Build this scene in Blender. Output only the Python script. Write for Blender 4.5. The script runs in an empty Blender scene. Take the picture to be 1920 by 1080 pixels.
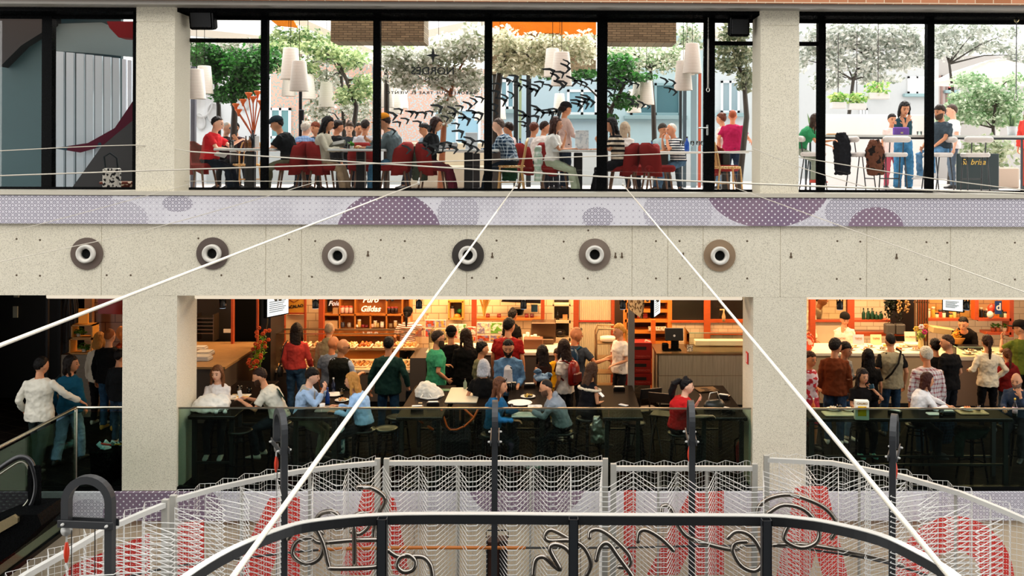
import bpy, bmesh, math, random
from mathutils import Vector, Matrix, Euler, noise
random.seed(7)
SC = bpy.context.scene
COL = SC.collection
R = math.radians

# ------------------------------------------------------------------ camera
F_PX, CX, CY = 1781.0, 1061.0, 300.0       # focal length and principal point in pixels of the 1920 frame
CAM_Z = 4.77
YAW, ROLL = R(0.69), R(0.24)
FACE_Y = 13.7                               # plane of the concrete facade
UP = 4.21                                   # level of the upper floor
_f = Vector((math.sin(YAW), math.cos(YAW), 0)); _r = Vector((math.cos(YAW), -math.sin(YAW), 0)); _u = Vector((0, 0, 1))
_rc = _r*math.cos(ROLL) + _u*math.sin(ROLL); _uc = _u*math.cos(ROLL) - _r*math.sin(ROLL)
cam_d = bpy.data.cameras.new('camera'); cam = bpy.data.objects.new('camera', cam_d); COL.objects.link(cam)
cam.matrix_world = Matrix(((_rc.x, _uc.x, -_f.x, 0), (_rc.y, _uc.y, -_f.y, 0), (_rc.z, _uc.z, -_f.z, CAM_Z), (0, 0, 0, 1)))
cam_d.sensor_width = 36.0; cam_d.lens = 36.0*F_PX/1920.0
cam_d.shift_x = -(CX-960)/1920.0; cam_d.shift_y = (CY-540)/1920.0
cam_d.clip_start = 0.05; cam_d.clip_end = 400
SC.camera = cam
SC.view_settings.view_transform = 'Standard'; SC.view_settings.look = 'None'
SC.view_settings.exposure = 0.12; SC.view_settings.gamma = 1.0; SC.view_settings.use_curve_mapping = False

def W(px, py, Y):
    """World (X, Z) of the point of the depth plane Y that the photograph shows at pixel px, py."""
    a, b = px-CX, py-CY
    dx = a*math.cos(ROLL) + b*math.sin(ROLL); dy = -a*math.sin(ROLL) + b*math.cos(ROLL)
    d = _r*(dx/F_PX) - _u*(dy/F_PX) + _f
    t = Y/d.y
    return d.x*t, CAM_Z + d.z*t
def WX(px, Y, py=500): return W(px, py, Y)[0]
def WZ(py, Y, px=1040): return W(px, py, Y)[1]
def onfloor(px, py, z):
    a, b = px-CX, py-CY
    dx = a*math.cos(ROLL) + b*math.sin(ROLL); dy = -a*math.sin(ROLL) + b*math.cos(ROLL)
    d = _r*(dx/F_PX) - _u*(dy/F_PX) + _f
    t = (z-CAM_Z)/d.z
    return Vector((d.x*t, d.y*t, z))

# ------------------------------------------------------------------ light
wd = bpy.data.worlds.new('world'); SC.world = wd; wd.use_nodes = True
_n = wd.node_tree.nodes; _l = wd.node_tree.links; _n.clear()
_o = _n.new('ShaderNodeOutputWorld'); _b = _n.new('ShaderNodeBackground'); _b.inputs[0].default_value = (1.0, 0.985, 0.955, 1); _b.inputs[1].default_value = 2.55
_l.new(_b.outputs[0], _o.inputs[0])
def lamp(name, kind, loc, energy, color=(1, 1, 1), size=1.0, size_y=None, aim=None, spot=None, angle=None):
    d = bpy.data.lights.new(name, kind); d.energy = energy; d.color = color
    if kind == 'AREA':
        d.size = size
        if size_y: d.shape = 'RECTANGLE'; d.size_y = size_y
    elif kind == 'SPOT':
        d.spot_size = R(spot or 60); d.spot_blend = .6; d.shadow_soft_size = size
    elif kind == 'POINT': d.shadow_soft_size = size
    elif kind == 'SUN': d.angle = R(angle or 1)
    o = bpy.data.objects.new(name, d); COL.objects.link(o); o.location = loc
    if aim is not None:
        o.rotation_euler = (Vector(aim)-Vector(loc)).to_track_quat('-Z', 'Y').to_euler()
    return o
lamp('sun', 'SUN', (0, 30, 30), 5.0, (1, .96, .9), aim=(-6, 14, 5), angle=2)      # stands behind the building, lights the terrace
WARM = (1.0, .6, .3)
for i, (x0, x1) in enumerate(((-4.6, 3.4), (4.4, 9.6))):                          # ceiling lighting of the market hall over the counters
    for y, e in ((18.7, 80), (20.1, 92)):
        lamp('hall_light', 'AREA', ((x0+x1)/2, y, 3.25), e*(x1-x0)/2, WARM, x1-x0, .5, aim=((x0+x1)/2, y+.25, 0))
lamp('hall_light', 'AREA', (-7.3, 18.6, 3.2), 60, WARM, 1.6, .5, aim=(-7.3, 19.0, 0))
for x in (-3.5, -.5, 2.0, 5.6, 7.8):
    lamp('hall_fill', 'AREA', (x, 15.9, 3.3), 42, (1, .78, .55), 1.6, 1.0, aim=(x, 16, 0))
for x in (-4.5, -1.5, 1.5):
    lamp('terrace_fill', 'AREA', (x, 18.0, UP+2.9), 60, (1, .93, .85), 2.5, 2.5, aim=(x, 17.5, UP))  # unseen area lamps added to brighten the terrace

# ------------------------------------------------------------------ materials
def lin(h):
    if isinstance(h, tuple): return h if len(h) == 4 else (*h, 1)
    h = h.lstrip('#')
    c = [int(h[i:i+2], 16)/255 for i in (0, 2, 4)]
    return tuple((v/12.92 if v <= .04045 else ((v+.055)/1.055)**2.4) for v in c) + (1,)
_mats = {}
class NT:
    def __init__(s, name):
        s.m = bpy.data.materials.new(name); s.m.use_nodes = True; s.t = s.m.node_tree; s.t.nodes.clear()
        s.out = s.n('ShaderNodeOutputMaterial'); s.p = s.n('ShaderNodeBsdfPrincipled'); s.l(s.p.outputs[0], s.out.inputs[0])
    def n(s, typ, **kw):
        x = s.t.nodes.new(typ)
        for k, v in kw.items(): setattr(x, k, v)
        return x
    def l(s, a, b): s.t.links.new(a, b)
    def math(s, op, a, b=None, c=None):
        x = s.n('ShaderNodeMath', operation=op)
        for i, v in enumerate((a, b, c)):
            if v is None: continue
            if isinstance(v, (int, float)): x.inputs[i].default_value = v
            else: s.l(v, x.inputs[i])
        return x.outputs[0]
    def mix(s, f, a, b):
        x = s.n('ShaderNodeMix', data_type='RGBA')
        for i, v in ((0, f), (6, a), (7, b)):
            if isinstance(v, (int, float, tuple)): x.inputs[i].default_value = v
            else: s.l(v, x.inputs[i])
        return x.outputs[2]
    def co(s, what='Object', scale=None):
        t = s.n('ShaderNodeTexCoord').outputs[what]
        if scale is None: return t
        m = s.n('ShaderNodeMapping'); m.inputs['Scale'].default_value = scale; s.l(t, m.inputs[0]); return m.outputs[0]
    def noise(s, v, scale, detail=3, rough=.5):
        x = s.n('ShaderNodeTexNoise'); x.inputs['Scale'].default_value = scale; x.inputs['Detail'].default_value = detail; x.inputs['Roughness'].default_value = rough
        s.l(v, x.inputs['Vector']); return x.outputs['Fac']
    def ramp(s, f, *stops, interp='LINEAR'):
        x = s.n('ShaderNodeValToRGB'); x.color_ramp.interpolation = interp
        e = x.color_ramp.elements
        while len(e) < len(stops): e.new(.5)
        for q, (p, c) in zip(e, stops): q.position = p; q.color = c
        s.l(f, x.inputs[0]); return x.outputs[0]
    def bump(s, h, strength=.3, dist=.01):
        b = s.n('ShaderNodeBump'); b.inputs['Strength'].default_value = strength; b.inputs['Distance'].default_value = dist
        s.l(h, b.inputs['Height']); s.l(b.outputs[0], s.p.inputs['Normal'])
    def base(s, c):
        if isinstance(c, tuple): s.p.inputs['Base Color'].default_value = c
        else: s.l(c, s.p.inputs['Base Color'])
    def set(s, **kw):
        for k, v in kw.items():
            nm = {'rough': 'Roughness', 'metal': 'Metallic', 'spec': 'Specular IOR Level', 'trans': 'Transmission Weight', 'ior': 'IOR', 'emit': 'Emission Strength', 'coat': 'Coat Weight', 'sub': 'Subsurface Weight', 'alpha': 'Alpha'}[k]
            s.p.inputs[nm].default_value = v
def sc(c, k): return (min(1, c[0]*k), min(1, c[1]*k), min(1, c[2]*k), 1)
def mat(c, kind='plain', c2=None, rough=None, a=None):
    key = (c, kind, c2, rough, a)
    if key in _mats: return _mats[key]
    q = NT('%s_%s' % (kind, str(c).strip('#'))); C = lin(c); C2 = lin(c2) if c2 else C
    co = q.co()
    if kind == 'plain':
        n = q.noise(co, 9, 3); q.base(q.mix(q.math('MULTIPLY', n, .35), C, sc(C, .72))); q.set(rough=rough or .5)
    elif kind == 'cloth':
        n = q.noise(co, 5, 4); f = q.noise(co, 240, 2)
        q.base(q.mix(n, sc(C, .8), sc(C, 1.12))); q.set(rough=.9, spec=.15); q.bump(q.math('ADD', q.math('MULTIPLY', n, 1.5), f), .35, .006)
    elif kind == 'denim':
        n = q.noise(co, 7, 4, .65); f = q.noise(co, 300, 2)
        q.base(q.mix(q.ramp(n, (.35, (0, 0, 0, 1)), (.65, (1, 1, 1, 1))), sc(C, .62), sc(C, 1.3))); q.set(rough=.9, spec=.1); q.bump(q.math('ADD', n, f), .4, .006)
    elif kind == 'stripe':
        s = q.n('ShaderNodeSeparateXYZ'); q.l(co, s.inputs[0])
        w = q.math('GREATER_THAN', q.math('FRACT', q.math('MULTIPLY', s.outputs[2], a or 25)), .5)
        q.base(q.mix(w, C, C2)); q.set(rough=.9, spec=.1)
    elif kind == 'plaid':
        s = q.n('ShaderNodeSeparateXYZ'); q.l(co, s.inputs[0])
        k = a or 16
        w = q.math('GREATER_THAN', q.math('FRACT', q.math('MULTIPLY', s.outputs[2], k)), .68)
        v = q.math('GREATER_THAN', q.math('FRACT', q.math('MULTIPLY', q.math('ADD', s.outputs[0], s.outputs[1]), k)), .68)
        q.base(q.mix(q.math('MULTIPLY', q.math('ADD', w, v), .5), C, C2)); q.set(rough=.9, spec=.1)
    elif kind == 'print':
        v = q.n('ShaderNodeTexVoronoi'); v.inputs['Scale'].default_value = a or 22; q.l(co, v.inputs['Vector'])
        q.base(q.mix(q.math('GREATER_THAN', q.noise(co, a or 22, 1), .55), C, C2)); q.set(rough=.9, spec=.1)
    elif kind == 'skin':
        n = q.noise(co, 14, 3); q.base(q.mix(n, sc(C, .88), sc(C, 1.08))); q.set(rough=.5, spec=.35, sub=0.0)
    elif kind == 'hair':
        m = q.n('ShaderNodeMapping'); m.inputs['Scale'].default_value = (60, 60, 6); q.l(co, m.inputs[0])
        n = q.noise(m.outputs[0], 1.5, 4); q.base(q.mix(n, sc(C, .55), sc(C, 1.5))); q.set(rough=.5, spec=.18); q.bump(n, .8, .012)
    elif kind == 'metal':
        n = q.noise(co, 30, 2); q.base(q.mix(n, sc(C, .85), sc(C, 1.1))); q.set(rough=rough or .35, metal=1)
    elif kind == 'paint':
        n = q.noise(co, 40, 3); q.base(q.mix(q.math('MULTIPLY', n, .3), C, sc(C, .7))); q.set(rough=rough or .35); q.bump(n, .08, .004)
    elif kind == 'wood':
        m = q.n('ShaderNodeMapping'); m.inputs['Scale'].default_value = (3, 3, 22); q.l(co, m.inputs[0])
        n = q.noise(m.outputs[0], 2.2, 5, .6); q.base(q.mix(n, sc(C, .68), sc(C, 1.18))); q.set(rough=rough or .45); q.bump(n, .12, .004)
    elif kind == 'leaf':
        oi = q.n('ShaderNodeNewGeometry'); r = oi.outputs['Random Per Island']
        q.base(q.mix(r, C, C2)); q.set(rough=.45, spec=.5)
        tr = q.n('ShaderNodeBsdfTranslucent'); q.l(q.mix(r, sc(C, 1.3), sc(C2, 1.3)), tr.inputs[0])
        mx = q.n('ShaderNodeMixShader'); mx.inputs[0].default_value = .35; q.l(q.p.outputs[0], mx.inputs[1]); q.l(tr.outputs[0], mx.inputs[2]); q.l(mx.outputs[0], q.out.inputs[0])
    elif kind == 'glass':                      # thin pane
        tr = q.n('ShaderNodeBsdfTransparent'); tr.inputs[0].default_value = C
        gl = q.n('ShaderNodeBsdfGlossy'); gl.inputs['Roughness'].default_value = .01
        fr = q.n('ShaderNodeFresnel'); fr.inputs[0].default_value = 1.5
        mx = q.n('ShaderNodeMixShader'); q.l(q.math('MULTIPLY', fr.outputs[0], a or 1.0), mx.inputs[0]); q.l(tr.outputs[0], mx.inputs[1]); q.l(gl.outputs[0], mx.inputs[2]); q.l(mx.outputs[0], q.out.inputs[0])
    elif kind == 'liquid':
        q.base(C); q.set(rough=.05, trans=.6, ior=1.33)
    elif kind == 'emit':
        q.base(C); q.p.inputs['Emission Color'].default_value = C; q.set(emit=a or 3)
    elif kind == 'tile':
        br = q.n('ShaderNodeTexBrick'); br.offset = .5
        m = q.n('ShaderNodeMapping'); m.inputs['Rotation'].default_value = (R(90), 0, 0); q.l(co, m.inputs[0])
        q.l(m.outputs[0], br.inputs['Vector'])
        br.inputs['Scale'].default_value = 1; br.inputs['Brick Width'].default_value = a or .2; br.inputs['Row Height'].default_value = (a or .2)*.5
        br.inputs['Mortar Size'].default_value = (a or .2)*.022; br.inputs['Color1'].default_value = C; br.inputs['Color2'].default_value = sc(C, .88); br.inputs['Mortar'].default_value = C2
        q.base(br.outputs[0]); q.set(rough=rough or .3)
    elif kind == 'food':
        v = q.n('ShaderNodeTexVoronoi'); v.inputs['Scale'].default_value = a or 30; q.l(co, v.inputs['Vector'])
        q.base(q.mix(v.outputs['Color'], C, C2)); q.l(q.mix(q.math('GREATER_THAN', q.noise(co, (a or 30)*.8, 2), .5), C, C2), q.p.inputs['Base Color'])
        q.set(rough=.5); q.bump(v.outputs['Distance'], .8, .02)
    _mats[key] = q.m
    return q.m

def matte(m, g=.02):
    """turn a material into plain diffuse with a trace of gloss"""
    t = m.node_tree; p = t.nodes['Principled BSDF']; d = t.nodes.new('ShaderNodeBsdfDiffuse'); gl = t.nodes.new('ShaderNodeBsdfGlossy'); gl.inputs['Roughness'].default_value = .25
    mx = t.nodes.new('ShaderNodeMixShader'); mx.inputs[0].default_value = g; bc = p.inputs['Base Color']
    if bc.is_linked: t.links.new(bc.links[0].from_socket, d.inputs[0])
    else: d.inputs[0].default_value = bc.default_value
    t.links.new(d.outputs[0], mx.inputs[1]); t.links.new(gl.outputs[0], mx.inputs[2])
    t.links.new(mx.outputs[0], [n for n in t.nodes if n.type == 'OUTPUT_MATERIAL'][0].inputs[0]); return m
# ------------------------------------------------------------------ mesh collector
class M:
    def __init__(s): s.v = []; s.f = []
    def add(s, vs, fs):
        b = len(s.v); s.v += [tuple(v) for v in vs]; s.f += [tuple(i+b for i in f) for f in fs]; return s
    def box(s, cx, cy, cz, sx, sy, sz, rot=None):
        vs = [Vector((x*sx/2, y*sy/2, z*sz/2)) for x in (-1, 1) for y in (-1, 1) for z in (-1, 1)]
        if rot is not None:
            rm = rot if isinstance(rot, Matrix) else Euler(rot).to_matrix(); vs = [rm @ v for v in vs]
        vs = [v+Vector((cx, cy, cz)) for v in vs]
        return s.add(vs, [(0, 1, 3, 2), (4, 6, 7, 5), (0, 4, 5, 1), (2, 3, 7, 6), (0, 2, 6, 4), (1, 5, 7, 3)])
    def bb(s, x0, x1, y0, y1, z0, z1): return s.box((x0+x1)/2, (y0+y1)/2, (z0+z1)/2, abs(x1-x0), abs(y1-y0), abs(z1-z0))
    def rbox(s, cx, cy, cz, sx, sy, sz, r=.01, rot=None):
        """box with rounded vertical edges and softened top and bottom rims"""
        r = min(r, sx/2.01, sy/2.01); q = min(r, sz/2.01)*.6
        def ring(inset, z):
            pts = []
            for (ax, ay, a0) in ((1, 1, 0), (-1, 1, 90), (-1, -1, 180), (1, -1, 270)):
                for k in range(4):
                    t = R(a0+k*30); rr = max(r-inset, 1e-4)
                    pts.append(Vector((ax*(sx/2-r)+math.cos(t)*rr, ay*(sy/2-r)+math.sin(t)*rr, z)))
            return pts
        rings = [ring(q, -sz/2), ring(0, -sz/2+q), ring(0, sz/2-q), ring(q, sz/2)]
        rm = None
        if rot is not None: rm = rot if isinstance(rot, Matrix) else Euler(rot).to_matrix()
        rings = [[(rm @ v if rm else v)+Vector((cx, cy, cz)) for v in rg] for rg in rings]
        return s.rings(rings)
    def rings(s, rings, cap=True, closed=False):
        n = len(rings[0]); vs = [v for rg in rings for v in rg]; fs = []
        m = len(rings)
        for i in range(m if closed else m-1):
            j = (i+1) % m
            for k in range(n):
                fs.append((i*n+k, i*n+(k+1) % n, j*n+(k+1) % n, j*n+k))
        if cap and not closed:
            fs.append(tuple(range(n-1, -1, -1))); fs.append(tuple((m-1)*n+k for k in range(n)))
        return s.add(vs, fs)
    def ell(s, c, u, v, n=12):
        c = Vector(c); return [c+Vector(u)*math.cos(2*math.pi*k/n)+Vector(v)*math.sin(2*math.pi*k/n) for k in range(n)]
    def tube(s, pts, r, n=8, round_=True, sq=False, closed=False, ref=None):
        """a tube along points; r one radius or one per point"""
        pts = [Vector(p) for p in pts]; m = len(pts)
        if not isinstance(r, (list, tuple)): r = [r]*m
        tang = []
        for i in range(m):
            if closed: t = pts[(i+1) % m]-pts[i-1]
            else: t = pts[min(i+1, m-1)]-pts[max(i-1, 0)]
            tang.append(t.normalized() if t.length > 1e-9 else Vector((0, 0, 1)))
        up = Vector(ref) if ref else (Vector((0, 0, 1)) if abs(tang[0].z) < .9 else Vector((0, 1, 0)))
        rings = []
        for i in range(m):
            t = tang[i]; a = up-t*up.dot(t)
            if a.length < 1e-6: a = t.orthogonal()
            a.normalize(); b = t.cross(a)
            if not ref: up = a
            off = math.pi/n if sq else 0
            rings.append([pts[i]+(a*math.cos(2*math.pi*k/n+off)+b*math.sin(2*math.pi*k/n+off))*(r[i]*(1/math.cos(math.pi/n) if sq else 1)) for k in range(n)])
        if round_ and not closed and not sq:
            def scaled(rg, c, d, f, o): return [c+(v-c)*f+d*o for v in rg]
            rings = [scaled(rings[0], pts[0], -tang[0], .1, r[0]*.95), scaled(rings[0], pts[0], -tang[0], .7, r[0]*.7)] + rings + \
                    [scaled(rings[-1], pts[-1], tang[-1], .7, r[-1]*.7), scaled(rings[-1], pts[-1], tang[-1], .1, r[-1]*.95)]
        return s.rings(rings, closed=closed)
    def cyl(s, x, y, z0, z1, r, r2=None, n=16):
        r2 = r if r2 is None else r2
        return s.rings([s.ell((x, y, z0), (r, 0, 0), (0, r, 0), n), s.ell((x, y, z1), (r2, 0, 0), (0, r2, 0), n)])
    def lathe(s, x, y, z, prof, n=16):
        return s.rings([s.ell((x, y, z+h), (max(r, 1e-4), 0, 0), (0, max(r, 1e-4), 0), n) for r, h in prof])
    def ball(s, c, r, n=12, m=8, rot=None):
        if not isinstance(r, (tuple, list)): r = (r, r, r)
        c = Vector(c); rings = []
        for i in range(m+1):
            t = math.pi*(.02+.96*i/m); z = -math.cos(t); q = math.sin(t)
            rg = [Vector((q*math.cos(2*math.pi*k/n)*r[0], q*math.sin(2*math.pi*k/n)*r[1], z*r[2])) for k in range(n)]
            if rot is not None: rg = [rot @ v for v in rg]
            rings.append([c+v for v in rg])
        return s.rings(rings)
    def prism(s, poly, y0, y1):
        """polygon of (x, z) points extruded from y0 to y1"""
        n = len(poly); vs = [(x, y0, z) for x, z in poly]+[(x, y1, z) for x, z in poly]
        return s.add(vs, [tuple(range(n)), tuple(range(2*n-1, n-1, -1))]+[(i, (i+n), (i+1) % n+n, (i+1) % n) for i in range(n)])
    def xf(s, mtx): s.v = [tuple(mtx @ Vector(v)) for v in s.v]; return s
    def join(s, o): return s.add(o.v, o.f)
def tag(o, label=None, cat=None, group=None, kind=None):
    if label: o['label'] = label
    if cat: o['category'] = cat
    if group: o['group'] = group
    if kind: o['kind'] = kind
    return o
def obj(name, m, material, parent=None, smooth=False, loc=None, rz=None):
    me = bpy.data.meshes.new(name); me.from_pydata(m.v, [], m.f); me.update()
    if smooth: me.shade_smooth()
    me.materials.append(material)
    o = bpy.data.objects.new(name, me); COL.objects.link(o)
    if parent: o.parent = parent
    if loc is not None: o.location = loc
    if rz is not None: o.rotation_euler = (0, 0, rz)
    return o
def empty(name, loc=(0, 0, 0), rz=0):
    o = bpy.data.objects.new(name, None); COL.objects.link(o); o.location = loc; o.rotation_euler = (0, 0, rz); o.empty_display_size = .1
    return o
def struct(name, m, material, smooth=False): return tag(obj(name, m, material, smooth=smooth), kind='structure')
KIDS = {}
def thing(name, loc, rz, label, cat, group=None):
    t = empty(name, loc, rz); tag(t, label, cat, group); return t
def dup(root, loc, rz, label=None, group=None, scale=None):
    c = root.copy(); COL.objects.link(c); c.location = loc; c.rotation_euler = (0, 0, rz)
    if scale: c.scale = scale
    if label: c['label'] = label
    if group: c['group'] = group
    for ch in root.children:
        d = ch.copy(); COL.objects.link(d); d.parent = c
        for g in ch.children:
            e = g.copy(); COL.objects.link(e); e.parent = d
    return c
def text_m(txt, size, depth=.004, mirror=False, bold=0.0, shear=0.0, spacing=1.0, align='CENTER'):
    """text as a collector mesh, standing in the XZ plane and facing -Y"""
    cu = bpy.data.curves.new('t', 'FONT'); cu.body = txt; cu.size = size; cu.extrude = depth/2; cu.offset = bold; cu.shear = shear; cu.space_character = spacing
    cu.align_x = align; cu.align_y = 'CENTER'; cu.resolution_u = 3
    o = bpy.data.objects.new('t', cu); COL.objects.link(o)
    dg = bpy.context.evaluated_depsgraph_get(); dg.update()
    me = bpy.data.meshes.new_from_object(o.evaluated_get(dg))
    m = M(); sgn = -1 if mirror else 1
    m.add([(v.co.x*sgn, -v.co.z, v.co.y) for v in me.vertices], [tuple(p.vertices) for p in me.polygons])
    bpy.data.objects.remove(o); bpy.data.meshes.remove(me); bpy.data.curves.remove(cu)
    return m
# remeshed organic forms: queued, then evaluated in one go
PEND = []
def organic(name, m, material, parent, voxel=.01, smooth_it=2, disp=0.0, dsize=.1, extra=None):
    o = obj(name, m, material, parent)
    rm = o.modifiers.new('r', 'REMESH'); rm.mode = 'VOXEL'; rm.voxel_size = voxel; rm.use_smooth_shade = True
    if smooth_it:
        s = o.modifiers.new('s', 'SMOOTH'); s.iterations = smooth_it; s.factor = .5
    if disp:
        k = 'fold%d' % int(dsize*1000)
        tx = bpy.data.textures.get(k)
        if not tx: tx = bpy.data.textures.new(k, 'CLOUDS'); tx.noise_scale = dsize
        d = o.modifiers.new('d', 'DISPLACE'); d.texture = tx; d.strength = disp; d.texture_coords = 'LOCAL'
    PEND.append((o, extra)); return o
def flush():
    if not PEND: return
    dg = bpy.context.evaluated_depsgraph_get(); dg.update()
    for o, extra in PEND:
        me = bpy.data.meshes.new_from_object(o.evaluated_get(dg)); old = o.data
        if extra is not None and extra.v:
            bm = bmesh.new(); bm.from_mesh(me)
            vs = [bm.verts.new(v) for v in extra.v]
            for f in extra.f:
                try: bm.faces.new([vs[i] for i in f]).smooth = True
                except ValueError: pass
            bm.to_mesh(me); bm.free()
        me.name = o.name
        o.modifiers.clear(); o.data = me; bpy.data.meshes.remove(old)
    PEND.clear()
# ------------------------------------------------------------------ people
SKINS = {'l': '#e3b093', 'm': '#c98d68', 'd': '#a86c48'}
def ik(a, t, la, lb, pole):
    d = t-a; L = d.length; mx = (la+lb)*.995
    if L > mx: t = a+d*(mx/L); d = t-a; L = mx
    L = max(L, abs(la-lb)+.02); u = d.normalized()
    x = (la*la-lb*lb+L*L)/(2*L); h = math.sqrt(max(la*la-x*x, 0))
    p = pole-u*pole.dot(u)
    if p.length < 1e-5: p = u.orthogonal()
    return a+u*x+p.normalized()*h, t
def loft(m, secs, n=16):
    """secs: centre, lateral half vector, depth half vector"""
    m.rings([m.ell(c, u, v, n) for c, u, v in secs])
def hand(ex, wrist, d, normal, side, k=1.0, curl=.5):
    """palm, four bent fingers and a thumb; d the direction of the hand, normal the way the palm looks"""
    d = d.normalized(); nrm = (normal-d*normal.dot(d)); nrm = nrm.normalized() if nrm.length > 1e-4 else d.orthogonal().normalized()
    lat = d.cross(nrm).normalized()*side            # towards the thumb
    w = wrist
    ex.rings([ex.ell(w-d*.012*k, lat*.026*k, nrm*.019*k, 8), ex.ell(w+d*.02*k, lat*.032*k, nrm*.019*k, 8), ex.ell(w+d*.06*k, lat*.041*k, nrm*.015*k, 8),
              ex.ell(w+d*.092*k, lat*.04*k, nrm*.012*k, 8), ex.ell(w+d*.1*k, lat*.033*k, nrm*.007*k, 8)])
    for i, (o, L) in enumerate(((.03, .068), (.010, .078), (-.011, .072), (-.03, .056))):
        a = w+d*.088*k+lat*o*k
        f0 = (d+lat*o*1.6).normalized(); c1 = curl*.9+.08*i*curl; c2 = curl*1.7
        b = a+(f0*math.cos(c1)+nrm*math.sin(c1))*L*.48*k
        c = b+(f0*math.cos(c2)+nrm*math.sin(c2))*L*.32*k
        e = c+(f0*math.cos(c2*1.4)+nrm*math.sin(c2*1.4))*L*.26*k
        ex.tube([a-f0*.012*k, a, b, c, e], [.0085*k, .0092*k, .0086*k, .0078*k, .0062*k], n=6)
    t0 = w+d*.028*k+lat*.028*k; td = (d*.62+lat*.75+nrm*.25).normalized()
    t1 = t0+td*.036*k; t2 = t1+(td*.6+d*.7+nrm*.35*curl).normalized()*.03*k
    ex.tube([t0-td*.012*k, t0, t1, t2], [.012*k, .012*k, .0105*k, .008*k], n=6)
def head_pts(m, mtx, k, fem):
    """skull, jaw, nose, ears"""
    def T(v): return mtx @ (Vector(v)*k)
    n, mm = 18, 14; rings = []
    for i in range(mm+1):
        t = math.pi*(.03+.94*i/mm); z = -math.cos(t)*.117; q = math.sin(t)
        rg = []
        for j in range(n):
            a = 2*math.pi*j/n; x = q*math.cos(a)*.074; y = q*math.sin(a)*.094
            if z < -.01:
                f = min(1, (-z-.01)/.1)
                x *= 1-.22*f
                if y > 0: y *= 1-.45*f
                else: y = y*(1+.18*f)
            if z > .03 and y < 0: y *= 1-.1*(z-.03)/.087
            rg.append(T((x, y, z)))
        rings.append(rg)
    m.rings(rings)
    m.rings([m.ell(T((0, -.086, .02)), mtx.to_3x3() @ Vector((.008*k, 0, 0)), mtx.to_3x3() @ Vector((0, .01*k, 0)), 6),
             m.ell(T((0, -.098, -.003)), mtx.to_3x3() @ Vector((.011*k, 0, 0)), mtx.to_3x3() @ Vector((0, .014*k, 0)), 6),
             m.ell(T((0, -.103, -.018)), mtx.to_3x3() @ Vector((.016*k, 0, 0)), mtx.to_3x3() @ Vector((0, .015*k, 0)), 6),
             m.ell(T((0, -.092, -.026)), mtx.to_3x3() @ Vector((.013*k, 0, 0)), mtx.to_3x3() @ Vector((0, .012*k, 0)), 6)])
    for s in (-1, 1): m.ball(T((s*.075, .012, -.004)), (.011*k, .02*k, .031*k), 8, 6, rot=mtx.to_3x3())
PEOPLE = {}
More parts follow.
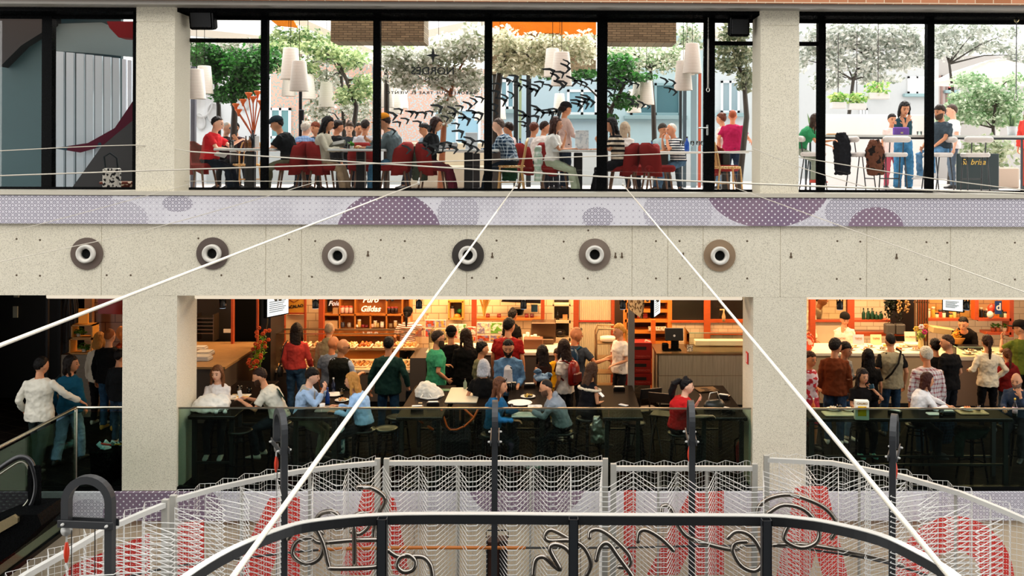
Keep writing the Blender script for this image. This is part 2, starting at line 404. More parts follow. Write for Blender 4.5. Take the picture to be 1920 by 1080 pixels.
def person(label, px, Y=None, face=0, hy=None, floor=0.0, pose='stand', seat=None, H=1.70, lean=0, side=0, twist=0, hyaw=0, hp=8, htilt=0,
           L=None, Rr=None, feet=None, w=1.0, fem=False, skin='m', hair='short', hc='#1b1412', top='#888888', sl='s', tk='cloth', tc2=None, ta=None,
           bot='#23262e', bk='cloth', bt='pants', shoes='#2a2a2a', inner=None, beard=None, glasses=None, cap=None, hem=None, group=None, hx=None, faceparts=True, curl=.5, palmL=None, palmR=None, vest=None, hood=False, scarf=None, kid=False, cat='person', vox=.0095):
    rz = R(face)
    rot = Matrix.Rotation(rz, 3, 'Z')
    w *= 1.04 if pose == 'stand' else 1.12
    seat_h = seat if seat is not None else (.46 if pose == 'sit' else .76)
    def skeleton(k):
        J = {}
        pz = .94*k if pose == 'stand' else seat_h+.105*k
        J['pel'] = Vector((0, 0, pz))
        la, sa = R(lean), R(side)
        def sp(f): return Vector((math.sin(sa*f), -math.sin(la*f), math.cos(la*f)*math.cos(sa*f))).normalized()
        J['waist'] = J['pel']+sp(.6)*.15*k
        J['chest'] = J['waist']+sp(1.0)*.20*k
        J['sh'] = J['chest']+sp(1.15)*.14*k
        J['neck'] = J['sh']+sp(1.15)*.045*k
        J['s'] = sp(1.15)
        nd = (sp(1.0)*.55+Vector((0, -.25, .9))).normalized()
        J['nd'] = nd
        hm = Matrix.Scale(1.18, 4) @ Matrix.Rotation(R(hyaw), 4, 'Z') @ Matrix.Rotation(R(htilt), 4, 'Y') @ Matrix.Rotation(R(hp), 4, 'X')
        c = J['neck']+nd*.058*k+(hm.to_3x3() @ Vector((0, -.012, .092)))*k
        J['hc'] = c; J['hm'] = Matrix.Translation(c) @ hm
        J['top'] = c.z+.14*k
        tw = R(twist)
        J['lat'] = Vector((math.cos(tw)*math.cos(sa), math.sin(tw), -math.sin(sa))).normalized()
        J['fwd'] = J['s'].cross(J['lat']).normalized()      # points to the back
        return J
    k = H/1.72
    if Y is None: Y = F_PX*(CAM_Z-floor-skeleton(k)['top'])/(hy-CY)
    if hy is not None:
        zt = W(px, hy, Y)[1]-floor
        for _ in range(4):
            t = skeleton(k)['top']
            if pose == 'stand': k *= zt/t
            else: k *= max(.4, (zt-seat_h))/(t-seat_h)
        k = max(.55 if kid else .84, min(1.16, k))
    J = skeleton(k)
    hl = rot @ J['hc']
    x = WX(px, Y+hl.y, hy or 500)-hl.x
    root = thing('person', (x, Y, floor), rz, label, cat, group)
    sk = mat(SKINS.get(skin, skin), 'skin')
    V = Vector
    body = M(); ex = M()
    sw = (.165 if fem else .185)*k*(.5+.5*w); lat, fw = J['lat'], J['fwd']
    # torso
    ww = w*k
    lx = V((1, 0, 0))
    P = J['pel']
    base_secs = [(P-V((0, 0, .085*k)), lx*.135*ww, V((0, .095, 0))*ww), (P-V((0, 0, .01*k)), lx*(.175 if fem else .168)*ww, V((0, .118, 0))*ww),
                 (J['waist'], lx*(.128 if fem else .148)*ww, V((0, .1, 0))*ww), (J['waist'].lerp(J['chest'], .55), (lx+lat).normalized()*(.142 if fem else .158)*ww, fw*.112*ww),
                 (J['chest'], lat*(.15 if fem else .172)*ww, fw*(.128 if fem else .12)*ww), (J['sh']-J['s']*.045*k, lat*(sw*.88), fw*.092*ww),
                 (J['sh']-J['s']*.005*k, lat*(sw*.62), fw*.074*k), (J['sh']+J['s']*.03*k, lat*.07*k, fw*.06*k)]
    loft(body, [(c, u*(.93 if 0 < i_ < 6 else .97), v*(.92 if i_ < 6 else .98)) for i_, (c, u, v) in enumerate(base_secs)])
    loft(body, [(J['sh'], lat*.07*k, fw*.06*k), (J['neck'], lat*.06*k, fw*.062*k), (J['neck']+J['nd']*.06*k, lat*.055*k, fw*.06*k), (J['hc']-V((0, 0, .02*k)), lat*.055*k, fw*.06*k)], 12)
    head_pts(body, J['hm'], k, fem)
    # legs
    legs = []
    ft = feet
    if ft is None:
        ft = ((.1, .02), (-.1, -.03)) if pose == 'stand' else (((.11, .42), (-.11, .40)) if pose == 'sit' else ((.1, .32), (-.1, .28)))
    fz = .075*k if pose != 'stool' else seat_h-.47
    for i, s in enumerate((1, -1)):
        hip = P+V((s*.088*k, 0, -.035*k)); q = ft[i]
        tgt = V((q[0], -q[1], q[2] if len(q) > 2 else fz))
        kn, an = ik(hip, tgt, .43*k, .405*k, V((s*.12, -1, .25)))
        legs.append((hip, kn, an, s))
        body.tube([hip, hip.lerp(kn, .5), kn, kn.lerp(an, .4), an], [.078*k, .072*k, .052*k, .052*k, .036*k], 10)
    # arms
    arms = []
    tg = [L, Rr]
    for i, s in enumerate((1, -1)):
        S = J['sh']+lat*s*sw*.93-J['s']*.045*k
        a = tg[i]
        pole = V((s*.55, .8, -1.0))
        if a is None or a == 'hang': a = (.07, .04, -.52)
        elif a == 'hip': a = (-.0, .04, -.40); pole = V((s*1.4, .9, -.1))
        elif a == 'pocket': a = (-.02, .07, -.46); pole = V((s*.8, .9, -.2))
        elif a == 'table': a = (-.07, .40, -.22)
        elif a == 'chin': a = (-.13, .20, .03); pole = V((s*.4, -.3, -1.2))
        elif a == 'phone': a = (-.09, .30, -.18)
        elif a == 'front': a = (-.16, .24, -.24)
        elif a == 'cross': a = (-.27, .17, -.20); pole = V((s*1, .2, -1))
        elif a == 'lap': a = (-.06, .24, -.42)
        elif a == 'back': a = (-.12, -.16, -.42); pole = V((s*1, .6, -.3))
        T = S+V((s*a[0], -a[1], a[2]))*k
        if len(a) > 3: pole = V((s*a[3][0], -a[3][1], a[3][2]))
        E, T = ik(S, T, .285*k, .25*k, pole)
        arms.append((S, E, T, s))
        af = 1 if not fem else .86
        body.tube([S-lat*s*.05*k-J['s']*.012*k, S-J['s']*.008*k, S.lerp(E, .5), E, E.lerp(T, .4), T], [.034*k*af, .042*k*af, .044*k*af, .038*k*af, .037*k*af, .026*k*af], 10)
        d = (T-E).normalized()
        nn = (palmL, palmR)[i]
        if nn is None: nn = V((-s, 0, 0)) if d.z < -.6 else (V((0, 0, -1)) if d.z < .45 else V((-s*.3, 1, 0)))
        else: nn = V((s*nn[0], -nn[1], nn[2]))
        hand(ex, T+d*.006, d, nn, (1 if (d.cross(nn)).dot(V((0, -1, .3)) if abs(d.y) < .6 else V((-s, 0, .3))) > 0 else -1), k*(.98 if not fem else .9), curl)
    # bare feet volumes
    fd = V((0, -1, 0))
    for hip, kn, an, s in legs:
        body.tube([an, an+fd*.05*k-V((0, 0, .035*k)), an+fd*.13*k-V((0, 0, .05*k))], [.036*k, .033*k, .024*k], 8)
    bobj = organic('body', body, sk, root, voxel=vox, smooth_it=2, extra=ex)
    # ---- clothes
    tm = M(); o = .014*k+.004
    hem_z = hem if hem is not None else (-.10 if pose == 'stand' else -.04)
    secs = []
    if hem_z < -.05: secs.append((P+V((0, 0, hem_z*k)), lx*(.165*ww+o*1.5), V((0, .125*ww+o, 0))))
    secs += [(P+V((0, 0, max(hem_z, -.01)*k)), lx*(.17*ww+o*1.3), V((0, .122*ww+o, 0)))]
    secs += [(c, u*(1+o/u.length*1.35), v*(1+o/v.length*1.2)) for c, u, v in base_secs[2:5]]
    for q_ in (5, 6):
        c, u, v = base_secs[q_]; secs.append((c+J['s']*.012, u*(1+o*1.2/u.length), v*(1+o*1.2/v.length)))
    secs.append((J['sh']+J['s']*.024*k, lat*.078*k, fw*.07*k))
    if hem is not None and hem > .03: secs = secs[1:] if hem > .1 else secs
    loft(tm, secs)
    for S, E, T, s in arms:
        fx = 1.0 if sl != 'l' else 1.05
        if sl == 'n': continue
        if sl == 's':
            e = S.lerp(E, .72); tm.tube([S-lat*s*.05*k-J['s']*.01*k, S, S.lerp(e, .5), e], [.042*k, .058*k, .064*k, .066*k], 12, round_=False)
        else:
            e = E.lerp(T, .93 if sl == 'l' else .35)
            tm.tube([S-lat*s*.05*k, S, S.lerp(E, .5), E, E.lerp(e, .5), e], [.042*k, .058*k, .06*k, .056*k, .052*k, .042*k], 12, round_=False)
    if hood:
        b = J['sh']+fw*.085*k+J['s']*.02*k; tm.ball(b, (.11*k, .055*k, .07*k), 12, 8)
    tobj = organic('shirt', tm, mat(top, tk, tc2, a=ta), root, voxel=.0125, smooth_it=3, disp=.034, dsize=.075)
    if inner:
        im = M(); uu = .55
        pts = [(J['sh']-J['s']*.005*k, .045), (J['chest'], .062), (J['waist'].lerp(J['chest'], .3), .07), (P+V((0, 0, .02)), .075)]
        offs = [.078, .15*w, .138*w, .156*w]
        loft(im, [(c-fw*(oo*k)+fw*.03*k, lat*wd_*k*1.15, fw*.046*k) for (c, wd_), oo in zip(pts, offs)], 10)
        organic('undershirt', im, mat(inner, 'cloth'), root, voxel=.011, smooth_it=2)
    if vest:
        vm = M(); loft(vm, [(c, u*1.1, v*1.14) for c, u, v in secs[:-1]]+[(J['sh']+J['s']*.03*k, lat*.085*k, fw*.085*k)])
        organic('vest', vm, mat(vest, 'cloth'), root, voxel=.0125, smooth_it=2, disp=.02, dsize=.05)
    if scarf:
        sm_ = M(); c0 = J['sh']+J['s']*.02*k
        pts = [c0+lat*math.cos(t)*.115*k+fw*math.sin(t)*.09*k-J['s']*(.02+.05*max(0, -math.sin(t)))*k for t in [2*math.pi*i/12 for i in range(12)]]
        sm_.tube(pts, .034*k, 8, closed=True); sm_.tube([c0-fw*.1*k-J['s']*.05*k, c0-fw*.135*k-J['s']*.2*k, c0-fw*.14*k-J['s']*.3*k], [.03*k, .04*k, .035*k], 8)
        loft(sm_, [(c0-J['s']*.02*k+fw*.07*k, lat*.15*k, fw*.04*k), (c0-J['s']*.16*k+fw*.1*k, lat*.13*k, fw*.03*k)], 12)
        organic('draped_sweater', sm_, mat(scarf, 'cloth'), root, voxel=.012, smooth_it=2, disp=.02, dsize=.06)
    pm = M()
    loft(pm, [(P-V((0, 0, .1*k)), lx*.14*ww, V((0, .1, 0))*ww), (P-V((0, 0, .02*k)), lx*(.178*ww+.006), V((0, .122*ww+.006, 0))), (P+V((0, 0, .075*k)), lx*.158*ww, V((0, .11*ww, 0)))])
    for hip, kn, an, s in legs:
        wf = {'pants': 1.0, 'wide': 1.3, 'slim': .86, 'shorts': 1.1, 'skirt': 1.0}[bt]
        if bt == 'shorts': pts = [hip, hip.lerp(kn, .5), hip.lerp(kn, .9)]; rr = [.092*k, .088*k, .08*k]
        elif bt == 'skirt': pts = [hip, hip.lerp(kn, .6)]; rr = [.1*k, .1*k]
        else: pts = [hip, hip.lerp(kn, .5), kn, kn.lerp(an, .5), an+V((0, 0, .0))]; rr = [.093*k, .087*k*(.6+.4*wf), .069*k*wf, .063*k*wf, .058*k*wf]
        pm.tube(pts, rr, 12, round_=False)
    if bt == 'skirt' and pose == 'stand': loft(pm, [(P, lx*.19*ww, V((0, .14*ww, 0))), (P-V((0, 0, .45*k)), lx*.24*ww, V((0, .2*ww, 0)))])
    organic('trousers' if bt not in ('skirt', 'shorts') else bt, pm, mat(bot, bk), root, voxel=.0135, smooth_it=2, disp=.03, dsize=.06)
    for hip, kn, an, s in legs:
        h = M(); u = fd; b = an-V((0, 0, .072*k))
        def sec(f, wd_, z0, z1): 
            c = b+u*f*k+V((s*.008, 0, (z0+z1)/2*k)); return h.ell(c, V((wd_*k, 0, 0)), V((0, 0, (z1-z0)/2*k)), 10)
        h.rings([sec(-.065, .02, .0, .05), sec(-.05, .036, 0, .085), sec(0, .04, 0, .1), sec(.05, .042, 0, .085), (sec(.11, .048, 0, .06)), sec(.165, .042, 0, .045), sec(.195, .022, .005, .035)])
        so = obj('shoe', h, mat(shoes, 'plain'), root, smooth=True)
    # ---- hair
    hm = J['hm']; h3 = hm.to_3x3()
    def T(x, y, z): return hm @ (V((x, y, z))*k)
    if hair != 'bald' or cap:
        hr = M(); n, mm = 18, 12; rings = []
        thick = {'short': 0, 'buzz': -.006, 'kid': .006}.get(hair, .006)
        for i in range(mm+1):
            t = math.pi*(.03+.94*i/mm); z0 = -math.cos(t); q = math.sin(t); rg = []
            for j in range(n):
                a = 2*math.pi*j/n
                x_ = q*math.cos(a)*(.081+thick); y_ = q*math.sin(a)*(.097+thick)+.014; z_ = z0*(.103+thick)+.024
                low = -.055 if hair in ('short', 'buzz', 'kid') else -.07
                fl = .066 if hair != 'kid' else .038
                lim = fl if y_ < -.03 else (fl+(low-fl)*min(1, (y_+.03)/.1))
                if z_ < lim: z_ = lim-(lim-z_)*.15; x_ *= .82; y_ *= .82
                rg.append(T(x_, y_, z_))
            rings.append(rg)
        hr.rings(rings)
        def hl_(secs): hr.rings([hr.ell(T(0, y_, z_), h3 @ V((a_*k, 0, 0)), h3 @ V((0, b_*k, 0)), 12) for y_, z_, a_, b_ in secs])
        dn = M()
        if hair in ('long', 'wavy', 'bob'):
            ln = {'long': .34, 'wavy': .27, 'bob': .15}[hair]
            hl_([(.03, .05, .085, .065), (.04, -.02, .092, .062), (.055, -.09, .09, .05), (.065, -.09-(ln-.09)*.5, .088, .042), (.06, -ln, .06, .028)])
            for s in (-1, 1):
                hr.tube([T(s*.066, -.02, .06), T(s*.084, -.006, 0), T(s*.085, 0, -.07), T(s*.088, -.02, -.13), T(s*.09, -.03, -min(ln, .24))], [.022*k, .026*k, .026*k, .026*k, .014*k], 8)
        if hair == 'pony':
            hr.tube([T(0, .08, .03), T(0, .12, .02), T(0, .135, -.06), T(0, .12, -.16), T(0, .1, -.27)], [.026*k, .028*k, .034*k, .03*k, .012*k], 8)
        if hair == 'bun': hr.ball(T(0, .09, .075), .042*k, 10, 8)
        if hair == 'high': hr.ball(T(0, .03, .12), (.05*k, .05*k, .045*k), 10, 8)
        organic('hair', hr, mat(hc, 'hair'), root, voxel=.0095, smooth_it=1, disp=.02 if hair != 'buzz' else .003, dsize=.03 if hair not in ('wavy',) else .05)
    if cap:
        cm = M(); rings = []
        for z_, f in ((.035, 1.0), (.07, .97), (.1, .82), (.125, .52), (.135, .1)):
            rings.append(cm.ell(T(0, .006, z_+.006), h3 @ V((.092*k*f, 0, 0)), h3 @ V((0, .112*k*f, 0)), 18))
        cm.rings(rings)
        if cap[0] != '=':
            cm.rings([cm.ell(T(0, -.09, .042), h3 @ V((.07*k, 0, 0)), h3 @ V((0, .012*k, .0)), 8), cm.ell(T(0, -.1, .036), h3 @ V((.068*k, 0, 0)), h3 @ V((0, .03*k, .0)), 8)])
            cm.rings([cm.ell(T(0, -.125, .045), h3 @ V((.062*k, 0, 0)), h3 @ V((0, .05*k, -.012*k)), 12), cm.ell(T(0, -.125, .038), h3 @ V((.062*k, 0, 0)), h3 @ V((0, .05*k, -.012*k)), 12)])
        obj('cap', cm, mat(cap.strip('='), 'cloth'), root, smooth=True)
    if faceparts:
        for s in (-1, 1):
            e = M(); e.ball(T(s*.03, -.0835, .008), (.0145*k, .007*k, .0068*k), 8, 6, rot=h3); obj('eye', e, mat('#241712', 'plain', rough=.2), root, smooth=True)
            b = M(); b.tube([T(s*.013, -.087, .03), T(s*.03, -.088, .036), T(s*.047, -.078, .031)], .0042*k, 5); obj('eyebrow', b, mat(hc if hair != 'bald' else '#4a3226', 'hair'), root, smooth=True)
        lp = M(); lp.ball(T(0, -.0915, -.05), (.022*k, .008*k, .0075*k), 8, 6, rot=h3); obj('lips', lp, mat('#a8514a' if fem else '#9c5a48', 'skin'), root, smooth=True)
    if beard:
        bd = M(); n = 14; rings = []
        for z_, rx, ry, cy in ((-.015, .076, .085, .0), (-.05, .073, .1, .0), (-.08, .064, .103, .0), (-.108, .046, .088, -.008), (-.124, .025, .05, -.03)):
            rings.append([T(rx*math.cos(-math.pi*(j/(n-1))), min(.02, ry*math.sin(-math.pi*(j/(n-1))))+cy, z_) for j in range(n)] )
        rin = [[hm @ (hm.inverted() @ v*.9) for v in rg] for rg in rings]
        full = [a_+b_[::-1] for a_, b_ in zip(rings, rin)]; bd.rings(full)
        organic('beard', bd, mat(beard, 'hair'), root, voxel=.008, smooth_it=1)
    if glasses:
        g = M(); zz = .095 if glasses == 'head' else .01; yy = -.07 if glasses == 'head' else -.098
        for s in (-1, 1):
            g.ball(T(s*.032, yy, zz), (.026*k, .006*k, .019*k), 10, 6, rot=h3); g.tube([T(s*.055, yy, zz+.004), T(s*.084, yy+.05, zz+.008), T(s*.08, yy+.11, zz-.002)], .003*k, 5)
        g.tube([T(-.01, yy-.003, zz+.006), T(.01, yy-.003, zz+.006)], .003*k, 5)
        obj('sunglasses', g, mat('#0c0c10', 'paint', rough=.1), root, smooth=True)
    wm = Matrix.Translation(root.location) @ Matrix.Rotation(rz, 4, 'Z')
    root_info = {'root': root, 'J': J, 'k': k, 'wm': wm, 'hands': [wm @ (a[2]+(a[2]-a[1]).normalized()*.08*k) for a in arms], 'sh': wm @ J['sh'], 'chest': wm @ J['chest'], 'neck': wm @ J['neck'], 'fw': (wm.to_3x3() @ J['fwd']), 'lat': wm.to_3x3() @ J['lat'], 'pel': wm @ P, 'arms': [[wm @ v for v in a[:3]] for a in arms]}
    return root_info
# ------------------------------------------------------------------ concrete, pattern band
def concrete_mat():
    q = NT('concrete'); co = q.co()
    big = q.noise(co, .7, 5, .6); mid = q.noise(co, 6, 5, .65); fine = q.noise(co, 95, 3, .7)
    v = q.n('ShaderNodeTexVoronoi'); v.inputs['Scale'].default_value = 16; q.l(co, v.inputs['Vector'])
    c = q.mix(big, lin('#cfc7b2'), lin('#e8e1cf'))
    c = q.mix(q.math('MULTIPLY', mid, .4), c, lin('#cbc2ac'))
    c = q.mix(q.ramp(fine, (.5, (0, 0, 0, 1)), (.7, (.95, .95, .95, 1))), c, lin('#948b7a'))
    pit = q.ramp(v.outputs['Distance'], (.0, (1, 1, 1, 1)), (.075, (1, 1, 1, 1)), (.1, (0, 0, 0, 1)))
    pick = q.math('MULTIPLY', q.math('GREATER_THAN', q.noise(co, 2.3, 2), .58), .75)
    c = q.mix(q.math('MULTIPLY', pit, pick), c, lin('#5a4c3c'))
    q.base(c); q.set(rough=.9, spec=.2); q.bump(q.math('ADD', q.math('MULTIPLY', mid, .6), fine), .35, .012)
    return q.m
CONC = concrete_mat()
def band_mat(blobs):
    """halftone print of rings and dots: pale lilac ground with plum patches; blobs = (x, z, rx, rz, strength)"""
    q = NT('halftone_print'); co = q.co(); s = q.n('ShaderNodeSeparateXYZ'); q.l(co, s.inputs[0])
    tot = None
    for (x, z, rx, rz, st) in blobs:
        dx = q.math('DIVIDE', q.math('SUBTRACT', s.outputs[0], x), rx); dz = q.math('DIVIDE', q.math('SUBTRACT', s.outputs[2], z), rz)
        d = q.math('ADD', q.math('MULTIPLY', dx, dx), q.math('MULTIPLY', dz, dz))
        m_ = q.math('MULTIPLY', q.math('GREATER_THAN', 1.0, d), st)
        tot = m_ if tot is None else q.math('MAXIMUM', tot, m_)
    tot = q.math('MAXIMUM', tot, q.math('MULTIPLY', q.ramp(q.noise(co, .9, 2), (.45, (0, 0, 0, 1)), (.7, (1, 1, 1, 1))), .42))
    def cell(scale, ox):
        m = q.n('ShaderNodeMapping'); m.inputs['Scale'].default_value = (scale, 1, scale); m.inputs['Location'].default_value = (ox, 0, ox); q.l(co, m.inputs[0])
        t = q.n('ShaderNodeSeparateXYZ'); q.l(m.outputs[0], t.inputs[0])
        a = q.math('SUBTRACT', q.math('FRACT', t.outputs[0]), .5); b = q.math('SUBTRACT', q.math('FRACT', t.outputs[2]), .5)
        return q.math('SQRT', q.math('ADD', q.math('MULTIPLY', a, a), q.math('MULTIPLY', b, b)))
    d1 = cell(11, 0); d2 = cell(11, .5)
    d = q.math('MINIMUM', d1, d2)
    ring = q.math('MULTIPLY', q.math('GREATER_THAN', .3, q.math('ABSOLUTE', q.math('SUBTRACT', d, .0))), q.math('GREATER_THAN', d, .2))
    hi = q.math('GREATER_THAN', tot, .7)
    ground = q.mix(q.math('MULTIPLY', tot, .4), lin('#d6d3d8'), lin('#8d8298'))
    light = q.mix(q.math('MULTIPLY', ring, q.math('ADD', .12, q.math('MULTIPLY', tot, 1.3))), ground, lin('#5e5668'))
    dot = q.math('GREATER_THAN', .13, d)
    light = q.mix(q.math('MULTIPLY', q.math('GREATER_THAN', .09, d1), .75), light, lin('#55506a'))
    dark = q.mix(dot, q.mix(q.noise(co, 1.5, 2), lin('#6f5d78'), lin('#8b7480')), lin('#d9d5da'))
    q.base(q.mix(hi, light, dark)); q.set(rough=.5)
    return q.m
XL, XR = -14.0, 15.0
bb = lambda *a: M().bb(*a)
bz = lambda py: WZ(py, FACE_Y)
# beam with formwork joints and tie holes
beam = M()
joints = [WX(x, FACE_Y) for x in (190, 498, 565, 875, 1185, 1252, 1318, 1463, 1625, 1782)]
xs = [XL]+joints+[XR]
for a, b in zip(xs, xs[1:]): beam.bb(a+.004, b-.004, FACE_Y, FACE_Y+.6, bz(556), bz(421))
beam.bb(XL, XR, FACE_Y+.006, FACE_Y+.59, bz(556)+.004, bz(421)-.004)
struct('concrete_beam', beam, CONC)
holes = M()
for x, y in ((31, 448), (75, 450), (31, 516), (75, 517), (200, 516), (245, 516), (372, 447), (415, 516), (542, 449), (591, 452), (542, 518), (585, 519), (714, 450), (759, 452), (713, 521), (757, 521), (885, 521), (931, 451), (931, 521), (1057, 453), (1103, 432), (1057, 522), (1102, 522), (1230, 452), (1274, 452), (1230, 522), (1275, 522), (1401, 452), (1401, 522), (1570, 452), (1613, 453), (1569, 523), (1613, 523), (1737, 454), (1776, 455), (1737, 524), (1780, 524), (1903, 455), (1903, 524)):
    X, Z = W(x, y, FACE_Y); holes.rings([holes.ell((X, FACE_Y-.003, Z), (.014, 0, 0), (0, 0, .014), 8), holes.ell((X, FACE_Y+.001, Z), (.016, 0, 0), (0, 0, .016), 8)])
for x, y in ((690, 475), (923, 478), (1154, 478), (1166, 478), (1281, 478), (1483, 478), (1681, 480)):
    X, Z = W(x, y, FACE_Y); holes.box(X, FACE_Y, Z, .02, .008, .07); holes.box(X, FACE_Y-.002, Z-.03, .035, .01, .03)
struct('trim_3', holes, mat('#5a4a38', 'plain', rough=.9))
# slab and pattern bands
struct('slab_edge', bb(XL, XR, FACE_Y+.02, FACE_Y+.7, bz(423), UP), CONC)
bx = lambda px: WX(px, FACE_Y)
o1 = obj('trim_1', bb(XL, XR, FACE_Y-.05, FACE_Y+.02, bz(422), bz(369.5)), band_mat([(bx(730), bz(440), .75, .62, 1), (bx(1437), bz(345), .9, .62, 1), (bx(90), bz(385), .95, .5, .6), (bx(215), bz(415), .5, .3, .5), (bx(335), bz(384), .22, .12, .65),
     (bx(1750), bz(395), 1.6, .5, .62), (bx(1640), bz(425), .4, .3, .85), (bx(860), bz(400), .3, .3, .5), (bx(1120), bz(408), .22, .16, .6), (bx(1270), bz(395), .5, .4, .45)])); tag(o1, kind='structure')
struct('ledge', bb(XL, XR, FACE_Y-.07, FACE_Y+.7, bz(368.5), bz(361)), mat('#bdb6a6', 'paint'))
o2 = obj('trim_2', bb(bx(141), XR, FACE_Y-.05, FACE_Y+.02, bz(974), bz(921)), band_mat([(bx(310), bz(960), .85, .55, 1), (bx(990), bz(900), .85, .6, 1), (bx(1830), bz(950), .8, .5, .5), (bx(170), bz(960), .3, .2, .5)])); tag(o2, kind='structure')
struct('slab_edge', bb(bx(141), XR, FACE_Y+.02, FACE_Y+.6, bz(974), -.002), CONC)
# lower wall of the atrium
q = NT('beige_wall'); co = q.co(); n = q.noise(co, 1.2, 5, .6); f = q.noise(co, 60, 3)
q.base(q.mix(n, lin('#bdaa8d'), lin('#dccbaf'))); q.set(rough=.9); q.bump(f, .3, .01)
wallm = M()
x = XL
while x < XR: wallm.bb(x+.004, x+1.196, FACE_Y+.03, FACE_Y+.4, -4.3, bz(974)); x += 1.2
struct('wall_front', wallm, q.m)
struct('atrium_floor', bb(-20, 20, -10, FACE_Y+.4, -4.5, -4.3), mat('#161412', 'paint', rough=.8))
struct('wall_opposite', bb(-20, 20, -6.2, -6, -4.4, 15.5), mat('#0d0a08', 'plain', rough=.9))
# lower columns (square) and upper columns
for nm, x0, x1 in (('a', 230, 332), ('b', 1413, 1513)):
    struct('concrete_column', bb(bx(x0), bx(x1), FACE_Y+.002, FACE_Y+.765, .0, bz(556)), CONC)
for x0, x1 in ((252.5, 325), (1425, 1497.5)):
    c = bb(bx(x0), bx(x1), FACE_Y+.02, FACE_Y+.6, bz(361), bz(46)); c.bb(bx(x0), bx(x1), FACE_Y+.02, FACE_Y+.6, bz(44.5), bz(17))
    c.bb(bx(x0)+.005, bx(x1)-.005, FACE_Y+.026, FACE_Y+.59, bz(60), bz(40))
    struct('concrete_column', c, CONC)
# head of the opening: black steel beam and brick wall
q = NT('brick'); co = q.co(); br = q.n('ShaderNodeTexBrick'); m_ = q.n('ShaderNodeMapping'); m_.inputs['Rotation'].default_value = (R(90), 0, 0); q.l(co, m_.inputs[0]); q.l(m_.outputs[0], br.inputs['Vector'])
br.inputs['Scale'].default_value = 1; br.inputs['Brick Width'].default_value = .26; br.inputs['Row Height'].default_value = .065; br.inputs['Mortar Size'].default_value = .006
br.inputs['Color1'].default_value = lin('#b97a56'); br.inputs['Color2'].default_value = lin('#a0643f'); br.inputs['Mortar'].default_value = lin('#cdbb9f')
q.base(br.outputs[0]); q.set(rough=.85); q.bump(br.outputs['Fac'], -.4, .01); BRICK = q.m
struct('wall_top', bb(XL, XR, FACE_Y-.25, FACE_Y+.2, bz(9), 9.5), BRICK)
struct('steel_lintel', bb(XL, XR, FACE_Y-.2, FACE_Y+.1, bz(17), bz(9)), mat('#8f8a82', 'paint'))
q = NT('black_steel'); n = q.noise(q.co(), 30, 3); q.base(q.mix(n, lin('#050606'), lin('#0b0c0d'))); q.set(rough=.6, spec=.12); BLK = matte(q.m, .01)
GY = FACE_Y+.6                                 # plane of the upper glazing
gx = lambda px: WX(px, GY); gz = lambda py: WZ(py, GY)
struct('steel_lintel', bb(XL, XR, FACE_Y+.1, GY+.3, gz(36), bz(9)+.05), BLK)
PURP = [(-140, -130)]
fr = M()
fr.bb(XL, XR, GY-.04, GY+.06, gz(371), gz(354)); fr.bb(XL, XR, GY-.04, GY+.06, gz(40), gz(33))
mull = [(80, 99), (489, 501), (699, 712), (907, 921), (1118, 1137), (1318, 1338), (1531, 1545), (1735, 1748), (250, 262), (1418, 1430)]
for a, b in mull: fr.bb(gx(a), gx(b), GY-.05, GY+.07, gz(354), gz(38))
for a, b in ((355, 490), (1338, 1420), (1480, 1532)): fr.bb(gx(a), gx(b), GY-.03, GY+.05, gz(83), gz(76))
struct('window_frame', fr, BLK)
GL = mat('#ffffff', 'glass', a=.9)
edges = [(-60, 80), (99, 250), (340, 489), (501, 699), (712, 907), (921, 1118), (1137, 1318), (1338, 1410), (1497, 1531), (1545, 1735), (1748, 1990)]
for i, (a, b) in enumerate(edges):
    struct('window_%d' % (i+1), bb(gx(a), gx(b), GY, GY+.008, gz(355), gz(37)), GL)
# floors, ceiling, hall shell
q = NT('slate_floor'); co = q.co(); br = q.n('ShaderNodeTexBrick'); br.offset = 0.0
m_ = q.n('ShaderNodeMapping'); m_.inputs['Rotation'].default_value = (0, 0, R(28)); q.l(co, m_.inputs[0]); q.l(m_.outputs[0], br.inputs['Vector'])
br.inputs['Scale'].default_value = 1; br.inputs['Brick Width'].default_value = .6; br.inputs['Row Height'].default_value = .3; br.inputs['Mortar Size'].default_value = .009
br.inputs['Color1'].default_value = lin('#13110f'); br.inputs['Color2'].default_value = lin('#0b0a09'); br.inputs['Mortar'].default_value = lin('#2c2720')
n = q.noise(co, 3, 5, .6); q.base(q.mix(q.math('MULTIPLY', n, .6), br.outputs[0], lin('#141414'))); q.p.inputs['Roughness'].default_value = .5; q.set(spec=.06); q.bump(n, .25, .01); SLATE = matte(q.m, .015)
struct('floor_lower', bb(XL, XR, FACE_Y+.001, 23, -.3, 0), SLATE)
struct('landing_floor', bb(XL, bx(141)-.01, 10.9, FACE_Y, -.3, 0), SLATE)
struct('ceiling_lower', bb(XL, XR, FACE_Y+.6, 23, 3.4, 3.5), mat('#3a3733', 'plain'))
struct('wall_left', bb(XL-.1, XL, 10.9, 23, -.3, 3.5), mat('#0e0e0f', 'plain')); struct('wall_right', bb(XR, XR+.1, FACE_Y, 23, -.3, 3.5), mat('#8a7a68', 'plain'))
struct('wall_back', bb(XL, XR, 22.9, 23, 0, 3.4), mat('#141210', 'plain'))
q = NT('terrace_floor'); co = q.co(); n = q.noise(co, 5, 4); q.base(q.mix(n, lin('#b9b0ab'), lin('#d6cfca'))); q.set(rough=.55); TF = q.m
struct('floor_upper', bb(XL, XR, GY+.08, 32, 3.5, UP), TF)
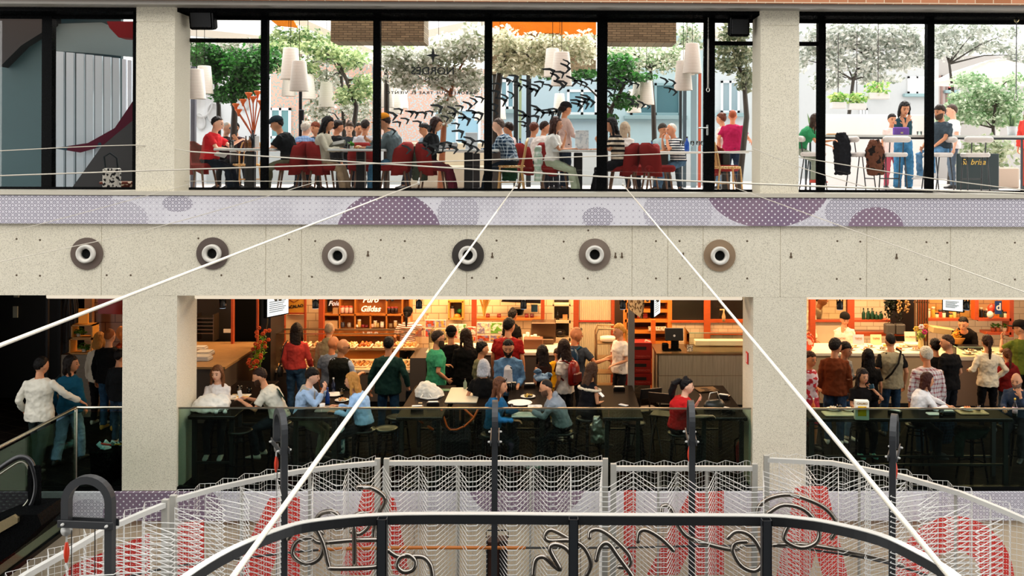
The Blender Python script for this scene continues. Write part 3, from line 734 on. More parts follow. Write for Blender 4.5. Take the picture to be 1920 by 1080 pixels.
# dark wooden-black partition at the left of the hall
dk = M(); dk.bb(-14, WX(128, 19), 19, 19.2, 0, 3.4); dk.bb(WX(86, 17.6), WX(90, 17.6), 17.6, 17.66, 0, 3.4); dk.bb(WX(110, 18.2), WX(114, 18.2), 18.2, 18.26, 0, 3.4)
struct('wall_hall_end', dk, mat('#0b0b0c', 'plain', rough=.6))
for (x0, x1, y0, y1) in ((22, 31, 552, 561), (20.5, 29, 578, 599)):
    o = obj('wall_notice', bb(WX(x0, 18.9), WX(x1, 18.9), 18.97, 19.0, WZ(y1, 18.9), WZ(y0, 18.9)), mat('#b9c2b6', 'plain')); tag(o, 'small pale notice on the black wall, '+('just under the beam' if y0 < 560 else 'the lower and longer of the two'), 'notice')
# pipe sleeves through the beam
for i, (px, py, c) in enumerate(((163.5, 475.5, '#5c4c42'), (399, 475, '#54463f'), (634, 479, '#6e6055'), (877.5, 478, '#36302b'), (1115, 477, '#77685c'), (1349, 479, '#8b7359'))):
    X, Z = W(px, py, FACE_Y)
    t = thing('pipe_sleeve', (X, FACE_Y, Z), 0, ('round %s with white pipe mouth, %s' % (['rust brown steel disc', 'dark brown steel disc', 'grey brown steel disc', 'near-black steel disc', 'plain grey steel disc', 'tan steel disc'][i], ['nearest the left edge', 'second from the left', 'third from the left', 'crossed by a white rope', 'fifth from the left', 'furthest right'][i])), 'pipe sleeve', 'six pipe sleeves along the concrete beam')
    d = M(); n = 40
    def ringz(r, y): return [Vector((math.cos(2*math.pi*k/n)*r, y, math.sin(2*math.pi*k/n)*r)) for k in range(n)]
    d.rings([ringz(.125, -.001), ringz(.23, -.001), ringz(.23, -.02), ringz(.125, -.02)], closed=True); obj('flange', d, mat(c, 'paint', rough=.6), t)
    p = M(); p.rings([ringz(.133, -.02), ringz(.13, -.075), ringz(.115, -.085), ringz(.078, -.07), ringz(.07, -.006), ringz(.125, -.006)], closed=True); obj('pipe', p, mat('#cfcac0', 'paint'), t, smooth=True)
    p = M(); p.rings([ringz(.071, -.008), ringz(.001, -.008)], cap=False); obj('bore_shade_disc', p, mat('#020202', 'plain', rough=1.0), t)  # black disc painted in for the darkness inside the pipe
# fluorescent battens and spot heads under the beam
for a, b, lab in ((88, 240, 'left of the left column'), (366, 1392, 'spanning the middle bay'), (1514, 1990, 'right of the right column')):
    o = obj('strip_light', M().rbox((WX(a, 14.4)+WX(b, 14.4))/2, 14.42, WZ(557, 14.4)+.004, WX(b, 14.4)-WX(a, 14.4), .1, .055 if a > 1400 else .085, .02), mat('#d9cdb8', 'emit', a=.9)); tag(o, 'long white light batten under the concrete beam, '+lab, 'light')
LAMPS = [(418, 566), (592, 568), (786, 569), (982, 572), (1168, 572), (1575, 573), (1812, 573)]
names = ['over the dark doorway', 'left of the bakery shelves', 'over the striped shop worker', 'over the man in red', 'beside the slim grey post', 'over the white-clad server at right', 'over the leaning server in black']
for (px, py), nm in zip(LAMPS, names):
    Y = 14.9; X = WX(px, Y); Z = WZ(556, Y)
    t = thing('track_spotlight', (X, Y, Z), 0, 'black track spotlight hanging under the beam '+nm, 'spotlight', 'black track spotlights under the beam')
    obj('track_adapter', M().rbox(0, 0, .03, .19, .06, .05, .01).rbox(-.1, 0, .045, .09, .05, .02, .005), BLK, t)
    obj('bracket', M().tube([(0, 0, .7), (0, 0, -.05)], .014, 8).box(-.045, 0, -.075, .008, .03, .1).box(.045, 0, -.075, .008, .03, .1).box(0, 0, -.028, .1, .03, .008), BLK, t)
    obj('lamp_body', M().lathe(0, 0, -.19, [(.05, 0), (.052, .05), (.04, .1), (.032, .13), (.02, .135)], 16), mat('#22262c', 'paint'), t, smooth=True)
    obj('lens', M().lathe(0, 0, -.195, [(.001, 0), (.044, .0), (.046, .01)], 16), mat('#9fb4c4', 'emit', a=1.2), t)
for px, py in ((516, 560), (524, 560), (725, 561), (735, 560), (1213, 560), (1232, 560)):
    Y = 14.75; o = obj('spot_housing', M().tube([(0, 0, .72), (0, 0, .05), (0, 0, .0), (.012, 0, -.08)], [.012, .012, .022, .026], 10), mat('#8c857a', 'metal'), loc=(WX(px, Y), Y, WZ(558, Y)+.04)); tag(o, 'short grey metal spot housing under the light batten at the '+('dark doorway' if px < 600 else 'bakery shelves' if px < 800 else 'orange bread rack'), 'spotlight', 'small grey housings %d' % (px//300))
# ------------------------------------------------------------------ glass balustrades of the lower floor
RY = FACE_Y+.06
GG = mat('#cfe0d8', 'glass', a=.4); GE = mat('#a8bdb0', 'plain', rough=.2)
def rail(x0, x1, seams, lab, capmat):
    t = thing('glass_balustrade', (bx(x0), RY, 0), 0, lab, 'balustrade')
    xs_ = [x0]+seams+[x1]
    for a, b in zip(xs_, xs_[1:]):
        p = obj('glass_pane', bb(bx(a)+.004-bx(x0), bx(b)-.004-bx(x0), -.006, .006, .03, WZ(767, RY)), GG, t)
    obj('top_edge', bb(0, bx(x1)-bx(x0), -.011, .011, WZ(767, RY), WZ(764, RY)), capmat, t)
    obj('floor_channel', bb(0, bx(x1)-bx(x0), -.04, .04, 0, .05), mat('#1a1c1c', 'metal'), t)
CAPM = mat('#b8b3a4', 'metal', rough=.3)
rail(333, 1411, [602, 872, 1143], 'long frameless glass balustrade along the middle bay in front of the tables', CAPM)
rail(1515, 1960, [1728], 'glass balustrade right of the right column in front of the long counter', CAPM)
t = thing('glass_balustrade', (bx(140), RY, 0), 0, 'glass balustrade with steel handrail beside the walking couple at the stairs', 'balustrade')
x1 = bx(230)-bx(140)
obj('glass_pane', bb(.0, x1, -.006, .006, .03, WZ(767, RY)-.04), GG, t); obj('glass_pane', bb(-.006, .006, -2.8, -.02, -.45, WZ(767, RY)-.04), GG, t)
hz = WZ(765, RY)
obj('handrail', M().tube([(x1, 0, hz), (.02, 0, hz), (0, -.02, hz), (0, -2.8, hz)], .022, 10), mat('#c4bfae', 'metal', rough=.25), t, smooth=True)
obj('post', M().tube([(0, 0, -.05), (0, 0, hz-.02)], .022, 10), mat('#c4bfae', 'metal', rough=.25), t, smooth=True)
obj('floor_channel', bb(-.03, .03, -2.8, 0, -.5, -.44).bb(0, x1, -.04, .04, 0, .05), mat('#1a1c1c', 'metal'), t)
# fire-point sign on the column side, fire extinguisher
# ------------------------------------------------------------------ market stalls of the lower floor
def pbox(m, x0, x1, y0, y1, Y, d=.05):
    """box whose front face covers the pixel rectangle at depth Y and that runs d deep"""
    m.bb(WX(x0, Y, (y0+y1)/2), WX(x1, Y, (y0+y1)/2), Y, Y+d, WZ(y1, Y, (x0+x1)/2), WZ(y0, Y, (x0+x1)/2)); return m
PB = lambda *a: pbox(M(), *a)
WOOD = mat('#b9702c', 'wood'); RWOOD = mat('#a8441c', 'wood'); YWOOD = mat('#d9963c', 'wood')
BW = 20.8                                       # wall plane behind the stalls
def T1(name, m, material, label, cat, group=None, smooth=False):
    return tag(obj(name, m, material, smooth=smooth), label, cat, group)
st = M(); st.bb(WX(500, 21.1), WX(1150, 21.1), 21.1, 21.2, 0, 3.4); struct('wall_stalls', st, mat('#e6c9a0', 'tile', '#a08060', a=.34))
st = M(); st.bb(WX(1150, 21.1)+.01, WX(1500, 21.1), 21.12, 21.22, 0, 3.4); struct('wall_stalls', st, mat('#3a2a1e', 'plain'))
st = M(); st.bb(WX(1500, 22.2), WX(1990, 22.2), 22.2, 22.3, 0, 3.4); struct('wall_stalls', st, mat('#e8d2b4', 'tile', '#b09878', a=.3))
# --- left shop: tiled wall, red hood, planter crates, small counter
st = M(); st.bb(WX(160, 19.6), WX(300, 19.6), 19.6, 19.7, 0, 3.4); struct('wall_stall_left', st, mat('#c98f6a', 'tile', '#7a4a34', a=.4))
T1('pillar', PB(158, 172, 550, 760, 19.2, .1), mat('#d9a068', 'wood'), 'slim pale timber post beside the red extractor hood', 'post')
h = M(); X0, X1 = WX(184, 18.4), WX(250, 18.4); za, zb = WZ(590, 18.4), WZ(540, 18.4)
h.prism([(X0, za), (X1, za-.02), (X1, zb), (X0, zb)], 18.4, 19.3); ho = T1('extractor_hood', h, mat('#a81712', 'paint'), 'bright red extractor hood above the queue at the far left stall', 'hood')
t = thing('plant_crate', (WX(150, 17.6), 17.6, 0), 0, 'two stacked open wooden crates with potted plants beside the dark shutter', 'shelf')
X = WX(150, 17.6)
def open_crate(m, x0, x1, y0, y1, Y, d=.25, th=.025):
    a, b = WX(x0, Y)-X, WX(x1, Y)-X; z0, z1 = WZ(y1, Y), WZ(y0, Y)
    m.bb(a, a+th, 0, d, z0, z1).bb(b-th, b, 0, d, z0, z1).bb(a, b, 0, d, z0, z0+th).bb(a, b, 0, d, z1-th, z1)
m = M(); open_crate(m, 133.5, 174, 611, 637, 17.6); obj('upper_crate', m, YWOOD, t); m = M(); open_crate(m, 130, 173, 636.5, 666, 17.6); obj('lower_crate', m, YWOOD, t)
T1('stall_counter', M().bb(WX(113, 17.55), WX(180, 17.55), 17.6, 18.3, 0, WZ(667, 17.6)), mat('#8f7f6a', 'wood'), 'grey brown counter carrying the plant crates at the far left stall', 'counter')
def leafball(c, r, n, ls, seed=0, flat=1.0):
    rnd = random.Random(seed); m = M()
    for i in range(n):
        while True:
            p = Vector((rnd.uniform(-1, 1), rnd.uniform(-1, 1), rnd.uniform(-1, 1)))
            if p.length < 1: break
        p = p*(.55+.45*rnd.random()) if p.length > .5 else p
        q = Vector(c)+Vector((p.x*r[0], p.y*r[1], p.z*r[2])); e = Euler((rnd.uniform(-1.3, 1.3), rnd.uniform(-1.3, 1.3), rnd.uniform(0, 6.28))).to_matrix()
        s = ls*rnd.uniform(.6, 1.25)
        m.add([q+e @ Vector(v)*s for v in ((0, -.5, 0), (.28, -.05, .07), (0, .5, 0), (-.28, -.05, .07), (0, 0, 0))], [(0, 1, 4), (1, 2, 4), (2, 3, 4), (3, 0, 4)])
    return m
def potted(px, py, Y, pr, ph, lab, seed, potc='#e6ddcf', r=(.12, .1, .1), n=90, lc=('#1f6a2a', '#6fae3c'), ls=.06, group=None, z=None, lift=.6):
    Z = WZ(py, Y) if z is None else z
    t = thing('potted_plant', (WX(px, Y, py), Y, Z), 0, lab, 'plant', group)
    obj('pot', M().lathe(0, 0, 0, [(pr*.7, 0), (pr, ph), (pr*.88, ph), (pr*.8, ph*.8), (.001, ph*.8)], 16), mat(potc, 'plain'), t, smooth=True)
    obj('foliage', leafball((0, 0, ph+r[2]*lift), r, n, ls, seed), mat(lc[0], 'leaf', lc[1]), t)
    return t
potted(147, 633.8, 17.72, .045, .075, 'leafy green plant in a cream pot inside the upper crate', 1, r=(.16, .1, .08), lift=.3)
potted(158, 662.6, 17.72, .045, .075, 'leafy green plant in a cream pot inside the lower crate', 2, r=(.17, .1, .09), lift=.3)
T1('menu_board', PB(147, 165, 579, 607, 17.7, .03), mat('#e08318', 'emit', a=.25), 'small orange menu board standing on the upper plant crate', 'sign')
nt = M()
for i in range(6): nt.box(WX(180, 17.9), 17.93-.004*i, WZ(640-i*5, 17.9), .12, .006, .035)
T1('price_list', nt, mat('#efe8dc', 'plain'), 'stack of white price strips behind the blond woman', 'sign')
# bundle hanging in the dark
m = M(); rn = random.Random(3)
for i in range(26):
    x = rn.uniform(-.17, .17); m.tube([(x*.6, rn.uniform(-.08, .08), 0), (x, rn.uniform(-.1, .1), -.5), (x*.9, 0, -1.1-rn.random()*.2)], .012, 5)
T1('hanging_bundle', m.xf(Matrix.Translation((WX(131, 18.3), 18.3, WZ(545, 18.3)+.1))), mat('#332c26', 'plain'), 'dark bundle of dried stalks hanging beside the tiled stall', 'bundle')
# bin of the walkers
t = thing('litter_bin', (WX(203, 14.05, 880), 14.05, 0), 0, 'black round bin heaped with colourful rubbish beside the left column', 'bin')
p0 = onfloor(205, 925, 0)
obj('drum', M().lathe(0, 0, 0, [(.22, 0), (.25, .5), (.25, .52), (.21, .52)], 24), BLK, t, smooth=True)
tr = M(); rn = random.Random(5)
for i in range(10): tr.box(rn.uniform(-.12, .12), rn.uniform(-.12, .12), .52+rn.random()*.03, .1, .07, .02, (rn.random(), rn.random(), rn.random()*3))
obj('wrappers', tr, mat('#9fd3d8', 'print', '#e9eef0', a=9), t); obj('red_wrapper', M().box(-.02, -.03, .57, .14, .05, .015, (0, .3, .6)), mat('#d4352a'), t); obj('yellow_wrapper', M().box(.14, .0, .56, .09, .03, .015, (0, .2, .9)), mat('#e8c13a'), t)
# --- counter with trays behind the woman in white, left of dark doorway
xa, xb = WX(366, 17.2), WX(418, 17.2)
t = thing('stall_counter', (xa-1, 17.2, 0), 0, 'grey counter with wooden top behind the woman in the white blouse', 'counter')
cx = WX(413, 17.0)-(xa-1)
obj('body', M().bb(-.5, cx, 0, 2.3, 0, .98), mat('#54483e', 'plain'), t); obj('worktop', M().bb(-.5, cx+.04, -.04, 2.33, .98, 1.02), mat('#b38a57', 'wood'), t)
for i, (px, py, w, d) in enumerate(((378, 646, .36, .25), (384, 652, .3, .3), (374, 640, .3, .2))):
    Y = 17.75+i*.45; T1('tray', M().rbox(WX(px, Y), Y, 1.05, w, d, .06, .02).rbox(WX(px, Y), Y, 1.09, w*.9, d*.9, .03, .02), mat('#d8d6cf', 'plain'), ['white food tray nearest the counter edge, left column', 'white food tray further back on the grey counter', 'furthest white tray on the grey counter'][i], 'tray')
rk = M()
for i in range(5): pbox(rk, 368, 399, 596+i*7, 598+i*7, 19.6, .3)
pbox(rk, 366, 368, 590, 640, 19.6, .3); pbox(rk, 399, 401, 590, 640, 19.6, .3); T1('wire_rack', rk, mat('#6d6358', 'metal'), 'dark metal rack of trays behind the grey counter', 'rack')
T1('wall_socket', PB(419, 432, 617, 624, 19.5, .02), mat('#d9d5cc'), 'white double wall socket in the dark bay', 'socket')
T1('waste_bag', M().ball((WX(432, 18.6), 18.6, .75), (.24, .22, .18), 14, 10), mat('#101010', 'paint', rough=.3), 'black bin bag bulging over the grey bin', 'bag', smooth=True)
T1('waste_bin', M().lathe(WX(430, 18.6), 18.6, 0, [(.19, 0), (.22, .62), (.2, .62)], 18), mat('#4d4a46'), 'tall grey bin under the black bag by the doorway', 'bin', smooth=True)
T1('door_post', PB(433, 437, 553, 690, 19.3, .1), RWOOD, 'thin red brown door post left of the dark doorway', 'post')
T1('door_post', PB(480, 482.5, 553, 690, 18.9, .1), RWOOD, 'very thin orange door post right of the dark doorway', 'post')
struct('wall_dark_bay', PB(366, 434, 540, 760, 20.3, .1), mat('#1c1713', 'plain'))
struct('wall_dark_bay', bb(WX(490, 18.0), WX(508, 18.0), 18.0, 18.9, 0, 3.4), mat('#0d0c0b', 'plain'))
# flower garland
t = thing('flower_garland', (WX(491, 17.8), 17.8, 0), 0, 'hanging garland of orange flowers and green leaves at the dark doorway', 'flowers')
fl = M(); gl = leafball((0, 0, 1.18), (.16, .12, .42), 160, .09, 8); rn = random.Random(4)
for i in range(26):
    z = .85+rn.random()*.78; x = rn.uniform(-.16, .14)+(z-1.3)*.25; c = Vector((x, rn.uniform(-.14, .0), z))
    for k in range(6): a = k*1.05; fl.ball(c+Vector((math.cos(a)*.022, -.01, math.sin(a)*.022)), (.018, .01, .018), 6, 4)
gl.v = [(x+(z-1.3)*.25, y, z) for x, y, z in gl.v]
obj('blossoms', fl, mat('#e2581d', 'plain', rough=.6), t, smooth=True); obj('leaves', gl, mat('#2f7a22', 'leaf', '#b7c63c'), t); obj('stem', M().tube([(-.12, 0, .0), (-.05, 0, .9), (.1, .02, 1.7), (.12, .02, 2.6)], .012, 6), mat('#3f3a22'), t)
# --- bakery stall
t = thing('bakery_sign', (WX(552, 20.2), 20.2, 0), 0, 'yellow board with a fish emblem and lettering in a red frame', 'sign'); X = WX(552, 20.2)
obj('board', bb(WX(535, 20.2)-X, WX(571, 20.2)-X, 0, .04, WZ(588, 20.2), WZ(550, 20.2)), mat('#d59a2e', 'wood'), t)
obj('frame', bb(WX(533.5, 20.2)-X, WX(535, 20.2)-X, -.02, .05, WZ(590, 20.2), WZ(550, 20.2)).bb(WX(571, 20.2)-X, WX(574, 20.2)-X, -.02, .05, 0, WZ(550, 20.2)).bb(WX(534, 20.2)-X, WX(572, 20.2)-X, -.02, .05, WZ(590, 20.2), WZ(587, 20.2)), RWOOD, t)
mm = text_m('BACALAO', .085, .01, bold=.003).xf(Matrix.Translation((0, -.008, WZ(576, 20.2))) @ Matrix.Rotation(R(-7), 4, 'Y')); obj('lettering', mm, mat('#241608'), t)
mm = M(); mm.tube([(-.09, -.01, WZ(563, 20.2)), (0, -.01, WZ(568, 20.2)), (.09, -.01, WZ(563, 20.2))], .008, 5); obj('emblem', mm, mat('#7a2c10'), t)
T1('wall_panel', PB(535, 572, 590, 700, 20.3, .04), mat('#d9b98c', 'plain'), 'plain cream wall panel under the yellow sign board', 'panel')
T1('wall_panel', PB(508, 528, 592, 700, 20.3, .04), mat('#cfa67a', 'plain'), 'narrow cream wall panel beside the menu screen', 'panel')
for a, b, lab in ((525, 533, 'red timber post right of the menu screen'), (597, 606, 'broad orange timber post left of the bakery shelves'), (884, 893, 'red orange post left of the kitchen opening'), (1014, 1021, 'red post right of the kitchen opening'), (1075, 1085, 'red orange post left of the corrugated panel'), (1146, 1152, 'thin red post right of the corrugated panel')):
    T1('timber_post', PB(a, b, 540, 640 if 800 < a < 1050 else 760, 20.0 if a < 1050 else 19.9, .12), RWOOD, lab, 'post')
sf = M(); SY = 20.35
for x in (606, 636.5, 665.5, 724.5, 754, 768): pbox(sf, x-1.3, x+1.3, 545, 620, SY, .35)
pbox(sf, 693, 695.6, 590, 620, SY, .35)
for y in (545, 590, 618): pbox(sf, 604, 770, y-1, y+2, SY, .35)
pbox(sf, 604, 770, 545, 700, SY+.35, .03); pbox(sf, 604, 790, 619, 630, SY, .05)
T1('shelf_unit', sf, WOOD, 'warm wooden pigeonhole shelf unit behind the bakery counter', 'shelf')
T1('blackboard', PB(608, 622, 560, 588, SY+.3, .03), mat('#15110d', 'plain'), 'black chalk sign in the top left pigeonhole', 'sign')
o = T1('hand_lettering', text_m('Foie', .14, .01, bold=.004, shear=.3).xf(Matrix.Translation((WX(622, SY), SY+.22, WZ(573, SY)))), mat('#f4efe2', 'emit', a=.4), 'white hand-lettered word in the top left pigeonhole', 'lettering')
o = T1('hand_lettering', text_m('Puro', .17, .01, bold=.004, shear=.3).xf(Matrix.Translation((WX(695, SY), SY-.02, WZ(563, SY)))), mat('#f4efe2', 'emit', a=.4), 'upper white hand-lettered word over the wide pigeonhole', 'lettering')
o = T1('hand_lettering', text_m('Gildas', .17, .01, bold=.004, shear=.3).xf(Matrix.Translation((WX(695, SY), SY-.02, WZ(580, SY)))), mat('#f4efe2', 'emit', a=.4), 'lower white hand-lettered word over the wide pigeonhole', 'lettering')
shz = lambda py: WZ(py, SY)+.02
def jar(px, z, Y, r, h, c, lidc, lab, group, name='jar', cat='jar'):
    t = thing(name, (WX(px, Y), Y, z), 0, lab, cat, group)
    obj('glass_body', M().lathe(0, 0, 0, [(r*.9, 0), (r, h*.1), (r, h*.75), (r*.8, h*.82)], 12), mat(c, 'paint', rough=.2), t, smooth=True)
    obj('lid', M().lathe(0, 0, h*.8, [(r*.9, 0), (r*.9, h*.2), (.001, h*.2)], 12), mat(lidc, 'paint'), t, smooth=True); return t
for x, l in ((642, 'left'), (650, 'middle'), (658, 'right')): jar(x, shz(590), SY+.05, .045, .15, '#d9a99a', '#d84b33', '%s jar with a red lid on the upper bakery shelf' % l, 'red-lidded jars on the bakery shelf')
for x in (729, 736, 743): jar(x, shz(590), SY+.05, .04, .13, '#2c1a16', '#94242a', 'small dark jar with purple-red label on the right pigeonhole', 'dark jars in the right pigeonhole')
T1('carton', PB(624, 634, 578, 589, SY+.02, .1), mat('#b98f5e'), 'small brown carton in the top left pigeonhole', 'box')
T1('carton', PB(609, 633, 602, 617, SY+.02, .2), mat('#c7a57c'), 'wide pale cardboard box in the lower left pigeonhole', 'box')
items = [(643, 9, '#3c3f4d'), (655, 8, '#9a8f83'), (671, 5, '#e9dccb'), (674, 14, '#c8a25c'), (681, 5, '#7b1e26'), (688, 4, '#6b1a1f'), (699, 6, '#d7a793'), (704, 12, '#c9b08c'), (708, 8, '#a88c53'), (717, 10, '#e5ddd0'), (733, 7, '#7a6950'), (742, 12, '#b79b6f'), (749, 8, '#5a4a3b')]
desc = ['dark blue', 'pale grey', 'white', 'yellow', 'dark red', 'short dark red', 'pink', 'beige', 'ochre', 'white bottle-shaped', 'brown', 'tan', 'dark brown']
for (x, h, c), d_ in zip(items, desc): jar(x, shz(617), SY+.06, .042, h/85., c, c if h < 10 else '#e8e0d0', '%s food packet on the lower row of the bakery shelf' % d_, None, 'food_pack', 'food pack')
def bottle(x, y, z, h, r, c, lab, group=None, capc='#222222', cat='bottle'):
    t = thing('bottle', (x, y, z), 0, lab, cat, group)
    obj('glass_body', M().lathe(0, 0, 0, [(r*.9, 0), (r, h*.05), (r, h*.58), (r*.38, h*.76), (r*.33, h*.92)], 12), mat(c, 'paint', rough=.12), t, smooth=True)
    obj('cap', M().lathe(0, 0, h*.9, [(r*.4, 0), (r*.4, h*.1), (.001, h*.1)], 10), mat(capc, 'paint'), t, smooth=True); return t
# bakery display case
CY_ = 18.35
def case(x0, x1, lab, foodlab, ztop=1.40, base=.66, Y=CY_, d=.95, basec='#5f554c', label_base=None, rows=((.74, .0), (1.08, .35))):
    a, b = WX(x0, Y, 700), WX(x1, Y, 700); t = thing('display_counter', (a, Y, 0), 0, lab, 'counter'); w = b-a
    obj('plinth', M().bb(0, w, .06, d, 0, .1), mat('#15120f'), t)
    bm_ = M()
    n = max(1, int(w/1.1))
    for i in range(n): bm_.bb(w*i/n+.004, w*(i+1)/n-.004, 0, d, .1, base)
    obj('base_panel', bm_, mat(basec, 'plain'), t)
    obj('ledge', M().rbox(w/2, d/2-.02, base+.03, w+.02, d+.05, .06, .01), mat('#e3d3bb', 'paint'), t)
    g = M(); g.bb(0, w, 0, .008, base+.06, ztop).bb(0, .008, 0, d, base+.06, ztop).bb(w-.008, w, 0, d, base+.06, ztop).bb(0, w, 0, .5, ztop-.008, ztop)
    obj('glass', g, mat('#fffaf2', 'glass', a=.5), t)
    e = M(); e.bb(0, w, -.006, .006, ztop-.006, ztop+.012).bb(0, w, .49, .51, ztop-.006, ztop+.014).bb(0, w, .30, .315, 1.02, 1.035).bb(-.004, .01, -.006, .01, base+.06, ztop)
    obj('frame', e, mat('#b9a88a', 'metal'), t)
    obj('glass_shelf', M().bb(.02, w-.02, .32, d-.05, 1.02, 1.032), mat('#f4eee2', 'glass', a=.6), t)
    return t, a, b
t, a, b = case(508, 778, 'long glass bakery display counter on a brown base', '')
rn = random.Random(11)
pans = []
def foodtray(x, y, z, w, d, c, c2, lab, group, heap=.05, sc_=26, trayc='#efe6d6'):
    t = thing('food_tray', (x, y, z), 0, lab, 'food tray', group)
    obj('dish', M().rbox(0, 0, .015, w, d, .03, .02), mat(trayc, 'paint'), t)
    f = M(); k = 0
    nx, ny = max(3, int(w/.075)), max(3, int(d/.075))
    for i in range(nx):
        for j in range(ny):
            f.ball(((i+.5)/nx*w*.9-w*.45+rn.uniform(-.01, .01), (j+.5)/ny*d*.9-d*.45+rn.uniform(-.01, .01), .035+rn.random()*heap*.3), (.034, .034, heap*.55), 7, 5)
    obj('food', f, mat(c, 'food', c2, a=sc_), t, smooth=True); return t
fc = [('#e8c489', '#b86f2a', 'golden pastry'), ('#f0dfb8', '#d29a48', 'pale cheese'), ('#d9822e', '#8f3f17', 'orange fritter'), ('#f3ead6', '#c9a26a', 'white tapas'), ('#e9d7a2', '#a8541f', 'sandwich')]
n = 9
for i in range(n):
    x = a+.17+(b-a-.34)*i/(n-1); c = fc[i % 5]
    foodtray(x, CY_+.33, .722, .27, .42, c[0], c[1], '%s tray low in the bakery case, %s from its left end' % (c[2], ['one', 'two', 'three', 'four', 'five', 'six', 'seven', 'eight', 'nine'][i]), 'food trays low in the bakery case')
    c = fc[(i+2) % 5]
    foodtray(x, CY_+.62, 1.034, .27, .38, c[0], c[1], '%s tray on the glass shelf of the bakery case, %s from its left end' % (c[2], ['one', 'two', 'three', 'four', 'five', 'six', 'seven', 'eight', 'nine'][i]), 'food trays on the shelf of the bakery case', heap=.07)
# step side and second counter
T1('counter_end', M().bb(WX(770, CY_), WX(800, CY_), CY_-.05, CY_+.95, 0, .95), mat('#574e47', 'plain'), 'grey brown end block right of the bakery case', 'counter')
xa, xb = WX(802, CY_), WX(1082, CY_)
t = thing('stall_counter', (xa, CY_, 0), 0, 'counter with pale stone top behind the crowd in the middle', 'counter'); w = xb-xa
obj('body', M().bb(0, w, 0, .9, 0, 1.0), mat('#4a423a', 'plain'), t); obj('worktop', M().rbox(w/2, .43, 1.03, w+.06, .95, .06, .01), mat('#e8d8bd', 'paint'), t)
T1('sneeze_guard', M().bb(xa+.02, xa+.03, CY_+.05, CY_+.8, 1.06, 1.42).bb(xa+.02, xa+.5, CY_+.05, CY_+.058, 1.06, 1.42), mat('#eef2e6', 'glass'), 'small clear glass guard left of the man in green', 'glass')
T1('card_reader', M().rbox(xa+.55, CY_+.3, 1.09, .2, .14, .06, .01), mat('#121212', 'paint'), 'black payment terminal behind the man in green', 'card reader')
# food photographs along the back of the middle stall
pc = [('#8f7f9c', '#b84a22'), ('#8b7f98', '#e0a04a'), ('#7c6f88', '#c23c20'), ('#9a8a7c', '#e6c36a'), ('#e6d6bd', '#c24a3a'), ('#efe6d2', '#5f9a3a'), ('#d8c9b5', '#b5402a'), ('#8d8196', '#e2d0b0'), ('#f0e2ca', '#6aa33a'), ('#d9a95c', '#c8321e')]
rects = [(797, 816, 600, 614), (817, 836, 600, 614), (797, 816, 616, 632), (817, 836, 616, 632), (842, 858, 608, 636), (859, 874, 608, 636), (876, 892, 613, 628), (894, 918, 605, 626), (919, 942, 605, 626), (876, 892, 630, 640), (894, 918, 628, 640), (919, 942, 628, 640)]
pos = ['leftmost of the top row', 'second of the top row', 'leftmost of the second row', 'second of the second row', 'tall, under the little niche', 'tall, right half under the niche', 'with sausages, left of the orange post', 'with red meat on a board', 'with green salad', 'low and left', 'low and central', 'low and right']
for i, (r_, p_) in enumerate(zip(rects, pos)):
    c = pc[i % len(pc)]
    t = thing('food_photo', (0, 0, 0), 0, 'backlit food picture panel behind the middle counter, '+p_, 'picture')
    obj('panel', PB(*r_, 19.75, .03), mat('#e9dfcd'), t)
    obj('picture', pbox(M(), r_[0]+1, r_[1]-1, r_[2]+1, r_[3]-1, 19.742, .01), mat(c[0], 'food', c[1], a=17), t)
nm = M(); open_ = [(842, 870, 566, 598)]
t = thing('wall_niche', (0, 0, 0), 0, 'wood-framed wall niche with jar and cheeses above the pictures', 'shelf')
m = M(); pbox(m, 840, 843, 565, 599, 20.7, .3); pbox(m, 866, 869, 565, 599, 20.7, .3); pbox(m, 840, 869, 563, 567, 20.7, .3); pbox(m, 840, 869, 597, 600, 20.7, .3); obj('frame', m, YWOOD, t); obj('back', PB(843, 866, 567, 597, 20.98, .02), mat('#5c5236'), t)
jar(848, WZ(597, 20.8), 20.85, .05, .26, '#d8b89a', '#3a3a3a', 'large round jar in the wooden wall niche', None)
T1('cheese', M().ball((WX(857, 20.8), 20.85, WZ(594, 20.8)), (.08, .06, .06), 12, 8), mat('#e29a32'), 'round yellow cheese in the wooden wall niche', 'cheese', smooth=True)
T1('cabbage', M().ball((WX(862, 20.85), 20.9, WZ(585, 20.8)), (.06, .05, .05), 12, 8), mat('#2f8a3a'), 'green round vegetable on top of the cheese in the niche', 'vegetable', smooth=True)
# kitchen opening
t = thing('kitchen_hatch', (0, 0, 0), 0, 'wooden kitchen hatch with shelf behind the man in the red shirt', 'shelf')
m = M(); pbox(m, 893, 1014, 597, 601, 20.3, .3); pbox(m, 893, 1014, 556, 559, 20.3, .2); obj('shelf_board', m, WOOD, t)
obj('hood', M().prism([(WX(940, 20.6), WZ(565, 20.6)), (WX(946, 20.6), WZ(556, 20.6)), (WX(1014, 20.6), WZ(556, 20.6)), (WX(1014, 20.6), WZ(568, 20.6))], 20.5, 20.9), mat('#1b1a18', 'paint'), t)
for px, c, l in ((915, '#8a3322', 'leftmost red brown'), (936, '#8a3322', 'second red brown'), (988, '#7c1f1a', 'dark red'), (998, '#5c1a16', 'darkest red'), (963, '#a34a2a', 'orange brown')):
    jar(px, WZ(597, 20.35), 20.42, .045, .09, c, c, l+' cup on the kitchen hatch shelf', None, 'cup', 'cup')
m = M(); rn = random.Random(9)
for i in range(26): a_ = rn.uniform(-.5, .5); m.tube([(0, 0, 0), (a_*.12, 0, .25), (a_*.3, rn.uniform(-.05, .05), .42+rn.random()*.2)], .009, 5)
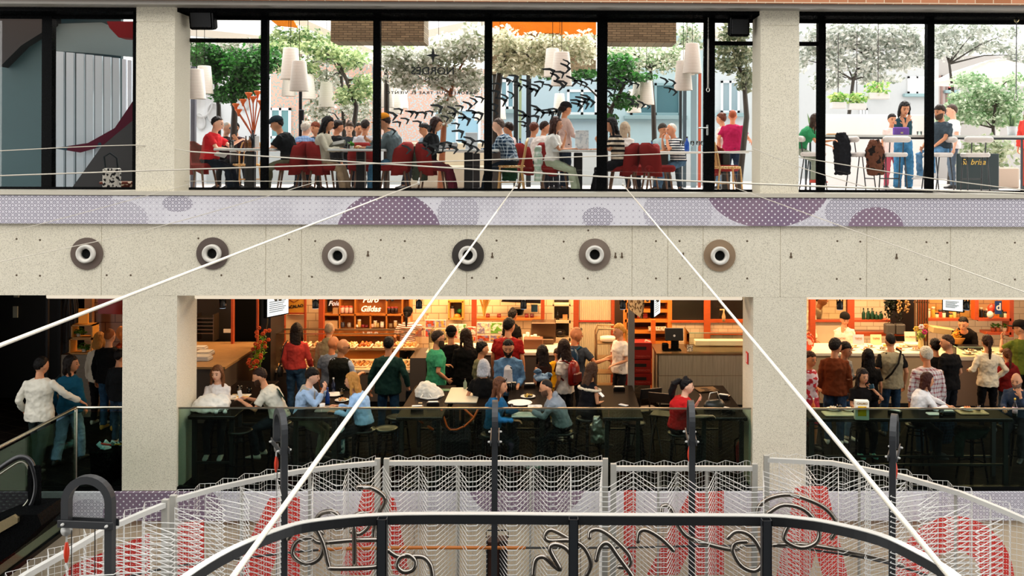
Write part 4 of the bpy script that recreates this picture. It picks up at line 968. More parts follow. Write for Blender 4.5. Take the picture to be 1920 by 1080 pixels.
T1('dried_bouquet', m.xf(Matrix.Translation((WX(908, 20.6), 20.6, WZ(597, 20.6)))), mat('#d6a94c'), 'upright bunch of dried golden stalks in the kitchen hatch', 'bouquet')
T1('kitchen_pan', M().lathe(WX(972, 20.7), 20.7, WZ(590, 20.7), [(.1, 0), (.14, .14), (.15, .14)], 16), mat('#1e3a44', 'metal'), 'dark steel pot in the kitchen hatch', 'pot', smooth=True)
T1('blue_box', PB(996, 1008, 572, 585, 20.75, .1), mat('#27607a'), 'blue packet hanging at the right of the kitchen hatch', 'packet')
# stacked cups, dishes and boxes on the counter
for i, (px, py, h, r) in enumerate(((984, 630, .22, .035), (990, 632, .26, .035), (998, 634, .2, .035), (1004, 634, .22, .035), (1010, 633, .18, .035))):
    Y = 19.0; T1('cup_stack', M().lathe(WX(px, Y), Y, 1.06, [(r*.8, 0), (r, h), (r*.9, h)], 12), mat('#e9dcc4'), 'column of stacked white paper cups on the middle counter', 'cups', 'paper cup stacks on the middle counter', smooth=True)
T1('coffee_machine', M().rbox(WX(1020, 19.6), 19.4, 1.28, .5, .4, .4, .03).rbox(WX(1020, 19.6), 19.2, 1.12, .42, .25, .1, .02), mat('#5c4a3c', 'metal'), 'brown steel machine on the middle counter beside the cups', 'machine')
T1('bread_box', M().rbox(WX(1001, 18.9), 18.75, 1.16, .38, .3, .2, .02), mat('#6f4426', 'wood'), 'wooden serving box in front of the steel machine', 'box')
t = thing('wall_shelf', (0, 0, 0), 0, 'white and wood wall shelf with packets near the bald customer', 'shelf')
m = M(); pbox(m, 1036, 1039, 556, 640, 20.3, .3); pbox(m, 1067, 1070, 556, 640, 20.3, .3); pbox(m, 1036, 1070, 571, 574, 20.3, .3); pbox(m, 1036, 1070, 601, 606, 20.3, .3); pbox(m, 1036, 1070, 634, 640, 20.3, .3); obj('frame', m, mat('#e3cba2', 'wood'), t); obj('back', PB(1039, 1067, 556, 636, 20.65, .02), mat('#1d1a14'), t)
T1('tea_box', PB(1055, 1064, 591, 600, 20.35, .12), mat('#dba263'), 'orange patterned box on the white wall shelf', 'box')
bottle(WX(1046, 20.4), 20.4, WZ(600, 20.4), .2, .035, '#1b1712', 'dark bottle with yellow mark on the white wall shelf')
T1('slicer', M().ball((WX(1051, 20.45), 20.45, WZ(625, 20.45)), (.12, .1, .1), 14, 10), mat('#262423', 'paint', rough=.2), 'black rounded toaster in the lower part of the wall shelf', 'toaster', smooth=True)
t = thing('corrugated_panel', (0, 0, 0), 0, 'tall cream corrugated panel with a red cross bar behind the bald customer', 'panel')
m = M(); Y = 19.95; xa, xb = WX(1085, Y), WX(1146, Y); n = 64
r0 = [(xa+(xb-xa)*i/n, Y+.012*math.sin(i*1.57), 0) for i in range(n+1)]
m.add([(x, y, z) for z in (.02, 3.2) for x, y, _ in r0]+[(x, y+.02, z) for z in (.02, 3.2) for x, y, _ in r0], [(i, i+1, i+n+2, i+n+1) for i in range(n)]+[(i+2*n+2, i+2*n+3, i+3*n+4, i+3*n+3)[::-1] for i in range(n)])
obj('sheet', m, mat('#d5c6a2', 'paint'), t); obj('cross_bar', PB(1085, 1146, 600.5, 604, 19.92, .02), mat('#b5391f'), t)
# trolley
t = thing('tray_trolley', (WX(1137, 18.6), 18.6, 0), 0, 'tall tubular steel tray trolley beside the blonde woman', 'trolley')
g = M(); 
for y in (-.22, .22):
    g.tube([(-.2, y, .08), (-.2, y, 1.4), (-.16, y, 1.5), (.16, y, 1.5), (.2, y, 1.4), (.2, y, .08)], .018, 8)
for z in (.35, .62, .9, 1.2): g.bb(-.2, .2, -.22, .22, z, z+.012)
obj('frame', g, mat('#a48a66', 'metal'), t, smooth=False)
for s in ((-.2, -.22), (.2, -.22), (-.2, .22), (.2, .22)): obj('castor', M().ball((s[0], s[1], .04), (.04, .02, .04), 10, 6), mat('#1a1a1a'), t, smooth=True)
T1('plate_stack', M().lathe(WX(1140, 18.6), 18.6, 1.212, [(.09, 0), (.15, .03), (.15, .1), (.1, .1)], 18), mat('#e4d6bb'), 'stack of pale plates on the tray trolley', 'plates', smooth=True)
# slim grey steel post
T1('steel_post', M().bb(WX(1178.5, 15.9), WX(1190.5, 15.9), 15.9, 16.0, 0, 3.4), mat('#8d857c', 'paint'), 'slim grey square steel post right of the blonde woman', 'post')
# bread rack of orange wood
t = thing('bread_rack', (0, 0, 0), 0, 'orange slatted bread rack behind the grey post', 'shelf')
m = M()
for y in (562, 580.5, 599, 620, 641): pbox(m, 1172, 1256, y, y+5.5, 20.2, .5)
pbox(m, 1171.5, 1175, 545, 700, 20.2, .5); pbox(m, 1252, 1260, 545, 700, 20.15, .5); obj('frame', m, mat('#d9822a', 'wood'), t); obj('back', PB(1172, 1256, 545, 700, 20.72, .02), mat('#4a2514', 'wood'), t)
T1('label_strip', PB(1216, 1249, 613, 620, 20.15, .04), mat('#e8cfae', 'print', '#b59070', a=30), 'pale printed label strip on the bread rack', 'label')
T1('red_packet', PB(1195, 1214, 588, 596, 20.3, .1), mat('#a8321a'), 'red packet on the second board of the bread rack', 'packet')
# red crates
for i, (y0, y1, x0, x1) in enumerate(((643, 673, 1160, 1222), (675, 699, 1158, 1221), (700, 722, 1156, 1222))):
    Y = 18.6; t = thing('beverage_crate', (0, 0, 0), 0, ['topmost red drinks crate with a pink bag, behind the grey post', 'middle red drinks crate behind the grey post', 'lowest red drinks crate behind the grey post'][i], 'crate', 'stack of red drinks crates')
    m = M(); pbox(m, x0, x1, y0, y1, Y, .4); X0, Z0 = W(x0, y0, Y); obj('shell', m, mat('#7c1512', 'paint'), t)
    obj('handle_slot', PB(1190, 1212, y0+7, y0+13, Y-.004, .01), mat('#070505'), t)
    mm = text_m('CAFE  TORREFACTO', .045, .004).xf(Matrix.Translation((WX(1200, Y), Y-.006, WZ(y1-5, Y)))); obj('lettering', mm, mat('#b5534a'), t)
T1('paper_bag', M().rbox(WX(1216, 18.5), 18.75, WZ(647, 18.6), .12, .1, .14, .02, (0, .4, 0)), mat('#e08a7a'), 'crumpled pink paper bag on top of the red crates', 'bag')
T1('timber_post', PB(1221, 1229, 600, 740, 19.3, .1), mat('#cf6420', 'wood'), 'orange post between red crates and steel counter', 'post')
# orange frames and dark glass behind the steel counter
t = thing('glazed_partition', (0, 0, 0), 0, 'orange framed dark glazed partition behind the steel counter', 'partition')
m = M(); pbox(m, 1320, 1332, 545, 700, 20.1, .15); pbox(m, 1258, 1322, 601, 605, 20.1, .1); pbox(m, 1332, 1396, 599, 605, 20.1, .1); pbox(m, 1332, 1396, 623, 628, 20.1, .1); obj('frame', m, mat('#c4561c', 'wood'), t)
obj('dark_glass', PB(1260, 1320, 545, 601, 20.15, .02).join(PB(1332, 1396, 545, 599, 20.15, .02)), mat('#241f18', 'paint', rough=.15), t); obj('white_tiles', PB(1260, 1320, 605, 700, 20.15, .02).join(PB(1332, 1396, 605, 700, 20.15, .02)), mat('#dfc49c', 'tile', '#a98a62', a=.2), t)
o = T1('spray_bottle', M().lathe(WX(1357, 20.0), 19.98, WZ(602, 20.0), [(.03, 0), (.04, .1), (.015, .2), (.02, .26)], 12).box(WX(1357, 20.0)-.04, 19.98, WZ(602, 20)+.25, .09, .02, .03), mat('#c7a06a'), 'pale spray bottle on the orange ledge at right', 'bottle', smooth=True)
for px, lab in ((1199, 'slanted hanging menu card'), ):
    o = T1('menu_card', M().box(0, 0, 0, .03, .5, .36, (R(10), 0, R(20))), mat('#d8b687', 'print', '#6a4a2a', a=20), 'slanted hanging menu card at the grey post', 'sign'); o.location = (WX(1194, 15.6), 15.6, WZ(568, 15.6))
def screen(px, py0, py1, w, Y, rz, lab):
    t = thing('menu_screen', (WX(px, Y), Y, WZ(py0, Y)), R(rz), lab, 'screen'); h = WZ(py0, Y)-WZ(py1, Y)
    obj('housing', M().rbox(0, .03, -h/2, w, .06, h, .008), BLK, t)
    q_ = M().bb(-w/2+.02, w/2-.02, -.008, -.002, -h+.02, -.02); obj('display', q_, mat('#dfe7ee', 'emit', a=.75), t)
    tx = M()
    for i in range(6): tx.bb(-w/2+.06, w/2-.08-.03*(i % 3), -.012, -.009, -.1-i*(h-.16)/6-.012, -.1-i*(h-.16)/6)
    obj('menu_text', tx, mat('#7f97a8'), t); obj('hanger', M().tube([(0, .03, -.02), (0, .03, .85)], .012, 6), BLK, t)
screen(521, 553, 594, .5, 15.3, 62, 'bright hanging menu screen seen at an angle by the dark doorway')
screen(1232, 550, 592, .5, 15.6, 72, 'narrow hanging menu screen in front of the orange rack')
screen(1787, 552, 583, .36, 16.2, -35, 'white hanging menu screen above the young man in black polo')
# steel counter
xa, xb = WX(1233, CY_), WX(1410, CY_); t = thing('steel_counter', (xa, CY_-.05, 0), 0, 'brushed steel bar counter with glass top beside the right column', 'counter'); w = xb-xa
q = NT('brushed_steel'); m_ = q.n('ShaderNodeMapping'); m_.inputs['Scale'].default_value = (9, 9, .4); q.l(q.co(), m_.inputs[0]); n_ = q.noise(m_.outputs[0], 4, 5, .6); q.base(q.mix(n_, lin('#7d7564'), lin('#d3c9b2'))); q.set(rough=.4, metal=.45); STEEL = q.m
obj('front_panel', M().bb(0, w, 0, .02, .62, 1.02).bb(0, w, 0, .02, .06, .61).bb(0, .02, 0, .95, .06, 1.02), STEEL, t); obj('worktop', M().bb(-.02, w, -.02, .95, 1.02, 1.05), mat('#9c8664', 'metal'), t); obj('plinth', M().bb(.05, w, .05, .9, 0, .06), mat('#0b0b0b'), t)
obj('glass_screen', M().bb(.62, w, .1, .108, 1.05, 1.42).bb(.62, .628, .1, .8, 1.05, 1.42), mat('#f3faf4', 'glass'), t); obj('glass_edge', M().bb(.62, w, .097, .111, 1.42, 1.43), mat('#7fc0a0', 'plain'), t)
obj('back_ledge', M().rbox(w/2+.4, .75, 1.12, w-.85, .2, .1, .01), mat('#eadcc6', 'paint'), t)
t = thing('point_of_sale', (WX(1265, 18.5), 18.55, 1.05), 0, 'black till screen seen from behind on the steel counter', 'till')
obj('monitor', M().rbox(0, 0, .32, .36, .05, .25, .02, (R(-12), 0, 0)), mat('#101417', 'paint', rough=.3), t); obj('stand', M().rbox(.02, .03, .11, .15, .08, .22, .02), BLK, t); obj('foot', M().rbox(.0, .03, .01, .28, .2, .02, .01), BLK, t)
b_ = M(); b_.rings([b_.ell((0, -.045, .3), (.022, 0, 0), (0, 0, .022), 14), b_.ell((0, -.05, .3), (.022, 0, 0), (0, 0, .022), 14)]); obj('round_emblem', b_, mat('#d9dde0'), t)
obj('printer', M().rbox(-.17, .02, .07, .12, .14, .14, .02), BLK, t)
T1('counter_sticker', M().bb(WX(1290, 18.3), WX(1301, 18.3), CY_-.062, CY_-.056, WZ(662, 18.3), WZ(650, 18.3)).xf(Matrix.Translation((0, .1, .02))), mat('#d8cdb6', 'print', '#7d786c', a=40), 'small square label with round stamp at the glass guard', 'label')
# fire sign and extinguisher at the right column
T1('fire_sign', M().bb(bx(1399)-.001, bx(1413)-.001, 14.0, 14.0, 0, 0).box(bx(1413)-.012, 14.08, WZ(671, 14.05), .012, .14, .17), mat('#d42a1e'), 'small red and white fire sign on the side of the right column', 'sign')
T1('fire_sign_mark', M().box(bx(1413)-.02, 14.08, WZ(671, 14.05), .006, .03, .13), mat('#f2efe8'), 'white stroke of the fire sign on the column side', 'sign')
p = onfloor(1392, 862, 0); t = thing('fire_extinguisher', (WX(1391, 14.5), 14.5, 0), 0, 'red fire extinguisher standing at the foot of the right column', 'extinguisher')
obj('cylinder', M().lathe(0, 0, .0, [(.06, 0), (.08, .02), (.08, .4), (.06, .46), (.025, .5)], 18), mat('#a8161c', 'paint', rough=.25), t, smooth=True); obj('valve', M().lathe(0, 0, .49, [(.025, 0), (.022, .06)], 10).box(.02, 0, .56, .12, .025, .02), BLK, t); obj('hose', M().tube([(-.02, 0, .54), (-.1, -.02, .5), (-.1, -.03, .3), (-.09, -.03, .15)], .012, 8), BLK, t, smooth=True)
lb = M(); lb.rings([[Vector((math.sin(t_)*.0815, -math.cos(t_)*.0815, z)) for t_ in [(-.9+.18*i) for i in range(8)]]+[Vector((math.sin(t_)*.079, -math.cos(t_)*.079, z)) for t_ in [(.36-.18*i) for i in range(8)]] for z in (.06, .17)]); obj('white_label', lb, mat('#e6e3de'), t)
# --- right bay stalls
xa, xb = WX(1500, CY_), WX(1752, CY_); t = thing('stall_counter', (xa, CY_, 0), 0, 'beige fronted tapas counter in the right bay', 'counter'); w = xb-xa
obj('body', M().bb(0, w*.36, 0, .95, .08, 1.0).bb(w*.365, w, 0, .95, .08, 1.0), mat('#b49a76', 'plain'), t); obj('worktop', M().rbox(w/2, .45, 1.03, w+.04, 1.0, .06, .01), mat('#efe0c6', 'paint'), t); obj('plinth', M().bb(.02, w-.02, .04, .9, 0, .08), mat('#1a1410'), t)
xe = WX(1990, CY_); xs2 = WX(1757, CY_)
t = thing('stall_counter', (xs2, CY_-.2, 0), 0, 'brown fronted counter with glass top case in the right bay', 'counter'); w2 = xe-xs2
obj('body', M().bb(0, w2, 0, 1.0, .08, .95), mat('#7a5f48', 'plain'), t); obj('worktop', M().rbox(w2/2, .48, .985, w2+.04, 1.0, .07, .01), mat('#d9cbb2', 'paint'), t); obj('plinth', M().bb(.02, w2, .04, .9, 0, .08), mat('#15100c'), t)
obj('glass', M().bb(.3, w2, .02, .028, 1.02, 1.2).bb(.3, .308, .02, .7, 1.02, 1.2), mat('#f1f8f0', 'glass'), t); obj('glass_edge', M().bb(.3, w2, .017, .031, 1.2, 1.208).bb(.296, .31, .02, .7, 1.2, 1.208), mat('#8fb79a', 'plain'), t)
rn = random.Random(21)
def plate(x, y, z, r, c, c2, lab, group=None):
    t = thing('plate', (x, y, z), 0, lab, 'plate', group)
    obj('dish', M().lathe(0, 0, 0, [(r*.55, 0), (r, .02), (r*.97, .024), (r*.55, .008), (.001, .008)], 20), mat('#f1ece2', 'paint', rough=.2), t, smooth=True)
    f = M()
    for i in range(9): a_ = i*2.4; q_ = r*.5*math.sqrt(i/9); f.ball((math.cos(a_)*q_, math.sin(a_)*q_, .025+rn.random()*.01), (r*.2, r*.2, .022), 7, 5)
    obj('food', f, mat(c, 'food', c2, a=30), t, smooth=True); return t
col = [('#d98a3a', '#8d3a1c'), ('#eadfc4', '#c99b52'), ('#c14a2a', '#e8d3a8'), ('#f1e8d6', '#a86a34'), ('#35291f', '#c5a27a'), ('#e6b93a', '#a86a1a')]
wd = ['orange fritter', 'pale cheese', 'red sausage', 'cream pastry', 'dark olive', 'yellow omelette']
for i in range(11):
    x = WX(1592+i*15.2, 18.7); c = col[i % 6]
    plate(x, 18.62+(i % 2)*.28, 1.062, .115, c[0], c[1], '%s plate in the row on the beige counter' % wd[i % 6], 'tapas plates on the beige counter')
for i in range(8):
    x = WX(1812+i*16, 18.5); c = col[(i+3) % 6]
    plate(x, 18.42+(i % 2)*.26, 1.022, .12, c[0], c[1], '%s plate inside the right glass case' % wd[(i+3) % 6], 'plates inside the right glass case')
bl = M(); bl.lathe(WX(1720, 18.7), 18.95, 1.062, [(.08, 0), (.17, .07), (.165, .075), (.06, .02)], 20); T1('serving_bowl', bl, mat('#ece0c8', 'paint'), 'wide cream serving bowl at the right end of the beige counter', 'bowl', smooth=True)
for i, (px, c, txt, lab) in enumerate(((1575, '#e8cfc0', 'BOCATAS', 'pinkish'), (1610, '#cfc3cf', 'TAPAS', 'lilac'), (1643, '#f2e2a8', 'TAPAS', 'yellow headed'), (1707, '#efe6c4', 'CALAMARES', 'cream, largest'))):
    Y = 19.15; t = thing('menu_card', (WX(px, Y), Y, 1.062), 0, lab+' standing menu card on the beige counter', 'menu card'); h_ = .26 if i == 3 else .2
    obj('card', M().box(0, 0, h_/2, .22, .012, h_, (R(-8), 0, 0)), mat(c), t); mm = text_m(txt, .05 if i < 3 else .04, .003, bold=.001).xf(Matrix.Translation((0, -.014, h_*.6)) @ Matrix.Rotation(R(-8), 4, 'X')); obj('lettering', mm, mat('#b8481c' if i == 2 else '#8f6a3a'), t)
# flower vase
t = thing('flower_vase', (WX(1727, 18.6), 18.6, 1.062), 0, 'glass vase with pink and orange lilies on the beige counter', 'vase')
obj('vase', M().lathe(0, 0, 0, [(.04, 0), (.055, .1), (.045, .22), (.05, .24)], 14), mat('#c8b070', 'paint', rough=.1), t, smooth=True)
obj('leaves', leafball((0, 0, .3), (.12, .08, .12), 50, .1, 6), mat('#3b5a22', 'leaf', '#9aa84a'), t)
for n_, p_, c in (('white_flower', (0, -.03, .46), '#f0dfe6'), ('orange_flower', (.09, -.02, .47), '#e38a2c'), ('magenta_flower', (.06, -.04, .36), '#c4256e'), ('yellow_flower', (-.1, -.02, .42), '#d9b23a')):
    f = M()
    for k in range(6): a_ = k*1.05; f.ball((p_[0]+math.cos(a_)*.035, p_[1], p_[2]+math.sin(a_)*.035), (.028, .012, .018), 6, 5)
    obj(n_, f, mat(c), t, smooth=True)
bg = M(); bg.ball((WX(1522, 18.3), 18.55, 1.2), (.12, .1, .15), 14, 10).tube([(WX(1514, 18.3), 18.5, 1.33), (WX(1522, 18.3), 18.5, 1.42), (WX(1530, 18.3), 18.5, 1.33)], .02, 8); T1('fruit_bag', bg, mat('#e2583a', 'print', '#f1d2b4', a=14), 'red and white net bag of fruit on the beige counter end', 'bag', smooth=True)
# back wall of right bay: red frames, bottles, plants
t = thing('back_bar', (0, 0, 0), 0, 'red wood framed back bar behind the white-clad server', 'shelf')
m = M(); pbox(m, 1519, 1529, 545, 720, 20.5, .15); pbox(m, 1590, 1602, 545, 640, 20.5, .15); pbox(m, 1529, 1590, 600, 604, 20.5, .15); pbox(m, 1602, 1670, 600, 604, 20.5, .3); pbox(m, 1602, 1700, 623, 630, 20.5, .3); pbox(m, 1529, 1602, 604, 700, 20.62, .04); obj('frame', m, RWOOD, t); obj('cream_panel', PB(1529, 1590, 604, 700, 20.58, .03), mat('#e3cba6'), t)
obj('glass_pane', PB(1529, 1590, 545, 600, 20.56, .01), mat('#f4efe2', 'glass'), t)
for i, px in enumerate((1619, 1627, 1635, 1643, 1650, 1640, 1632, 1655)): bottle(WX(px, 20.6), 20.58+.09*(i > 4), WZ(600, 20.6), .28 if i in (0, 1, 2) else .2, .04, '#143a22', 'dark green bottle in the cluster behind the white-clad server', 'green bottles on the back bar', capc='#1d1d1a')
for i, px in enumerate((1668, 1687)):
    t = thing('potted_plant', (WX(px, 20.3), 20.3, WZ(624, 20.3)), 0, ['left', 'right'][i]+' of two tall grey pots with dark feathery plants at the back bar', 'plant')
    obj('pot', M().rbox(0, 0, .1, .2, .2, .22, .03), mat('#4e4c48'), t); obj('foliage', leafball((0, 0, .68), (.13, .12, .5), 220, .1, 30+i), mat('#0c1410', 'leaf', '#22301c'), t)
for px, lab in ((1686, 'left'), (1701, 'right')):
    m = M(); rn = random.Random(px)
    for i in range(46): m.ball((WX(px, 20.2)+rn.uniform(-.045, .045), 20.2+rn.uniform(-.04, .04), WZ(584, 20.2)+i*.014), (.022, .02, .024), 6, 4)
    T1('garlic_string', m, mat('#a8824c'), lab+' hanging string of garlic in the dark gap', 'garlic string', smooth=True)
m = M()
for i in range(6): pbox(m, 1716+i*4.6, 1717.6+i*4.6, 545, 650, 20.0, .06)
pbox(m, 1714, 1742, 566, 568, 20.05, .05); T1('screen_grille', m, mat('#5a3c20', 'wood'), 'dark upright slat grille between the two right stalls', 'grille')
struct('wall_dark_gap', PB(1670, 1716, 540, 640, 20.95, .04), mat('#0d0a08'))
t = thing('back_bar', (0, 0, 0), 0, 'orange wood shelves with jars behind the server in black', 'shelf')
m = M(); pbox(m, 1735, 1803, 597, 602, 20.4, .35); pbox(m, 1834, 1896, 597, 602, 20.4, .35); pbox(m, 1893, 1901, 545, 632, 20.4, .35); pbox(m, 1850, 1896, 623, 628, 20.4, .35); pbox(m, 1733, 1737, 545, 640, 20.4, .35); pbox(m, 1828, 1835, 545, 600, 20.4, .2); obj('frame', m, mat('#c0501c', 'wood'), t)
obj('back', PB(1737, 1893, 540, 600, 20.78, .02), mat('#b58a48', 'tile', '#6f4a20', a=.3), t)
its = [(1741, .22, '#e8d9b5'), (1750, .26, '#c9a23a'), (1757, .13, '#ded0a8'), (1763, .2, '#a83a26'), (1770, .17, '#f0e2c0'), (1776, .23, '#252019'), (1783, .12, '#d8a440'), (1790, .24, '#e4c070'), (1797, .15, '#7c5a2a'), (1840, .25, '#1e1c16'), (1848, .18, '#2a2c22'), (1852, .22, '#a82f22'), (1858, .14, '#efe6d2'), (1885, .16, '#e8d8b8'), (1878, .2, '#2b4a3a')]
nmz = ['white', 'golden', 'squat white', 'red', 'cream', 'black', 'amber', 'tall amber', 'brown', 'tall black', 'dark green', 'red labelled', 'round white', 'cream lidded', 'slim green']
for (px, h, c), n_ in zip(its, nmz): jar(px, WZ(597, 20.5), 20.55, .042, h, c, '#d9c9a8' if h > .2 else '#2a2a2a', n_+' jar on the shelf behind the server in black', None)
for px, c, l in ((1862, '#a84a28', 'left orange'), (1871, '#b25a34', 'middle orange'), (1883, '#d9c0a0', 'right pale')): potted(px, 622.5, 20.5, .055, .12, l+' pot with small plant on the lower right shelf', px, c, (.07, .06, .07), 40, ls=.05)
T1('balloon', M().ball((WX(1862, 20.2), 20.25, WZ(577, 20.2)), (.09, .09, .1), 14, 10), mat('#c9402a', 'paint', rough=.2), 'red round balloon at the right shelf', 'balloon', smooth=True); T1('balloon', M().ball((WX(1857, 20.15), 20.15, WZ(589, 20.1)), (.07, .07, .08), 14, 10), mat('#ecdfd0', 'paint', rough=.2), 'white round balloon below the red one at the right shelf', 'balloon', smooth=True)
t = thing('blue_pennant', (WX(1872, 20.1), 20.1, WZ(587, 20.1)), 0, 'dark blue sign with white letter above the right stall', 'sign'); obj('board', M().box(0, 0, .14, .14, .02, .28), mat('#173a7a'), t); obj('lettering', text_m('d', .22, .004, bold=.004).xf(Matrix.Translation((0, -.014, .15))), mat('#f0f2f5'), t)
T1('carton', M().rbox(WX(1766, 19.9), 19.9, 1.22, .5, .35, .12, .01, (0, R(8), 0)), mat('#b8a070'), 'flat cardboard boxes left of the leaning server', 'box')
T1('fruit_basket', M().lathe(WX(1795, 19.3), 19.3, 1.06, [(.1, 0), (.16, .12), (.15, .12)], 14).tube([(WX(1795, 19.3)-.15, 19.3, 1.17), (WX(1795, 19.3), 19.3, 1.36), (WX(1795, 19.3)+.15, 19.3, 1.17)], .012, 6), mat('#c98a3a', 'wood'), 'wicker basket with handle under the leaning server', 'basket')
T1('oranges', leafball((WX(1795, 19.3), 19.3, 1.25), (.12, .1, .1), 60, .09, 3), mat('#e08a2a', 'leaf', '#d9c23a'), 'orange produce heaped in the wicker basket', 'produce')
T1('cashbox', M().rbox(WX(1820, 18.9), 18.9, 1.05, .4, .3, .08, .02), mat('#141414', 'paint'), 'black scale on the counter in front of the leaning server', 'scale')
# ------------------------------------------------------------------ high tables, stools and what stands on them
TT = mat('#1c1612', 'wood', rough=.45); matte(TT, .035); TL = mat('#0e0d0d', 'paint', rough=.5)
def high_table(x0, x1, y0, y1, lab, z=1.0, m=None, legs=True):
    cx, cy = (x0+x1)/2, (y0+y1)/2; t = thing('high_table', (cx, cy, 0), 0, lab, 'table', 'dark high tables along the balustrade'); w, d = x1-x0, y1-y0
    obj('table_top', M().rbox(0, 0, z-.025, w, d, .05, .012), m or TT, t)
    for sx in (-1, 1):
        for sy in (-1, 1): obj('leg', M().bb(sx*(w/2-.07)-.03, sx*(w/2-.07)+.03, sy*(d/2-.1)-.03, sy*(d/2-.1)+.03, 0, z-.05), TL, t)
    obj('footrest', M().bb(-w/2+.07, w/2-.07, -d/2+.085, -d/2+.115, .28, .31).bb(-w/2+.07, w/2-.07, d/2-.115, d/2-.085, .28, .31), TL, t)
    return t
high_table(-5.35, -4.66, 13.95, 16.2, 'dark high table between the woman in white and the man in the white tee')
high_table(-3.85, -3.15, 13.9, 15.5, 'dark high table of the pair in light blue shirts')
high_table(-2.3, -1.62, 13.9, 15.9, 'empty dark high table with a white cloth bag')
high_table(-1.55, -1.0, 14.5, 15.7, 'dark high table under the beige paper tray')
high_table(-.72, -.1, 13.9, 15.9, 'dark high table of the woman in denim and the man in grey')
high_table(.72, 1.32, 13.9, 15.9, 'dark high table beside the off-shoulder woman')
high_table(2.15, 2.85, 13.9, 15.9, 'dark high table of the woman in red, next to the right column')
high_table(3.74, 6.75, 13.86, 14.45, 'long black high table along the right balustrade', m=TT)
# bentwood bar stool
def stool_proto():
    t = thing('bar_stool', (0, 0, 0), 0, 'black bentwood bar stool', 'stool', 'black bentwood bar stools')
    obj('seat', M().lathe(0, 0, .70, [(.14, 0), (.175, .015), (.18, .035), (.17, .05), (.12, .045), (.001, .043)], 24), mat('#17120f', 'wood', rough=.3), t, smooth=True)
    for k in range(4):
        a = math.pi/4+k*math.pi/2; c, s = math.cos(a), math.sin(a)
        obj('leg', M().tube([(c*.12, s*.12, .7), (c*.15, s*.15, .55), (c*.19, s*.19, .2), (c*.22, s*.22, .01)], [.017, .017, .016, .015], 8), BLK, t, smooth=True)
    obj('foot_ring', M().tube([(math.cos(a)*.185, math.sin(a)*.185, .26) for a in [2*math.pi*i/24 for i in range(24)]], .011, 6, closed=True), BLK, t, smooth=True)
    obj('hoop', M().tube([(math.cos(a)*.135, math.sin(a)*.135, .6) for a in [2*math.pi*i/24 for i in range(24)]], .01, 6, closed=True), BLK, t, smooth=True)
    return t
STOOL = stool_proto(); _used = [False]
def stool(x, y, rz, lab):
    if not _used[0]: _used[0] = True; STOOL.location = (x, y, 0); STOOL.rotation_euler = (0, 0, rz); STOOL['label'] = lab; return STOOL
    return dup(STOOL, (x, y, 0), rz, lab)
stool(WX(726, 14.25), 14.25, .3, 'black bentwood stool standing free below the man in dark green')
stool(WX(747, 14.9), 14.9, .8, 'black stool pushed under the table with the cloth bag, left side')
stool(WX(452, 14.15), 14.15, .8, 'black stool in front of the man in the white tee')
stool(WX(1826, 14.0)+.05, 14.15, .3, 'black bentwood stool under the jacket at the long right table')
stool(WX(1522, 14.9), 14.9, .3, 'black stool at the left end of the long right table')
stool(WX(1190, 14.6), 14.6, .1, 'black stool right of the off-shoulder woman')
# folding chairs with back beside the tables
def folding_chair(x, y, rz, lab, c='#1a1716'):
    t = thing('high_chair', (x, y, 0), rz, lab, 'chair'); f = mat(c, 'paint')
    obj('seat', M().rbox(0, 0, .68, .36, .34, .03, .03), f, t); obj('backrest', M().rbox(0, .17, .98, .36, .025, .16, .02, (R(-6), 0, 0)), f, t)
    for s in (-1, 1): obj('side_frame', M().tube([(s*.18, -.2, .01), (s*.18, .1, .7), (s*.18, .17, 1.05)], .013, 6).tube([(s*.16, .24, .01), (s*.16, -.12, .68)], .013, 6), f, t)
    obj('stretcher', M().tube([(-.18, -.13, .22), (.18, -.13, .22)], .01, 6), f, t); return t
folding_chair(WX(1214, 15.6), 15.6, R(200), 'dark folding high chair right of the table with the phone')
folding_chair(WX(1243, 15.3), 15.3, R(160), 'dark wood chair behind the woman in red', '#2a1c12')
# stroller-like trolley with orange tubes
t = thing('stroller', (WX(846, 14.3), 14.3, 0), 0, 'folded black pushchair with bright orange tube frame between the tables', 'stroller')
X = WX(846, 14.3); pz = lambda px, py, dy=0: (WX(px, 14.3+dy, py)-X, dy, WZ(py, 14.3+dy))
OR = mat('#e8641a', 'paint')
obj('orange_frame', M().tube([pz(828, 768), pz(833, 786), pz(838, 800), pz(844, 806), pz(856, 806), pz(872, 799), pz(888, 784), pz(897, 766)], .016, 8).tube([pz(870, 766, .05), pz(886, 781, .05)], .015, 8), OR, t, smooth=True)
obj('orange_strap', M().tube([pz(775, 773), pz(783, 786), pz(792, 793)], .018, 8).tube([pz(803, 800), pz(811, 805)], .022, 8), OR, t, smooth=True)
obj('seat_fabric', M().rbox(.08, .1, .5, .42, .36, .3, .05, (R(20), 0, 0)), mat('#15171a', 'cloth'), t)
for s in (-.2, .24):
    w_ = M(); w_.tube([(s, .1+math.cos(a)*.13, .15+math.sin(a)*.13) for a in [2*math.pi*i/18 for i in range(18)]], .02, 6, closed=True); obj('wheel', w_, mat('#1c1c1e'), t, smooth=True)
obj('chassis', M().tube([(-.2, .1, .15), (-.14, .0, .75)], .014, 6).tube([(.24, .1, .15), (.2, .0, .78)], .014, 6).tube([(-.2, .1, .15), (.24, .1, .15)], .014, 6).bb(-.12, .26, .02, .04, .42, .45).bb(-.1, .24, .02, .04, .28, .3), mat('#6a6f72', 'metal'), t)
